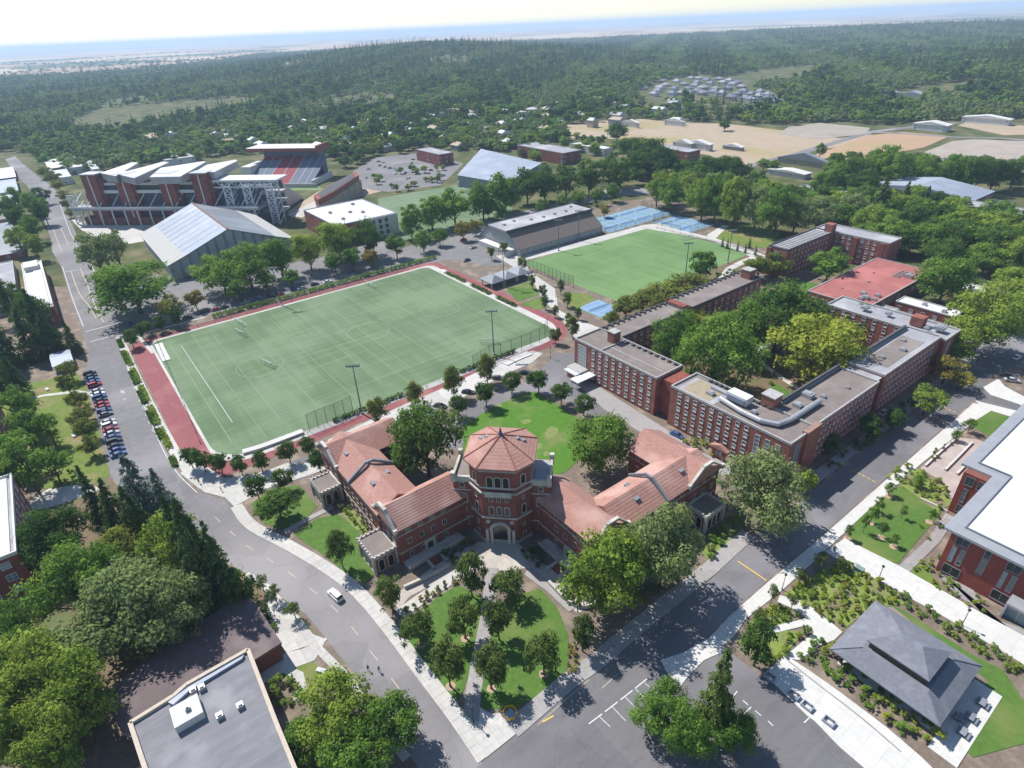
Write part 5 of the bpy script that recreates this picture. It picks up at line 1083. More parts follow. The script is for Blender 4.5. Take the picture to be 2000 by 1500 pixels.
for x in (-25.6, -23): 
    window(nb, x, 155, 10.4, '-y', 1.9, 2.6, 'plain', METALD, GLASS); window(nb, x, 155, 6, '-y', 1.0, 4.2, 'grid', METALD, GLASSB); window(nb, x + .3, 155, 2, '-y', 1.6, 2.4, 'plain', METALD, GLASSD)
lo = part('entrance_lobby', METAL, nb, lambda b: (b.box(-7.5, 24, 128.4, 131.9, 3.9, 4.4), b.box(-7.5, -7.1, 128.4, 131.9, -.1, 3.9), b.box(23.6, 24, 128.4, 131.9, -.1, 3.9)))
part('glass_wall', GLASSB, lo, lambda b: b.box(-7.1, 23.6, 129.4, 129.5, .1, 3.9))
part('mullion', METAL, lo, lambda b: [b.box(x - .08, x + .08, 129.25, 129.4, .1, 3.9) for x in lin(-5, 21, 8)])
# ------------------------------------------------------------------ garden pavilion with two-tier hipped roof
pv_ = thing('garden_pavilion', 'open garden pavilion with two-tier slate-grey hipped roof', 'pavilion', (-14.8, 100, 0))
def hip(b, x0, x1, y0, y1, ze, X0, X1, Y0, Y1, zt, t=.25):
    A = [(x0, y0), (x1, y0), (x1, y1), (x0, y1)]; B = [(X0, Y0), (X1, Y0), (X1, Y1), (X0, Y1)]
    b.add([(*p, ze - t) for p in A] + [(*p, ze) for p in A] + [(*p, zt) for p in B], [(3, 2, 1, 0)] + [(i, (i + 1) % 4, 4 + (i + 1) % 4, 4 + i) for i in range(4)] + [(4 + i, 4 + (i + 1) % 4, 8 + (i + 1) % 4, 8 + i) for i in range(4)] + [(8, 9, 10, 11)])
part('roof', SHING, pv_, lambda b: hip(b, -24.4, -5.0, 91, 109.2, 4, -20.3, -8.8, 94.2, 104.4, 6.2))
part('clerestory', mat('timber_and_gap_shade', (.08, .06, .05), (.05, .04, .03)), pv_, lambda b: b.box(-19.6, -9.6, 95, 103.6, 5.8, 8.1))  # near-black colour paints in the shadow gap below the upper roof; posts share it
part('upper_roof', SHING, pv_, lambda b: hip(b, -20.1, -9.3, 94.6, 103.9, 8.1, -16.6, -12.8, 99.2, 99.4, 9.9))
part('floor', CONCW, pv_, lambda b: b.box(-22.8, -3, 92.4, 107.8, -.05, .16))
for x in (-22.4, -15, -7.2):
    for y in (93, 107.2): part('post', MT['timber_and_gap_shade'], pv_, lambda b: b.box(x - .25, x + .25, y - .25, y + .25, .1, 3.85))
for i in range(4):
    (x0, y0), (x1, y1) = [((-24.4, 91), (-20.3, 94.2)), ((-5, 91), (-8.8, 94.2)), ((-5, 109.2), (-8.8, 104.4)), ((-24.4, 109.2), (-20.3, 104.4))][i]; part('hip_ridge', SHING, pv_, lambda b: b.bar((x0, y0, 4.03), (x1, y1, 6.24), .3, .12))
part('terrace', CONCW, pv_, lambda b: b.box(-5, -.5, 89, 109, -.05, .17))
# ------------------------------------------------------------------ flat-roofed pair beside the grove
lb = thing('low_block', 'low block with wide brown flat roof under the overhanging grove', 'building', (-92, 15, 0))
Q = gp("196,1360 480,1150 550,1255 250,1445", 5)
part('wall', BRICK2, lb, lambda b: b.prism([tuple(np.array(p) * .96 + np.mean(Q, 0) * .04) for p in Q], -.1, 4.5)); part('roof', ROOFK, lb, lambda b: b.prism(Q, 4.5, 5.0))
part('fascia', mat('orange_timber', (.4, .18, .06), (.3, .14, .05)), lb, lambda b: b.prism([tuple(np.array(p) * .985 + np.mean(Q, 0) * .015) for p in Q], 4.2, 4.5))
hb_ = thing('flat_block', 'grey flat-roofed block with pale coping and white rooftop box', 'building', (-80, 8, 0))
Q2 = gp("255,1413 340,1360 365,1338 485,1270 540,1413 600,1560 330,1640", 8.5)
part('wall', TANW, hb_, lambda b: b.prism(Q2, -.1, 8.2)); part('roof', ROOFS, hb_, lambda b: b.prism([tuple(np.array(p) * .97 + np.mean(Q2, 0) * .03) for p in Q2], 8.2, 8.3))
def rim(b):
    c = np.mean(Q2, 0)
    for p, q in zip(Q2, Q2[1:] + Q2[:1]): b.bar((*p, 8.5), (*q, 8.5), .7, .8)
part('coping', mat('pale_coping', (.55, .47, .38), (.46, .39, .32)), hb_, rim)
x, y = gp("372,1395", 8.5)[0]; part('rooftop_box', ROOFW, hb_, lambda b: b.box(x - 2.2, x + 2.2, y - 2.6, y + 2, 8.3, 10)); unit(hb_, x, y, 10, .8, .8, .7)
for s in ("430,1400", "395,1345", "378,1350", "470,1380"): x, y = gp(s, 8.5)[0]; unit(hb_, x, y, 8.3, 1.1, 1.1, .9)
part('parapet_shade_strip', METALB, hb_, lambda b: b.prism(gp("330,1375 370,1345 478,1283 474,1290 372,1352 340,1380", 8.3), 8.3, 8.9))  # blue strip paints the shade on the parapet's inner face
# ------------------------------------------------------------------ left edge
lt = thing('teaching_block', 'tall brick teaching block with white roof edge beside the lawn', 'building', (-165, -18, 0))
ca = gp("18,985", 12)[0]
flatroof(lt, ca[0] - 14, ca[0] + 22, ca[1] - 40, ca[1] + 1, 12, BRICK2, ROOFG, ROOFW, .8)
wins(lt, '+y', ca[1] + 1, lin(ca[0] - 10, ca[0] + 18, 8), [3, 6.5, 10], 2, 2, 'grid'); wins(lt, '+x', ca[0] + 22, lin(ca[1] - 20, ca[1] - 2, 5), [3, 6.5, 10], 2, 2, 'grid')
part('roof_band', ROOFW, lt, lambda b: b.box(ca[0] - 13, ca[0] + 21, ca[1] - 6, ca[1] - .2, 12.06, 12.4))
l2 = thing('teaching_block', 'brick wall of a tall teaching block beyond the white roof edge', 'building', (-215, -25, 0))
flatroof(l2, ca[0] - 78, ca[0] - 22, ca[1] - 45, ca[1] - 3.5, 13, BRICK2, ROOFG, ROOFW, .8); wins(l2, '+y', ca[1] - 3.5, lin(ca[0] - 72, ca[0] - 27, 10), [3, 6.5, 10], 2.2, 2.2, 'grid', None, GLASSB); wins(l2, '+x', ca[0] - 22, lin(ca[1] - 20, ca[1] - 8, 4), [3, 6.5, 10], 2, 2, 'grid')
def rb(s, z):
    q = gp(s, z); return min(p[0] for p in q), max(p[0] for p in q), min(p[1] for p in q), max(p[1] for p in q)
def simple(name, label, s, z, wm, rm, roof='flat', zr=None, axis='x', nwin=5, cat='building', group=None, cm=COPE):
    x0, x1, y0, y1 = rb(s, z); o = thing(name, label, cat, ((x0 + x1) / 2, (y0 + y1) / 2, 0), group)
    if roof == 'flat': flatroof(o, x0, x1, y0, y1, z, wm, rm, cm, .5)
    else:
        part('wall', wm, o, lambda b: b.box(x0, x1, y0, y1, -.1, z))
        part('roof', rm, o, lambda b: gable(b, x0, x1, y0, y1, z, zr or z + 3, axis, .6, min(x1 - x0, y1 - y0) * .45 if roof == 'hip' else 0))
        if roof == 'gable':
            m_ = ((y0 + y1) if axis == 'x' else (x0 + x1)) / 2; zz = (zr or z + 3) - .15
            for e in ((x0, x1) if axis == 'x' else (y0, y1)):
                part('gable_wall', wm, o, lambda b: b.add([(e, y0, z - .1), (e, y1, z - .1), (e, m_, zz)] if axis == 'x' else [(x0, e, z - .1), (x1, e, z - .1), (m_, e, zz)], [(0, 1, 2)]))
    if nwin:
        zs = [z * .3, z * .7] if z > 5 else [z * .55]; h = min(1.7, z * .22 if z > 5 else z * .4)
        wins(o, '+x', x1, lin(y0 + 2, y1 - 2, max(2, nwin)), zs, min(1.8, (y1 - y0) / nwin * .5), h, 'plain'); wins(o, '-y', y0, lin(x0 + 2, x1 - 2, max(2, nwin)), zs, min(1.8, (x1 - x0) / nwin * .5), h, 'plain')
    return o
wr = simple('office_block', 'narrow office block with bright white roof across the long street', "42,517 105,600", 8, BRICK, ROOFW, cm=ROOFW, nwin=7)
x0, x1, y0, y1 = rb("42,517 105,600", 8)
part('penthouse', WHITEW, wr, lambda b: b.box(x0 + 6, x0 + 18, y1 - 8, y1 - 1.5, 8, 10.5)); part('penthouse', ROOFW, wr, lambda b: b.box(x0 + 20, x1 - 5, (y0 + y1) / 2, y1 - 1, 8, 8.6))
simple('office_wing', 'pale grey roofed wing behind the narrow white roofed office', "-20,518 36,592", 4.5, TANW, ROOFG, nwin=4)
simple('house', 'grey gabled house with dark wall beside the long street', "-20,440 45,490", 4, BRICK2, METALD, 'gable', 8, 'y', 3)
simple('bus_shelter', 'small blue metal roof among the conifers', "100,692 140,706", 3, GREYW, METALB, 'gable', 4, 'y', 2, 'shelter')
for i, (s, lb_) in enumerate((("-10,330 30,345", 'grey'), ("-15,355 35,372", 'pale'), ("-15,385 32,398", 'white'), ("-15,405 25,425", 'brown'))):
    simple('house', f'{lb_} roofed small house at the left verge of the long street', s, 4, (GREYW, WHITEW, WHITEW, TANW)[i], (METAL, METALB, ROOFW, ROOFB)[i], 'gable', 7, 'y', 2)
# ------------------------------------------------------------------ gymnasium
gy = thing('gymnasium', 'large gymnasium with faceted metal roof, bright eaves and ribbed grey wall', 'building', (-410, 74, 0))
gx0, gx1, gy0, gy1 = -436, -357, 39, 106
ZG = 8
GV = [(gx0, gy0), (gx1, gy0), (gx1, gy1), (gx0, gy1)]
GYW = mat('gym_wall', (.4, .42, .44), (.34, .36, .38), scale=.3)
part('wall', GYW, gy, lambda b: b.box(gx0, gx1, gy0, gy1, -.1, ZG))
mid = (gy0 + gy1) / 2
def slope(b, y0, z0, y1, z1, t=.4): b.add([(gx0 - 1, y0, z0), (gx1 + 1, y0, z0), (gx1 + 1, y1, z1), (gx0 - 1, y1, z1), (gx0 - 1, y0, z0 - t), (gx1 + 1, y0, z0 - t), (gx1 + 1, y1, z1 - t), (gx0 - 1, y1, z1 - t)], [(0, 1, 2, 3), (7, 6, 5, 4), (4, 5, 1, 0), (5, 6, 2, 1), (6, 7, 3, 2), (7, 4, 0, 3)])
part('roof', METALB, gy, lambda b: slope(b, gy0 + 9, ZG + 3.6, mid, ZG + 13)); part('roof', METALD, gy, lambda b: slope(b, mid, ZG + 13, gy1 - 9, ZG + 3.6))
part('eaves', EAV, gy, lambda b: slope(b, gy0 - 1, ZG + .2, gy0 + 9, ZG + 3.6)); part('eaves', EAV, gy, lambda b: slope(b, gy1 - 9, ZG + 3.6, gy1 + 1, ZG + .2))
for x in (gx0, gx1): part('gable_wall', GYW, gy, lambda b: b.add([(x, gy0, ZG - .1), (x, gy1, ZG - .1), (x, gy1 - 9, ZG + 3.3), (x, mid, ZG + 12.6), (x, gy0 + 9, ZG + 3.3)], [(0, 1, 2, 3, 4)]))
for i, y in enumerate(lin(gy0 + 1, gy1 - 1, 14)):
    zt = ZG + 12.4 * (1 - abs(y - mid) / (mid - gy0)); part('buttress', METALD, gy, lambda b: b.box(gx1, gx1 + .9, y - .35, y + .35, -.1, zt))
part('ridge_cap', mat('rust_trim', (.25, .14, .09)), gy, lambda b: b.box(gx0 - 1, gx1 + 1, mid - .5, mid + .5, ZG + 12.9, ZG + 13.3))
for x in lin(gx0 + 8, gx1 - 8, 8): part('standing_seam', METAL, gy, lambda b: b.bar((x, gy0 + 9, ZG + 3.7), (x, mid, ZG + 13.05), .25, .1))
# ------------------------------------------------------------------ white roofed block and brick end building
wb = thing('training_block', 'training block with bright white roof and glazed end above the practice field', 'building', (-372, 148, 0))
flatroof(wb, -400, -349, 130, 171, 12, BRICK, ROOFW, METALB, .5)
part('glazed_end', WHITEW, wb, lambda b: b.box(-349, -348.2, 146, 171, -.1, 12.2)); wins(wb, '+x', -348.2, lin(150, 163, 4), [2.5, 6, 9.6], 2.4, 2.6, 'plain', None, GLASS)
for x, y in ((-380, 140), (-372, 150), (-390, 160), (-360, 140), (-366, 156)): unit(wb, x, y, 12.1, 2, 2, 1)
ez = thing('end_stand', 'curved brick-topped stand with tan walls next to the dirt yard', 'stand', (-455, 180, 0))
E_ = gp("614,385 640,366 695,338 700,345 650,378 622,392", 12)
part('wall', TANW, ez, lambda b: b.prism(E_, -.1, 9)); part('brick_band', BRICK, ez, lambda b: b.prism([tuple(np.array(p) * 1.02 - np.mean(E_, 0) * .02) for p in E_], 9, 13)); part('deck', DARK, ez, lambda b: b.prism([tuple(np.array(p) * .86 + np.mean(E_, 0) * .14) for p in E_], 13, 13.2))
for i in range(7):
    t = i / 6; a = np.array(E_[5]) * (1 - t) + np.array(E_[3]) * t; part('pier', TANW, ez, lambda b: b.box(a[0] - .4, a[0] + 1.2, a[1] - 1.2, a[1] + 1.2, -.1, 9.2))
# ------------------------------------------------------------------ stadium
A_ = np.array([.7095, .7047]); N_ = np.array([-.7047, .7095]); O_ = np.array([-518.8, 26.8])
def st(s, n): return tuple(O_ + A_ * s + N_ * n)
def sbox(b, s0, s1, n0, n1, z0, z1): b.prism([st(s0, n0), st(s1, n0), st(s1, n1), st(s0, n1)], z0, z1)
sd = thing('stadium_stand', 'stadium stand with four brick towers, white canopies and steel trusses', 'stadium', (*st(60, 20), 0))
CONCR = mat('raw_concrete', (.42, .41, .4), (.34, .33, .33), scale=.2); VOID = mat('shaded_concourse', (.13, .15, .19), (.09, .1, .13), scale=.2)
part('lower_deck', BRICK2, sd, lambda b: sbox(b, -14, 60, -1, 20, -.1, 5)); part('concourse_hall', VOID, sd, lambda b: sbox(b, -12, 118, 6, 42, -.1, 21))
part('concourse_deck', CONCR, sd, lambda b: sbox(b, -20, 122, -4, 8, 10.6, 12)); part('upper_deck', STEELW, sd, lambda b: (sbox(b, -8, 88, 2, 30, 21, 23), sbox(b, -8, 88, 4, 28, 26, 27.6)))
part('glazed_lounge', GLASS, sd, lambda b: sbox(b, -4, 84, 4.4, 26, 23, 26)); part('seating_bowl', CONCR, sd, lambda b: b.add([(*st(-12, 30), 26), (*st(118, 30), 26), (*st(118, 70), 1), (*st(-12, 70), 1), (*st(-12, 30), 0), (*st(118, 30), 0)], [(0, 1, 2, 3), (0, 4, 5, 1), (0, 3, 4), (1, 5, 2), (4, 3, 2, 5)]))
for s in (0, 25, 57, 82):
    t = part('brick_tower', BRICK2, sd, lambda b: (sbox(b, s - 5.5, s + 5.5, 0, 9, -.1, 33.5), sbox(b, s + 5.5, s + 7, 2, 9, 14, 31)))
    part('tower_stripe', STEELW, t, lambda b: sbox(b, s - .4, s + .4, -.3, 0, 0, 33)); part('tower_cap', METAL, t, lambda b: sbox(b, s - 6, s + 6, -.5, 9.5, 33.5, 34.3))
for s in lin(-8, 118, 14): part('strut', STEELW, sd, lambda b: (b.bar((*st(s, -2), 12), (*st(s + 5, 5), 21.5), .6), b.bar((*st(s, -3), 0), (*st(s, -3), 11), .9)))
part('guard_rail', STEELW, sd, lambda b: sbox(b, -20, 122, -4.3, -4, 12, 13.2))
for q in ("196,338 258,317 270,318 226,344", "228,340 318,316 330,317 262,348", "292,346 314,328 398,315 402,316 352,345", "382,335 404,322 460,312 464,314 418,336"):
    part('canopy', CONCR, sd, lambda b: b.prism(gp(q, 34), 29.5, 33.6)); part('canopy_deck', ROOFW, sd, lambda b: b.prism([tuple(np.array(p) * 1.0) for p in gp(q, 34)], 33.6, 34.1))
for s0 in (-22, 98, 112, 128):
    b = MB(); z1 = 27 if s0 > 0 else 20
    for ds, dn in ((0, 0), (5, 0), (0, 8), (5, 8)): b.bar((*st(s0 + ds, dn), 0), (*st(s0 + ds, dn), z1), .8)
    for z in range(0, z1 - 4, 5):
        b.bar((*st(s0, 0), z), (*st(s0 + 5, 0), z + 5), .5); b.bar((*st(s0 + 5, 0), z), (*st(s0, 0), z + 5), .5); b.bar((*st(s0 + 5, 0), z), (*st(s0 + 5, 8), z + 5), .5); b.bar((*st(s0, 0), z + 5), (*st(s0 + 5, 0), z + 5), .5)
    b.build('steel_tower', STEELW, sd)
part('truss_beam', STEELW, sd, lambda b: (b.bar((*st(86, 4), 28), (*st(136, 4), 28), 1.4), b.bar((*st(86, 4), 24), (*st(136, 4), 24), 1), [b.bar((*st(86 + i * 5, 4), 24 + 4 * (i % 2)), (*st(91 + i * 5, 4), 28 - 4 * (i % 2)), .6) for i in range(10)], sbox(b, 90, 136, 2, 18, 28.2, 29)))
part('ramp', CONCR, sd, lambda b: [sbox(b, 92, 132, 8, 20, z, z + 1.2) for z in (6, 12, 18)])
fs = thing('stadium_stand', 'far stadium stand with red and grey seat blocks under a long flat roof', 'stadium', (-560, 175, 0))
fa, fb = np.array(G(482, 357, 3)[:2]), np.array(G(608, 357, 3)[:2]); fn = np.array([-(fb - fa)[1], (fb - fa)[0]]); fn /= np.linalg.norm(fn)
def rake(b, t0, t1, k0, k1, dz=0.0):
    p = [fa + (fb - fa) * t for t in (t0, t1)]; q = [(p[0] + fn * 38 * k0, 2 + 16 * k0 + dz), (p[1] + fn * 38 * k0, 2 + 16 * k0 + dz), (p[1] + fn * 38 * k1, 2 + 16 * k1 + dz), (p[0] + fn * 38 * k1, 2 + 16 * k1 + dz)]
    b.add([(*a, z) for a, z in q] + [(*a, z - 1) for a, z in q], [(0, 1, 2, 3), (7, 6, 5, 4), (4, 5, 1, 0), (5, 6, 2, 1), (6, 7, 3, 2), (7, 4, 0, 3)])
SEATG = mat('grey_seats', (.16, .19, .25), (.12, .14, .19), scale=.5, stretch=(1, 1, 6)); SEATR = mat('red_seats', (.3, .06, .07), (.23, .05, .06), scale=.5, stretch=(1, 1, 6))
part('seat_block', SEATG, fs, lambda b: (rake(b, 0, .3, 0, .84), rake(b, .65, 1, 0, 1))); part('seat_block', SEATR, fs, lambda b: (rake(b, .3, .65, 0, .84), rake(b, 0, .65, .84, 1)))
for t in (.16, .3, .48, .65, .78, .9): part('aisle', CONCR, fs, lambda b: rake(b, t - .006, t + .006, 0, 1, .15))
def fbox(b, t0, t1, n0, n1, z0, z1): p, q = fa + (fb - fa) * t0, fa + (fb - fa) * t1; b.prism([tuple(p + fn * n0), tuple(q + fn * n0), tuple(q + fn * n1), tuple(p + fn * n1)], z0, z1)
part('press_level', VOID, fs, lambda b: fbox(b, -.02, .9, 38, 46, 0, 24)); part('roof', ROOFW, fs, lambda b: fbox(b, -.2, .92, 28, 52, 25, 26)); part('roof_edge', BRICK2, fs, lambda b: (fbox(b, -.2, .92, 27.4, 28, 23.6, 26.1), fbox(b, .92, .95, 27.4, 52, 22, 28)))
for t in (0, .2, .4, .6, .8): part('column', METALD, fs, lambda b: b.bar((*(fa + (fb - fa) * t + fn * 40), 17), (*(fa + (fb - fa) * t + fn * 40), 25.1), .8))
part('side_wall', WHITEW, fs, lambda b: (fbox(b, 1.0, 1.03, 0, 38, 0, 5), fbox(b, -.15, 0, 10, 38, 0, 14))); part('field_wall', CONCR, fs, lambda b: fbox(b, -.2, 1.1, -4, -3, 0, 3))
struct(MB().prism(gp("470,372 640,372 610,360 480,360"), -.05, .1).build('stadium_turf', TURF2)) 
# ------------------------------------------------------------------ other halls
mc = thing('field_house', 'long field house with grey flat-topped ridge and sloping brown sides', 'building', (-272, 225, 0))
fx0, fx1, fy0, fy1 = -296, -257, 197, 260
part('wall', GREYW, mc, lambda b: b.box(fx0, fx1, fy0, fy1, -.1, 4.2)); ZM = 11.5
part('roof_slope', mat('brown_shingle', (.2, .165, .145), (.16, .13, .115), scale=.5, stretch=(1, 4, 1)), mc, lambda b: (b.add([(fx1 + .4, fy0 - .3, 4.2), (fx1 + .4, fy1 + .3, 4.2), (fx1 - 11, fy1 + .3, ZM), (fx1 - 11, fy0 - .3, ZM)], [(0, 1, 2, 3)]), b.add([(fx0 - .4, fy1 + .3, 4.2), (fx0 - .4, fy0 - .3, 4.2), (fx0 + 11, fy0 - .3, ZM), (fx0 + 11, fy1 + .3, ZM)], [(0, 1, 2, 3)])))
part('gable_wall', mat('pale_gable', (.36, .38, .36), (.3, .32, .31)), mc, lambda b: b.add([(fx0, fy0, 4), (fx1, fy0, 4), (fx1 - 11, fy0, ZM), (fx0 + 11, fy0, ZM)], [(0, 1, 2, 3)])); part('gable_wall', MT['pale_gable'], mc, lambda b: b.add([(fx0, fy1, 4), (fx1, fy1, 4), (fx1 - 11, fy1, ZM), (fx0 + 11, fy1, ZM)], [(0, 1, 2, 3)]))
part('monitor_roof', ROOFG, mc, lambda b: b.box(fx0 + 10, fx1 - 10, fy0 - 1, fy1 + 1, ZM, ZM + 1)); part('monitor_edge', DARK, mc, lambda b: (b.box(fx1 - 10.6, fx1 - 9.9, fy0 - 1.1, fy1 + 1.1, ZM - .5, ZM + 1.2), b.box(fx0 + 9.9, fx0 + 10.6, fy0 - 1.1, fy1 + 1.1, ZM - .5, ZM + 1.2)))
wins(mc, '+x', fx1, lin(fy0 + 3, fy1 - 3, 14), [2.4], 2.6, 1.6, 'plain', None, GLASSB)
for y in lin(fy0 + 5, fy1 - 5, 7): unit(mc, -277 + random.uniform(-4, 4), y, ZM + 1, 1.6, 1.6, .7)
part('porch', ROOFW, mc, lambda b: b.box(-290, -262, fy0 - 5, fy0, 0, 3.2))
gh = thing('sports_hall', 'wide sports hall with plain blue-grey gabled roof behind the tall tree row', 'building', (-445, 305, 0))
H_ = gp("893,342 988,358 1075,328 950,296", 9); H_ = [np.array(h) for h in H_]; r0, r1 = (H_[0] + H_[3]) / 2 * 1.0, (H_[1] + H_[2]) / 2
part('wall', GREYW, gh, lambda b: b.prism([tuple(h * .99 + np.mean(H_, 0) * .01) for h in H_], -.1, 9)); q0 = H_[3] * .8 + H_[0] * .2; q1 = H_[2] * .8 + H_[1] * .2
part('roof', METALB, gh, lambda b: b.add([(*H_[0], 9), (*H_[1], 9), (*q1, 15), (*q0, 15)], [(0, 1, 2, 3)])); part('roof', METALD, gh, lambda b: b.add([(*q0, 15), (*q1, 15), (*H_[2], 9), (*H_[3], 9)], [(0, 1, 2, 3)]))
part('gable_wall', GREYW, gh, lambda b: b.add([(*H_[1], 8.9), (*H_[2], 8.9), (*q1, 14.9)], [(0, 1, 2)])); part('gable_wall', GREYW, gh, lambda b: b.add([(*H_[3], 8.9), (*H_[0], 8.9), (*q0, 14.9)], [(0, 1, 2)]))
for k in range(4): a = H_[0] * (1 - k / 3) + H_[1] * k / 3; part('door', METAL, gh, lambda b: b.box(a[0] - 1, a[0] + 2.2, a[1] - .2, a[1] + 2, 0, 4))
tp = thing('track_pavilion', 'little open pavilion with three grey hipped roofs beside the red track', 'pavilion', (-232, 168, 0))
for y in (161, 169, 177):
    part('roof', METALD, tp, lambda b: gable(b, -238, -228, y - 4, y + 4, 3.2, 5.6, 'x', .3, 4)); part('column', WHITEW, tp, lambda b: [b.box(x - .2, x + .2, y + d - .2, y + d + .2, 0, 3.1) for x in (-237, -229) for d in (-3.5, 3.5)])
simple('brick_store', 'small red-roofed store between hall and dormitory', "1392,868 1420,882", 4, BRICK2, TILE, 'hip', 5.2, 'y', 2)
# upper right blocks
simple('laboratory', 'long blue-grey gabled laboratory with brick base in the thick wood', "1740,345 1900,392", 9, BRICK2, METALB, 'gable', 13, 'y', 8)
cb_ = simple('courtyard_block', 'broad grey roofed block with a square light well', "1895,392 2060,430", 9, BRICK2, ROOFG, nwin=6); x0, x1, y0, y1 = rb("1895,392 2060,430", 9); part('light_well', GLASSD, cb_, lambda b: b.box(x0 + 9, x0 + 19, y0 + 14, y0 + 27, 9.02, 9.25))
simple('laboratory', 'dark brick laboratory with pale roof half hidden by trees', "1560,365 1655,375", 9, BRICK2, ROOFG, nwin=5)
simple('barn', 'long brown roofed barn at the edge of the dry field', "1525,305 1620,320", 5, TANW, METALD, 'gable', 11, 'y', 4)
simple('greenhouse', 'white greenhouse ranges below the brown roofed barn', "1500,330 1585,337", 4, WHITEW, ROOFW, 'gable', 5.5, 'y', 4)
simple('shed', 'lone pale gabled shed on the dry field', "1418,282 1448,288", 3.5, GREYW, ROOFW, 'gable', 6, 'y', 2)
for s, lab, rm in (("1322,275 1348,281", 'white roofed dairy shed next to the lone shed', ROOFW), ("1345,275 1385,283", 'second white dairy shed next to the lone shed', ROOFW), ("1290,282 1345,298", 'dark brick hall below the white dairy sheds', ROOFG), ("1298,234 1338,238", 'long white polytunnel at the top of the dry field', ROOFW), ("1218,236 1246,240", 'white round-roofed store at the top of the dry field', ROOFW),
    ("1130,278 1180,292", 'white flat roof right of the oak clump', ROOFW), ("1045,278 1100,300", 'dark brick cube with pale roof in the trees', ROOFG), ("812,292 885,298", 'brick pavilion at the head of the parking lot', ROOFG), ("932,256 955,262", 'small white roofed house below the oaks', ROOFW), ("965,257 990,262", 'second white roofed house below the oaks', ROOFW),
    ("1795,238 1850,246", 'white roofed sheds beside the country road', ROOFW), ("1880,228 1980,232", 'long white roofed barn by the far dry field', ROOFW), ("1700,176 1750,180", 'grey shed below the wooded hill', METAL), ("1770,180 1800,184", 'second grey shed below the wooded hill', METAL)):
    simple('outbuilding', lab, s, 6 if 'brick' not in lab else 10, BRICK2 if 'brick' in lab else WHITEW, rm, 'flat' if 'flat' in lab or 'brick' in lab else 'gable', None, 'y', 3 if 'brick' in lab else 2)
for s, lab in (("590,262 630,268", 'low white school wing behind the far stand'), ("640,258 695,264", 'longer white school wing behind the far stand'), ("595,250 625,256", 'white gabled block above the school wings'), ("420,262 462,272", 'white house group beside the tall pointed tree'), ("675,172 740,180", 'large pale lodge among the conifers'), ("610,182 650,190", 'pale two-storey lodge beside the dark hedge'), ("570,185 605,190", 'tan roofed lodge beside the dark hedge'), ("825,215 870,222", 'grey villa under the tall firs'), ("830,232 870,240", 'white villa below the tall firs'), ("880,212 915,220", 'pale drive house beside the tall firs'),
    ("960,142 1010,147", 'long pale house in the distant wood'), ("1010,135 1040,142", 'brick house in the distant wood'), ("85,313 165,325", 'long low white school by the street bend'), ("100,330 140,345", 'grey low school wing by the street bend'), ("165,315 195,330", 'small grey hip roof by the street bend'), ("275,262 308,268", 'cream house in the trees left of the stadium'), ("300,300 380,306", 'long grey roof beyond the stadium canopies'), ("125,188 165,193", 'white farm roofs in the left wood'), ("1140,190 1200,196", 'row of pale houses above the dry field'), ("1060,200 1110,206", 'grey roofed house above the oaks'), ("1655,135 1700,141", 'white house on the wooded slope')):
    simple('house', lab, s, 6, WHITEW, ROOFW if 'white' in lab else METAL if 'grey' in lab else TANW, 'gable' if 'gabled' in lab or 'house' in lab else 'flat', None, 'y', 3)
# housing estate: every house its own
HM = [mat('slate_blue_roof', (.2, .22, .28), (.16, .18, .23)), mat('slate_grey_roof', (.26, .27, .31), (.22, .23, .26)), mat('slate_pale_roof', (.34, .34, .37), (.28, .28, .31))]
k = 0
for px_, py_ in ((1258, 172), (1285, 176), (1300, 165), (1318, 172), (1336, 163), (1322, 158), (1345, 172), (1362, 160), (1372, 170), (1388, 162), (1398, 172), (1412, 160), (1422, 171), (1432, 163), (1448, 168), (1452, 177), (1468, 182), (1484, 186), (1500, 190), (1350, 152), (1310, 150), (1395, 178), (1372, 180), (1345, 180), (1440, 182), (1470, 192), (1515, 196), (1540, 192), (1560, 196), (1278, 182), (1296, 157), (1330, 148), (1366, 152), (1380, 155), (1405, 153), (1425, 156), (1440, 160), (1358, 166), (1330, 180), (1312, 181), (1362, 176), (1410, 180), (1428, 188), (1485, 178), (1500, 183), (1456, 190), (1268, 164), (1290, 170)):
    x, y = gp([(px_, py_)], 6)[0]; w, d_ = random.uniform(11, 16), random.uniform(10, 14); o = thing('house', ('blue-grey', 'grey', 'pale grey')[k % 3] + ' hip-roofed house of the estate below the hillside meadow', 'house', (x, y, 0), 'houses of the estate')
    part('wall', WHITEW if k % 2 else TANW, o, lambda b: b.box(x - w / 2, x + w / 2, y - d_ / 2, y + d_ / 2, -.1, 6)); part('roof', HM[k % 3], o, lambda b: gable(b, x - w / 2, x + w / 2, y - d_ / 2, y + d_ / 2, 6, 9.5, 'x' if k % 2 else 'y', .5, 4)); wins(o, '+x', x + w / 2, [y - 3, y + 3], [1.8, 4.5], 1.4, 1.3, 'plain'); wins(o, '-y', y - d_ / 2, [x - 3, x + 3], [1.8, 4.5], 1.4, 1.3, 'plain'); k += 1
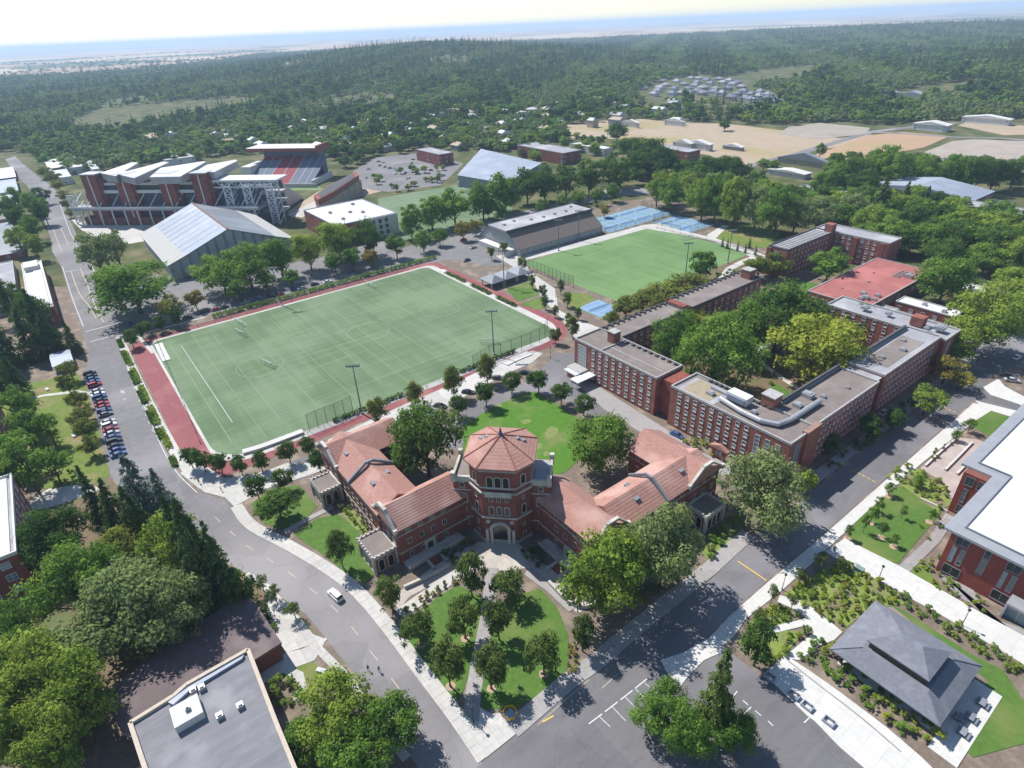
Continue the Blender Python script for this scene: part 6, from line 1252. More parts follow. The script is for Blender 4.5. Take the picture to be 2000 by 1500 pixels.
# houses scattered through the leafy district
k = 0; used = []
while k < 64:
    px_, py_ = random.uniform(330, 1330), random.uniform(150, 288)
    if py_ > np.interp(px_, lim[:, 0], lim[:, 1]) - 3 or any(inpoly([px_], [py_], c)[0] for c in CLEAR) or (px_ < 640 and py_ < 195): continue
    x, y = gp([(px_, py_)], 5)[0]
    if any((x - a) ** 2 + (y - c) ** 2 < 900 for a, c in used) or hh(x, y) > .5: continue
    used.append((x, y)); w, d_ = random.uniform(10, 22), random.uniform(9, 14); c_ = ('white', 'grey', 'tan')[k % 3]
    o = thing('house', f'{c_} roofed house between the trees of the leafy district', 'house', (x, y, 0), f'{c_} roofed houses of the leafy district'); ze = random.uniform(5, 9)
    part('wall', (WHITEW, TANW, GREYW)[k % 3], o, lambda b: b.box(x - w / 2, x + w / 2, y - d_ / 2, y + d_ / 2, -.1, ze)); part('roof', (ROOFW, METAL, TANW)[k % 3], o, lambda b: gable(b, x - w / 2, x + w / 2, y - d_ / 2, y + d_ / 2, ze, ze + 2.5, 'x' if w > d_ else 'y', .5, 2)); k += 1
    wins(o, '+x', x + w / 2, [y - 2.5, y + 2.5], [ze * .5], 1.4, 1.3, 'plain'); wins(o, '-y', y - d_ / 2, [x - 3, x + 3], [ze * .5], 1.4, 1.3, 'plain')
# ================================================================== cars
TYRE = mat('tyre', (.02, .02, .02)); RIM = mat('rim', (.4, .4, .42), rough=.4, metal=.7); CGLASS = glass_mat('car_glass', (.02, .025, .03), .05); LAMP = mat('headlamp', (.7, .7, .68), rough=.2); TAIL = mat('tail_lamp', (.4, .02, .02), rough=.3)
PAINT = {n: mat('car_paint_' + n, c, tuple(v * .95 for v in c), rough=.28, spec=.6) for n, c in (('white', (.75, .75, .74)), ('silver', (.42, .43, .45)), ('blue', (.05, .1, .25)), ('red', (.35, .03, .04)), ('dark', (.03, .032, .04)), ('grey', (.16, .165, .175)))}
def lofted(b, secs):
    """rings across the car (x), each ring a list of (y, z)"""
    n = len(secs[0][1]); k = len(b.v); vs = []
    for x, ring in secs: vs += [(x, y, z) for y, z in ring]
    fs = [(i * n + j, i * n + (j + 1) % n, (i + 1) * n + (j + 1) % n, (i + 1) * n + j) for i in range(len(secs) - 1) for j in range(n)]
    b.add(vs, fs + [tuple(range(n))[::-1], tuple(range((len(secs) - 1) * n, len(secs) * n))])
def car_proto(col, suv):
    L, Wd, hb, ht = (4.6, 1.85, 1.02, 1.72) if suv else (4.5, 1.78, .92, 1.42); P_ = {}
    def ring(w, z0, z1, zs): return [(-w, z0), (w, z0), (w * 1.0, zs), (w * .9, z1), (-w * .9, z1), (-w * 1.0, zs)]
    b = MB(); w = Wd / 2
    lofted(b, [(-L / 2, ring(w * .82, .38, hb * .82, .6)), (-L / 2 + .2, ring(w * .96, .25, hb * .95, .65)), (-L * .25, ring(w, .22, hb, .68)), (L * .2, ring(w, .22, hb, .68)), (L / 2 - .35, ring(w * .96, .25, hb * .84, .62)), (L / 2, ring(w * .8, .36, hb * .66, .55))]); P_['body'] = (b, PAINT[col])
    g = MB(); r0, r1, r2, r3 = (-L * .46, -L * .4, L * .12, L * .28) if suv else (-L * .36, -L * .2, L * .1, L * .27)
    lofted(g, [(r0, ring(w * .84, hb - .05, hb + .02, hb)), (r1, ring(w * .8, hb - .05, ht - .06, hb + .3)), (r2, ring(w * .8, hb - .05, ht - .06, hb + .3)), (r3, ring(w * .84, hb - .05, hb + .02, hb))]); P_['windows'] = (g, CGLASS)
    t = MB(); lofted(t, [(r1 - .05, ring(w * .7, ht - .1, ht - .03, ht - .08)), ((r1 + r2) / 2, ring(w * .74, ht - .1, ht, ht - .06)), (r2 + .05, ring(w * .7, ht - .1, ht - .04, ht - .08))]); P_['car_roof'] = (t, PAINT[col])
    for sx in (-1, 1):
        for sy in (-1, 1):
            q = MB(); q.tube([(sx * L * .3, sy * (w - .2), .33), (sx * L * .3, sy * (w + .01), .33)], [.33, .33], 12); P_[('wheel', sx, sy)] = (q, TYRE)
            q = MB(); q.tube([(sx * L * .3, sy * (w + .0), .33), (sx * L * .3, sy * (w + .03), .33)], [.19, .19], 8); P_[('rim', sx, sy)] = (q, RIM)
    for sy in (-1, 1):
        q = MB(); q.box(L / 2 - .16, L / 2 - .02, sy * w * .62 - .16, sy * w * .62 + .16, .55, .68); P_[('headlight', 0, sy)] = (q, LAMP); q = MB(); q.box(-L / 2 - .0, -L / 2 + .12, sy * w * .66 - .13, sy * w * .66 + .13, .6, .76); P_[('tail_light', 0, sy)] = (q, TAIL)
    out = []
    for k, (bb, m) in P_.items():
        nm = k if isinstance(k, str) else k[0]; me = bpy.data.meshes.new(nm); me.from_pydata(bb.v, [], bb.f); me.materials.append(m); out.append((nm, k, me))
    return out
_cp = {}
def car(x, y, ang, col, label, group=None, suv=False, name='parked_car'):
    if (col, suv) not in _cp: _cp[(col, suv)] = car_proto(col, suv)
    o = thing(name, label, 'car', (x, y, .03), group); o.rotation_euler = (0, 0, ang); wh = {}
    for nm, k, me in _cp[(col, suv)]:
        c = bpy.data.objects.new(nm, me); COL.objects.link(c)
        if nm == 'wheel': wh[k[1:]] = c
        c.parent = wh[k[1:]] if nm == 'rim' else o
    return o
a_, b_2 = G(641, 1152), G(671, 1180); hd = math.atan2(b_2[1] - a_[1], b_2[0] - a_[0])
m_ = (a_ + b_2) / 2; car(m_[0], m_[1], hd + math.pi, 'white', 'white car driving round the curved street', None, True, 'moving_car')
cols = 'dark dark blue blue red silver silver white blue dark red red blue grey blue silver white red silver blue'.split()
pts_ = resample(gp("176,732 189,762 203,800 215,835 226,870 236,900"), 2.95)
for i, p in enumerate(pts_[:24]):
    if i in (5, 14): continue
    c = cols[i % len(cols)]; t = pts_[min(i + 1, len(pts_) - 1)] - pts_[max(i - 1, 0)]; car(p.x, p.y, math.atan2(t.y, t.x) + math.pi / 2 + random.uniform(-.05, .05), c, f'{c} car parked nose-in along the side lawn', f'{c} cars parked along the side lawn', i % 4 == 0)
for i, (s, c) in enumerate((("254,633", 'blue'), ("366,622", 'dark'), ("399,610", 'dark'), ("423,606", 'red'), ("438,602", 'dark'), ("503,585", 'blue'), ("528,580", 'dark'), ("545,577", 'red'), ("590,565", 'silver'), ("615,557", 'dark'), ("905,470", 'red'), ("912,510", 'dark'), ("925,485", 'silver'), ("480,592", 'silver'), ("640,552", 'white'), ("575,566", 'blue'))):
    x, y = gp(s)[0]; car(x, y, random.choice((0, math.pi)) + math.pi / 2 * (i != 0) + random.uniform(-.05, .05), c, f'{c} car in the lane behind the sports field', f'{c} cars in the lane behind the field')
for s, c, a in (("914,768", 'dark', .7), ("972,740", 'grey', .8), ("1024,730", 'dark', .9), ("860,795", 'dark', .6)): x, y = gp(s)[0]; car(x, y, a, c, f'{c} car beside the pavement of the quad drive', f'{c} cars on the quad drive')
for s, c, a in (("1976,745", 'silver', .5), ("1966,735", 'dark', .5), ("1985,700", 'white', 1.5)): x, y = gp(s)[0]; car(x, y, a, c, f'{c} car parked by the far bend of the boulevard')
x, y = gp("1322,852")[0]; car(x, y, .1, 'blue', 'blue car tucked at the foot of the dormitory wall'); x, y = gp("1725,808")[0]; car(x, y, 1.57, 'silver', 'silver car in the shade of the long dormitory')
for i in range(26):
    s = (random.uniform(700, 880), random.uniform(312, 352)); x, y = gp([s])[0]; c = random.choice(['white', 'silver', 'dark', 'blue', 'grey']); car(x, y, random.choice([.75, 2.3]), c, f'{c} car on the big parking lot behind the training block', f'{c} cars on the big parking lot')
# ================================================================== masts, fences, goals
POLE = mat('galvanised_pole', (.2, .22, .22), (.15, .17, .17), rough=.5, metal=.4); POLED = mat('dark_pole', (.04, .055, .045), (.03, .04, .035))
def light_mast(s, h, label):
    x, y = gp(s)[0]; o = thing('floodlight_mast', label, 'floodlight', (x, y, 0), None)
    part('pole', POLE, o, lambda b: b.tube([(x, y, 0), (x, y, h * .5), (x, y, h)], [.3, .22, .15], 8)); part('footing', CONC, o, lambda b: b.tube([(x, y, -.05), (x, y, .6)], [.6, .6], 10)); part('crossarm', POLE, o, lambda b: b.bar((x - 1.2, y - 1.7, h), (x + 1.2, y + 1.7, h), .2))
    for t in (-1, -.5, 0, .5, 1): part('lamp_head', METALD, o, lambda b: b.bar((x + t * 1.1 - .35, y + t * 1.6 + .25, h + .1), (x + t * 1.1 + .1, y + t * 1.6 - .1, h + .75), .6, .5))
light_mast("707,808", 18, 'floodlight mast on the near edge of the worn field'); light_mast("965,692", 18, 'floodlight mast near the goal at the worn field corner'); light_mast("985,560", 18, 'floodlight mast behind the little grey-roofed pavilion'); light_mast("1091,490", 17, 'floodlight mast beside the field house end'); light_mast("1338,542", 17, 'floodlight mast by the lone tree of the second field'); light_mast("1421,515", 17, 'floodlight mast at the far corner of the second field'); light_mast("1130,470", 17, 'floodlight mast in front of the field house wall'); light_mast("550,596", 18, 'floodlight mast on the far hedge side of the worn field')
def fence(name, pts, h, n, label, net=True, pm=POLED, r=.09):
    o = thing(name, label, 'fence', (pts[0][0], pts[0][1], 0)); q = resample(pts, max(.5, sum((Vector(c) - Vector(a)).length for a, c in zip(pts, pts[1:])) / n)); 
    for p in q: part('post', pm, o, lambda b: b.tube([(p.x, p.y, 0), (p.x, p.y, h)], [r, r * .8], 6))
    for a, c in zip(q, q[1:]):
        if net: part('net_panel', NET, o, lambda b: b.add([(a.x, a.y, .1), (c.x, c.y, .1), (c.x, c.y, h - .1), (a.x, a.y, h - .1)], [(0, 1, 2, 3)]))
        part('rail', pm, o, lambda b: b.bar((a.x, a.y, h - .05), (c.x, c.y, h - .05), .07))
fence('ball_fence', gp("605,843 632,830 660,820 690,805"), 6.5, 5, 'tall ball net on the near edge of the worn field')
fence('ball_fence', gp("925,725 955,705 990,695 1030,680 1062,665 1074,640"), 6.5, 10, 'tall ball net at the goal corner of the worn field')
fence('ball_fence', gp("1012,520 1060,538 1100,555 1120,562"), 6, 14, 'tall ball net on the walk side of the second field')
fence('field_fence', [(-282, 20), (-282, 148)], 1.4, 18, 'low dark fence on the hedge side of the worn field'); fence('field_fence', [(-281, 17), (-186, 12.5)], 1.2, 14, 'low dark fence between street side track and worn field')
fence('field_fence', [(-168.2, 30), (-168.2, 118)], 1.3, 16, 'low dark fence between worn field and the hall side track'); fence('field_fence', [(-176, 293.5), (-246, 289.5)], 1.3, 12, 'low dark fence below the blue courts')
fence('court_fence', [(-220.5, 296.5), (-220.5, 322.5), (-251.5, 322.5), (-251.5, 296.5), (-220.5, 296.5)], 3, 16, 'dark fence around the smaller blue courts'); fence('court_fence', [(-283.5, 263.5), (-253.5, 263.5), (-253.5, 324.5), (-283.5, 324.5)], 3, 14, 'dark fence around the larger blue courts')
def goal(x, y, ang, label, w=7.3):
    o = thing('goal', label, 'goal', (x, y, 0)); c, s = math.cos(ang), math.sin(ang)
    def p(u, v, z): return (x + u * c - v * s, y + u * s + v * c, z)
    part('goal_frame', STEELW, o, lambda b: (b.bar(p(-w / 2, 0, .08), p(-w / 2, 0, 2.44), .14), b.bar(p(w / 2, 0, .08), p(w / 2, 0, 2.44), .14), b.bar(p(-w / 2, 0, 2.44), p(w / 2, 0, 2.44), .14), b.bar(p(-w / 2, 2, .1), p(w / 2, 2, .1), .1), b.bar(p(-w / 2, 0, 2.4), p(-w / 2, 2, .1), .08), b.bar(p(w / 2, 0, 2.4), p(w / 2, 2, .1), .08)))
    part('goal_net', MT['white_net'], o, lambda b: b.add([p(-w / 2, 0, 2.4), p(w / 2, 0, 2.4), p(w / 2, 2, .1), p(-w / 2, 2, .1)], [(0, 1, 2, 3)]))
NW = NET.copy(); NW.name = 'white_net'; NW.node_tree.nodes['Diffuse BSDF'].inputs[0].default_value = (.7, .7, .7, 1); MT['white_net'] = NW
for s, a, lab in (("522,715", .3, 'white goal standing in the middle of the worn field'), ("468,634", .1, 'white goal before the hedge fence of the worn field'), ("722,560", .1, 'white goal at the far touchline of the worn field'), ("955,672", .9, 'white goal by the ball net of the worn field'), ("470,655", .2, 'spare white goal laid near the far touchline'), ("1342,468", 1.2, 'white goal at the far end of the second field')):
    x, y = gp(s)[0]; goal(x, y, a, lab)
# ================================================================== hedges and shrubs
def hedge(x0, x1, y0, y1, h, m, label, group=None, d=6):
    ln = (x1 - x0) * (y1 - y0) ; n = int(min(2600, 40 + (x1 - x0) * h * d * 2 + (y1 - y0) * h * d * 2 + ln * d)); c = np.stack([rng.uniform(0, x1 - x0, n), rng.uniform(0, y1 - y0, n), rng.uniform(.1, 1, n) ** .6 * h * (1 + rng.normal(0, .1, n))], 1); nr = rng.normal(size=(n, 3)); nr[:, 2] = abs(nr[:, 2]) + .3; nr /= np.linalg.norm(nr, axis=1)[:, None]
    me = leaf_mesh('hedge', c, nr, rng.uniform(.22, .42, n), np.clip(rng.normal(.5, .2, n), 0, 1), LEAF[m]); o = link(bpy.data.objects.new('hedge', me)); o.location = (x0, y0, 0); tag(o, label, 'hedge', group); return o
for y0 in range(42, 148, 15): hedge(-289.2, -286.9, y0, y0 + 14.4, 1.9, 'mid', 'clipped hedge length between the track and the parking lane', 'hedge lengths behind the track')
for x0, x1 in ((-264, -246), (-240, -224), (-219, -204)): hedge(x0, x1, 151.8, 154, 1.2, 'dark', 'low hedge length between the worn field and the pavilion side track', 'hedges on the pavilion side')
for x0 in (-276, -258, -240, -222, -204): hedge(x0, x0 + 15, 3.2, 5.2, 1.0, 'bright', 'low light green hedge along the street side track', 'hedges along the street')
for k, s in enumerate(("240,688 252,712", "256,728 268,752", "272,765 284,790", "290,805 303,830", "308,840 318,858", "335,895 345,912", "232,665 238,680")):
    q = gp(s); strip_ = [(p[0], p[1]) for p in q]; x0, x1 = sorted((q[0][0], q[1][0])); hedge(x0, x1, q[0][1] - .8, q[0][1] + 1.0, 1.0, 'dark', 'dark planting strip between street and field pavement', 'planting strips along the street', 9)
for y0 in (50, 64, 100, 114): hedge(-170.0, -168.6, y0, y0 + 12, 1.3, 'dark', 'dark hedge against the ball net on the hall side', 'hedges at the ball net')
def shrubs(poly_px, n, wr, mats, label, group, hr=(.7, 1.1)):
    poly = gp(poly_px); xs = [p[0] for p in poly]; ys = [p[1] for p in poly]; k = t = 0; mine = []
    while k < n and t < n * 80:
        t += 1; x, y = random.uniform(min(xs), max(xs)), random.uniform(min(ys), max(ys)); w = random.uniform(*wr)
        if not inpoly([x], [y], poly)[0] or any((x - a) ** 2 + (y - c) ** 2 < ((r_ + w / 2) * .8) ** 2 for a, c, r_ in mine): continue
        mine.append((x, y, w / 2)); tree_at(x, y, w, w * random.uniform(*hr), 'shrub', random.choice(mats), label, group, cat='shrub'); k += 1
shrubs("1532,1160 1640,1098 1720,1138 1765,1175 1700,1185 1640,1230 1572,1185", 60, (1.1, 2.8), ['bright', 'bright', 'bright', 'autumn', 'yellow', 'yellow'], 'low leafy shrub in the mulch bed between promenade and pavilion', 'shrubs of the mulch bed')
shrubs("1462,1238 1475,1212 1512,1182 1562,1203 1500,1228", 18, (1.2, 2.6), ['bright', 'yellow', 'mid'], 'light green shrub in the wedge bed beside the white paths', 'shrubs of the wedge bed')
shrubs("1500,1300 1540,1240 1575,1236 1540,1272", 9, (1.2, 2.4), ['bright', 'mid'], 'low shrub in the small bed below the dark round tree', 'shrubs of the small bed')
shrubs("1555,1280 1600,1245 1625,1265 1680,1310 1800,1400 1850,1450 1790,1450 1640,1340", 34, (1.4, 3.2), ['bright', 'mid', 'mid', 'yellow'], 'bushy shrub in the long bed below the pavilion eaves', 'shrubs below the pavilion')
shrubs("1740,1150 1850,1215 1990,1298 2010,1330 1900,1270 1760,1180", 26, (1.2, 2.6), ['bright', 'bright', 'mid'], 'shrub in the strip between promenade and curved lawn', 'shrubs along the promenade')
shrubs("1730,935 1768,908 1838,942 1858,985 1835,998 1772,955", 26, (1.1, 2.4), ['bright', 'bright', 'mid', 'yellow'], 'shrub in the rain garden before the white-roofed building', 'rain garden shrubs')
shrubs("1775,1122 1830,1075 1862,1020 1830,1115 1930,1180 1920,1200 1840,1155", 22, (.9, 1.8), ['yellow', 'bright'], 'golden shrub along the brick wall of the new building', 'golden shrubs')
shrubs("1378,1080 1400,1035 1440,1002 1455,1024 1420,1058 1388,1094", 18, (1.2, 2.6), ['mid', 'grey', 'bright'], 'shrub in the bed before the right porch', 'shrubs at the right porch')
shrubs("655,980 700,998 722,1030 712,1045 688,1030", 16, (1.0, 2.2), ['mid', 'bright', 'grey'], 'shrub in the pale bed before the left wing', 'shrubs at the left wing')
shrubs("850,1085 905,1060 935,1066 930,1085 880,1105", 10, (1.4, 2.6), ['fir', 'dark'], 'dark shrub left of the entrance apron', 'shrubs left of the entrance'); shrubs("1015,1075 1050,1075 1075,1105 1050,1110 1025,1095", 10, (1.4, 2.6), ['fir', 'dark'], 'dark shrub right of the entrance apron', 'shrubs right of the entrance')
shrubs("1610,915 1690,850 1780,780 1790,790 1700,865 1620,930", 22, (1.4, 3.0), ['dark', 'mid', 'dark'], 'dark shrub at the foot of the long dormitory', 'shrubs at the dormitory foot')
shrubs("1330,865 1400,900 1420,885 1350,850", 10, (1.6, 3.0), ['bright', 'mid', 'yellow'], 'light shrub on the dormitory walk behind the hall', 'shrubs on the dormitory walk')
shrubs("835,1160 885,1128 895,1138 850,1168 790,1210 785,1200", 12, (1.0, 2.0), ['autumn', 'olive'], 'russet shrub along the lawn edge path', 'russet shrubs'); shrubs("1115,1235 1128,1240 1128,1310 1105,1330", 12, (.9, 1.8), ['olive', 'autumn'], 'small shrub along the curved lawn edge near the boulevard', 'shrubs on the curved edge')
shrubs("1235,1175 1290,1140 1320,1150 1330,1130 1240,1190", 10, (1.4, 2.6), ['grey', 'mid'], 'grey-green shrub under the large roadside trees', 'shrubs under the roadside trees'); shrubs("1820,880 1845,865 1860,870 1812,915", 8, (.9, 1.5), ['bright', 'olive'], 'low plant in the terrace planter', 'terrace plants')
shrubs("500,1365 560,1320 590,1345 600,1370 540,1390", 12, (1.4, 2.8), ['mid', 'olive', 'bright'], 'shrub beside the grey flat roof by the curved path', 'shrubs by the curved path'); shrubs("500,1170 530,1225 545,1240 520,1190", 8, (1.2, 2.2), ['dark', 'mid'], 'shrub between brown roof and pale pavement', 'shrubs by the brown roof')
shrubs("1405,705 1430,650 1500,640 1560,690 1600,770 1540,790 1470,760", 10, (1.5, 3), ['mid', 'bright'], 'shrub on the courtyard floor', 'courtyard shrubs'); shrubs("1330,580 1440,520 1455,530 1350,590", 12, (2, 4), ['mid', 'olive'], 'bush between second field and long wing', 'bushes at the second field')
shrubs("95,940 150,915 160,930 105,960", 8, (1.2, 2.2), ['olive', 'autumn'], 'low shrub in the hedge of the side lawn', 'shrubs of the side lawn'); shrubs("1795,1010 1850,1000 1835,1050 1790,1090", 4, (.9, 1.5), ['bright'], 'little shrub beside the straight brick path', 'shrubs by the brick path')
# ================================================================== small fixtures
def lamp(s, label, h=4.5):
    x, y = gp(s)[0]; o = thing('lamp_post', label, 'lamp', (x, y, .1)); part('pole', POLED, o, lambda b: b.tube([(x, y, .1), (x, y, h)], [.09, .06], 8)); part('lamp_head', POLED, o, lambda b: b.tube([(x, y, h), (x, y, h + .15), (x, y, h + .5), (x, y, h + .6)], [.1, .28, .3, .05], 8)); part('base', POLED, o, lambda b: b.tube([(x, y, .05), (x, y, .6)], [.16, .12], 8))
for s, lab in (("1714,1136", 'dark lamp post between promenade and mulch bed'), ("1878,1222", 'dark lamp post between promenade and curved lawn'), ("1527,1152", 'dark lamp post at the head of the diagonal path'), ("1128,1196", 'dark lamp post on the lawn edge walk'), ("1000,565", 'dark lamp post beside the little grey pavilion'), ("925,1412", 'lamp post at the tip of the front lawn'), ("1085,1310", 'lamp post at the boulevard kerb of the front lawn'), ("1075,700", 'lamp post at the end of the field terrace'), ("1085,580", 'lamp post on the walk between the fields'), ("770,1195", 'lamp post at the street end of the terrace wall')): lamp(s, lab)
def curb_wall(name, label, s, w, h, m=STONE, cat='wall'):
    pts = smooth(gp(s), 1); L, Rr = offset_strip(pts, w); b = MB(); b.prism(L + Rr[::-1], -.05, h); o = b.build(name, m); tag(o, label, cat); return o
curb_wall('garden_wall', 'curved stone wall at the end of the right terrace', "1072,1140 1105,1175 1135,1190 1170,1180 1185,1165", .6, 1.1); curb_wall('garden_wall', 'stone terrace wall left of the entrance path', "790,1150 840,1128 880,1105", .6, 1.0)
curb_wall('planter_wall', 'long pale planter wall along the paved terrace', "1806,912 1840,880 1868,858", .5, .7, CONCW); curb_wall('planter_wall', 'pale seat wall in the middle of the paved terrace', "1845,920 1875,890 1898,866", .5, .7, CONCW); curb_wall('planter_wall', 'short pale seat wall at the building end of the terrace', "1868,928 1890,905", .5, .7, CONCW)
curb_wall('planter_wall', 'white retaining edge beside the rain garden', "1797,975 1830,990 1850,1000", .35, .5, CONCW); curb_wall('retaining_wall', 'long white bleacher wall at the near field corner', "475,886 510,876 545,863 592,845", 2.2, .9, CONCW); curb_wall('retaining_wall', 'white bench pad at the far field corner', "310,672 318,690 326,705", 3, .35, CONCW)
curb_wall('retaining_wall', 'white bench pad by the goal side corner', "862,528 890,542", 3, .35, CONCW); curb_wall('retaining_wall', 'pale terrace of steps beside the track', "985,712 1010,700 1035,690", 3.5, .4, CONCW)
TIMB = mat('bench_timber', (.3, .2, .12), (.22, .15, .09))
def bench(s, label, ang=0.0, group=None, m=None):
    x, y = gp(s)[0]; o = thing('bench', label, 'bench', (x, y, .15), group); c, sn = math.cos(ang), math.sin(ang)
    def p(u, v, z): return (x + u * c - v * sn, y + u * sn + v * c, z)
    for v in (-.3, 0, .3): part('seat_slat', m or TIMB, o, lambda b: b.bar(p(-1, v, .6), p(1, v, .6), .22, .08))
    for u in (-.8, .8): part('leg', POLED, o, lambda b: (b.bar(p(u, -.35, .1), p(u, -.35, .56), .1), b.bar(p(u, .35, .1), p(u, .35, .56), .1)))
for i, s in enumerate(("1503,1325", "1550,1360", "1576,1382", "1618,1412")):
    x, y = gp(s)[0]; o = thing('bicycle_stand', 'square blue-grey metal stand on the white plaza edge', 'bicycle stand', (x, y, .15), 'square stands on the plaza')
    part('frame', METALB, o, lambda b: parapet(b, x - 1, x + 1, y - .7, y + .7, .15, .75, .18)); part('hoop', POLE, o, lambda b: (b.bar((x - .6, y - .5, .15), (x - .6, y - .5, 1), .08), b.bar((x + .6, y + .5, .15), (x + .6, y + .5, 1), .08), b.bar((x - .6, y - .5, 1), (x + .6, y + .5, 1), .08)))
for i, (x, y) in enumerate(((-2.2, 104.5), (-2.4, 100), (-2.2, 96), (-3.6, 98.3))):
    o = thing('picnic_table', 'dark picnic table on the white terrace of the pavilion', 'table', (x, y, .17), 'picnic tables'); part('table_top', METALD, o, lambda b: b.box(x - .45, x + .45, y - .9, y + .9, .86, .94))
    for s in (-1, 1): part('seat', METALD, o, lambda b: b.box(x + s * .85 - .16, x + s * .85 + .16, y - .9, y + .9, .56, .62))
    for s in (-1, 1): part('leg', POLED, o, lambda b: (b.bar((x - .85, y + s * .6, .17), (x + .85, y + s * .6, .6), .08), b.bar((x, y + s * .6, .17), (x, y + s * .6, .86), .1)))
bench("628,1312", 'white bench on the dry lawn by the curved path', .6, None, STEELW); bench("145,853", 'white bench on the side lawn', .2, None, STEELW); bench("122,752", 'pale bench on the far part of the side lawn', .2, None, STEELW); bench("93,762", 'second pale bench on the far part of the side lawn', .2, None, STEELW)
ut = gp("1677,1117")[0]; o = thing('utility_cabinet', 'green utility cabinet at the promenade edge', 'cabinet', (*ut, .1)); part('cabinet', mat('cabinet_green', (.1, .16, .14)), o, lambda b: b.box(ut[0] - .9, ut[0] + .9, ut[1] - .6, ut[1] + .6, .05, 1.3)); part('plinth', CONC, o, lambda b: b.box(ut[0] - 1, ut[0] + 1, ut[1] - .7, ut[1] + .7, 0, .2)); part('lid', mat('cabinet_top', (.2, .28, .26)), o, lambda b: b.box(ut[0] - .95, ut[0] + .95, ut[1] - .65, ut[1] + .65, 1.3, 1.38))
yb = gp("996,1397")[0]; o = thing('barrier', 'yellow safety barrier ring on the corner pavement', 'barrier', (*yb, .1)); YEL = mat('safety_yellow', (.7, .42, .03), (.6, .36, .03))
for i in range(6):
    a0, a1 = i * math.pi / 3, (i + 1) * math.pi / 3; q = [(yb[0] + 1.4 * math.cos(a), yb[1] + 1.4 * math.sin(a)) for a in (a0, a1)]
    part('post', YEL, o, lambda b: b.bar((*q[0], .1), (*q[0], 1.1), .1)); part('rail', YEL, o, lambda b: (b.bar((*q[0], 1.05), (*q[1], 1.05), .12), b.bar((*q[0], .6), (*q[1], .6), .1)))
part('hatch', METALB, o, lambda b: b.box(yb[0] - .9, yb[0] + .9, yb[1] - .9, yb[1] + .9, .1, .3))
# tree pits on the lawns
pit = mat('bark_chip', (.45, .32, .22), (.34, .24, .16), scale=2)
for s in ("880,1341", "909,1247", "1062,1317", "960,1345", "823,1260", "1700,1022", "1712,1002", "1735,970", "1720,1050", "1745,1068", "1655,1054", "1815,1020", "1865,864", "1890,847"):
    x, y = gp(s)[0]; q = [(x + .95 * math.cos(a) * random.uniform(.9, 1.15), y + .95 * math.sin(a) * random.uniform(.9, 1.15)) for a in np.linspace(0, 6.28, 12)[:-1]]; struct(MB().prism(q, -.05, .115).build('mulch_ring', pit))
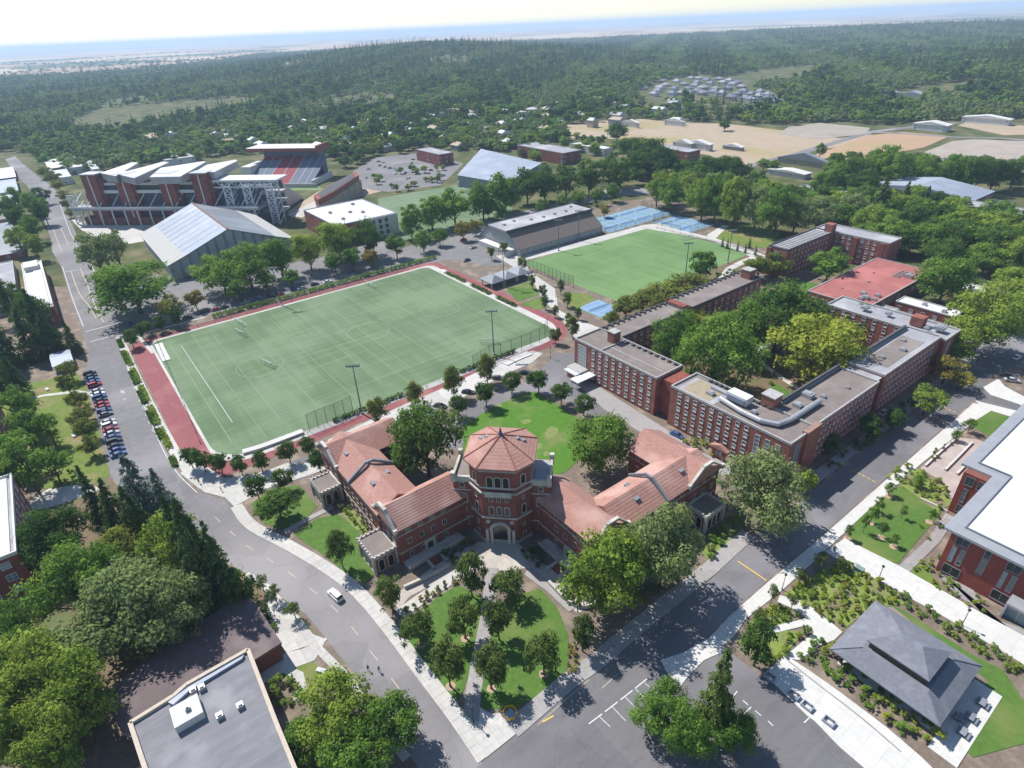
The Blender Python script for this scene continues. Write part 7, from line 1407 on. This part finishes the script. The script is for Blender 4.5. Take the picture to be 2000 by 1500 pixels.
# ================================================================== people
SKIN = mat('skin', (.45, .28, .2), (.42, .26, .18)); HAIR = mat('hair', (.05, .035, .025))
def person(s, ang, shirt, trousers, label, z=.03, step=.28, arm=.25):
    x, y = gp(s)[0]
    J = {'pelvis': (0, 0, .95, .15), 'belly': (0, 0, 1.12, .14), 'chest': (.02, 0, 1.34, .17), 'neck': (.02, 0, 1.5, .06), 'head0': (.03, 0, 1.6, .085), 'head1': (.03, 0, 1.73, .085),
         'lh': (0, .1, .9, .1), 'lk': (step * .7, .1, .5, .065), 'la': (step * .8, .1, .09, .045), 'lt': (step * .8 + .16, .1, .05, .04), 'rh': (0, -.1, .9, .1), 'rk': (-step * .2, -.1, .5, .065), 'ra': (-step * .9, -.1, .12, .045), 'rt': (-step * .9 + .15, -.1, .05, .04),
         'ls': (.02, .19, 1.42, .065), 'le': (-arm * .4, .25, 1.15, .045), 'lw': (arm * .3, .26, .93, .033), 'lf': (arm * .5, .26, .84, .035), 'rs': (.02, -.19, 1.42, .065), 're': (-arm * .1, -.25, 1.14, .045), 'rw': (arm * .9, -.25, .98, .033), 'rf': (arm * 1.2, -.25, .9, .035)}
    E_ = 'pelvis-belly belly-chest chest-neck neck-head0 head0-head1 pelvis-lh lh-lk lk-la la-lt pelvis-rh rh-rk rk-ra ra-rt chest-ls ls-le le-lw lw-lf chest-rs rs-re re-rw rw-rf'.split(); K = list(J)
    me = bpy.data.meshes.new('person'); me.from_pydata([J[k][:3] for k in K], [tuple(K.index(q) for q in e.split('-')) for e in E_], [])
    tmp = bpy.data.objects.new('person', me); COL.objects.link(tmp); sk = tmp.modifiers.new('skin', 'SKIN'); sk.use_smooth_shade = True; tmp.modifiers.new('sub', 'SUBSURF').levels = 1
    for i, k in enumerate(K): me.skin_vertices[0].data[i].radius = (J[k][3], J[k][3]); me.skin_vertices[0].data[i].use_root = (k == 'pelvis')
    dg = bpy.context.evaluated_depsgraph_get(); m2 = bpy.data.meshes.new_from_object(tmp.evaluated_get(dg)); bpy.data.objects.remove(tmp)
    m2.materials.clear()
    for m in (SKIN, mat('shirt_' + label[:6] + s, shirt), mat('trousers_' + label[:6] + s, trousers)): m2.materials.append(m)
    for p in m2.polygons: c = p.center; p.material_index = 0 if c.z > 1.49 or (abs(c.y) > .2 and c.z < 1.12) else (1 if c.z > .98 else 2)
    o = link(bpy.data.objects.new('person', m2)); o.location = (x, y, z); o.rotation_euler = (0, 0, ang); tag(o, label, 'person')
    h = MB(); h.tube([(.0, 0, 1.66), (.01, 0, 1.76), (.02, 0, 1.83)], [.1, .105, .05], 10); hm = bpy.data.meshes.new('hair'); hm.from_pydata(h.v, [], h.f); hm.materials.append(HAIR); link(bpy.data.objects.new('hair', hm), o)
person("720,1310", hd, (.05, .05, .06), (.04, .05, .1), 'person in dark clothes walking down the curved street'); person("741,1312", hd, (.3, .3, .32), (.05, .05, .06), 'person in a grey top walking down the curved street')
person("885,1135", .4, (.05, .06, .1), (.05, .05, .06), 'person in navy top on the walk before the entrance', .13); person("1610,1090", .5, (.05, .1, .3), (.06, .06, .07), 'person in a blue top where promenade meets the boulevard', .16); person("1628,1078", 2.5, (.1, .1, .1), (.1, .08, .06), 'person in a black top at the promenade corner', .16)
person("390,945", .4, (.3, .06, .05), (.04, .04, .06), 'person in a red top on the field corner pavement', .13); person("433,960", 1.4, (.06, .06, .07), (.04, .04, .06), 'person in dark clothes at the lane crossing', .12)
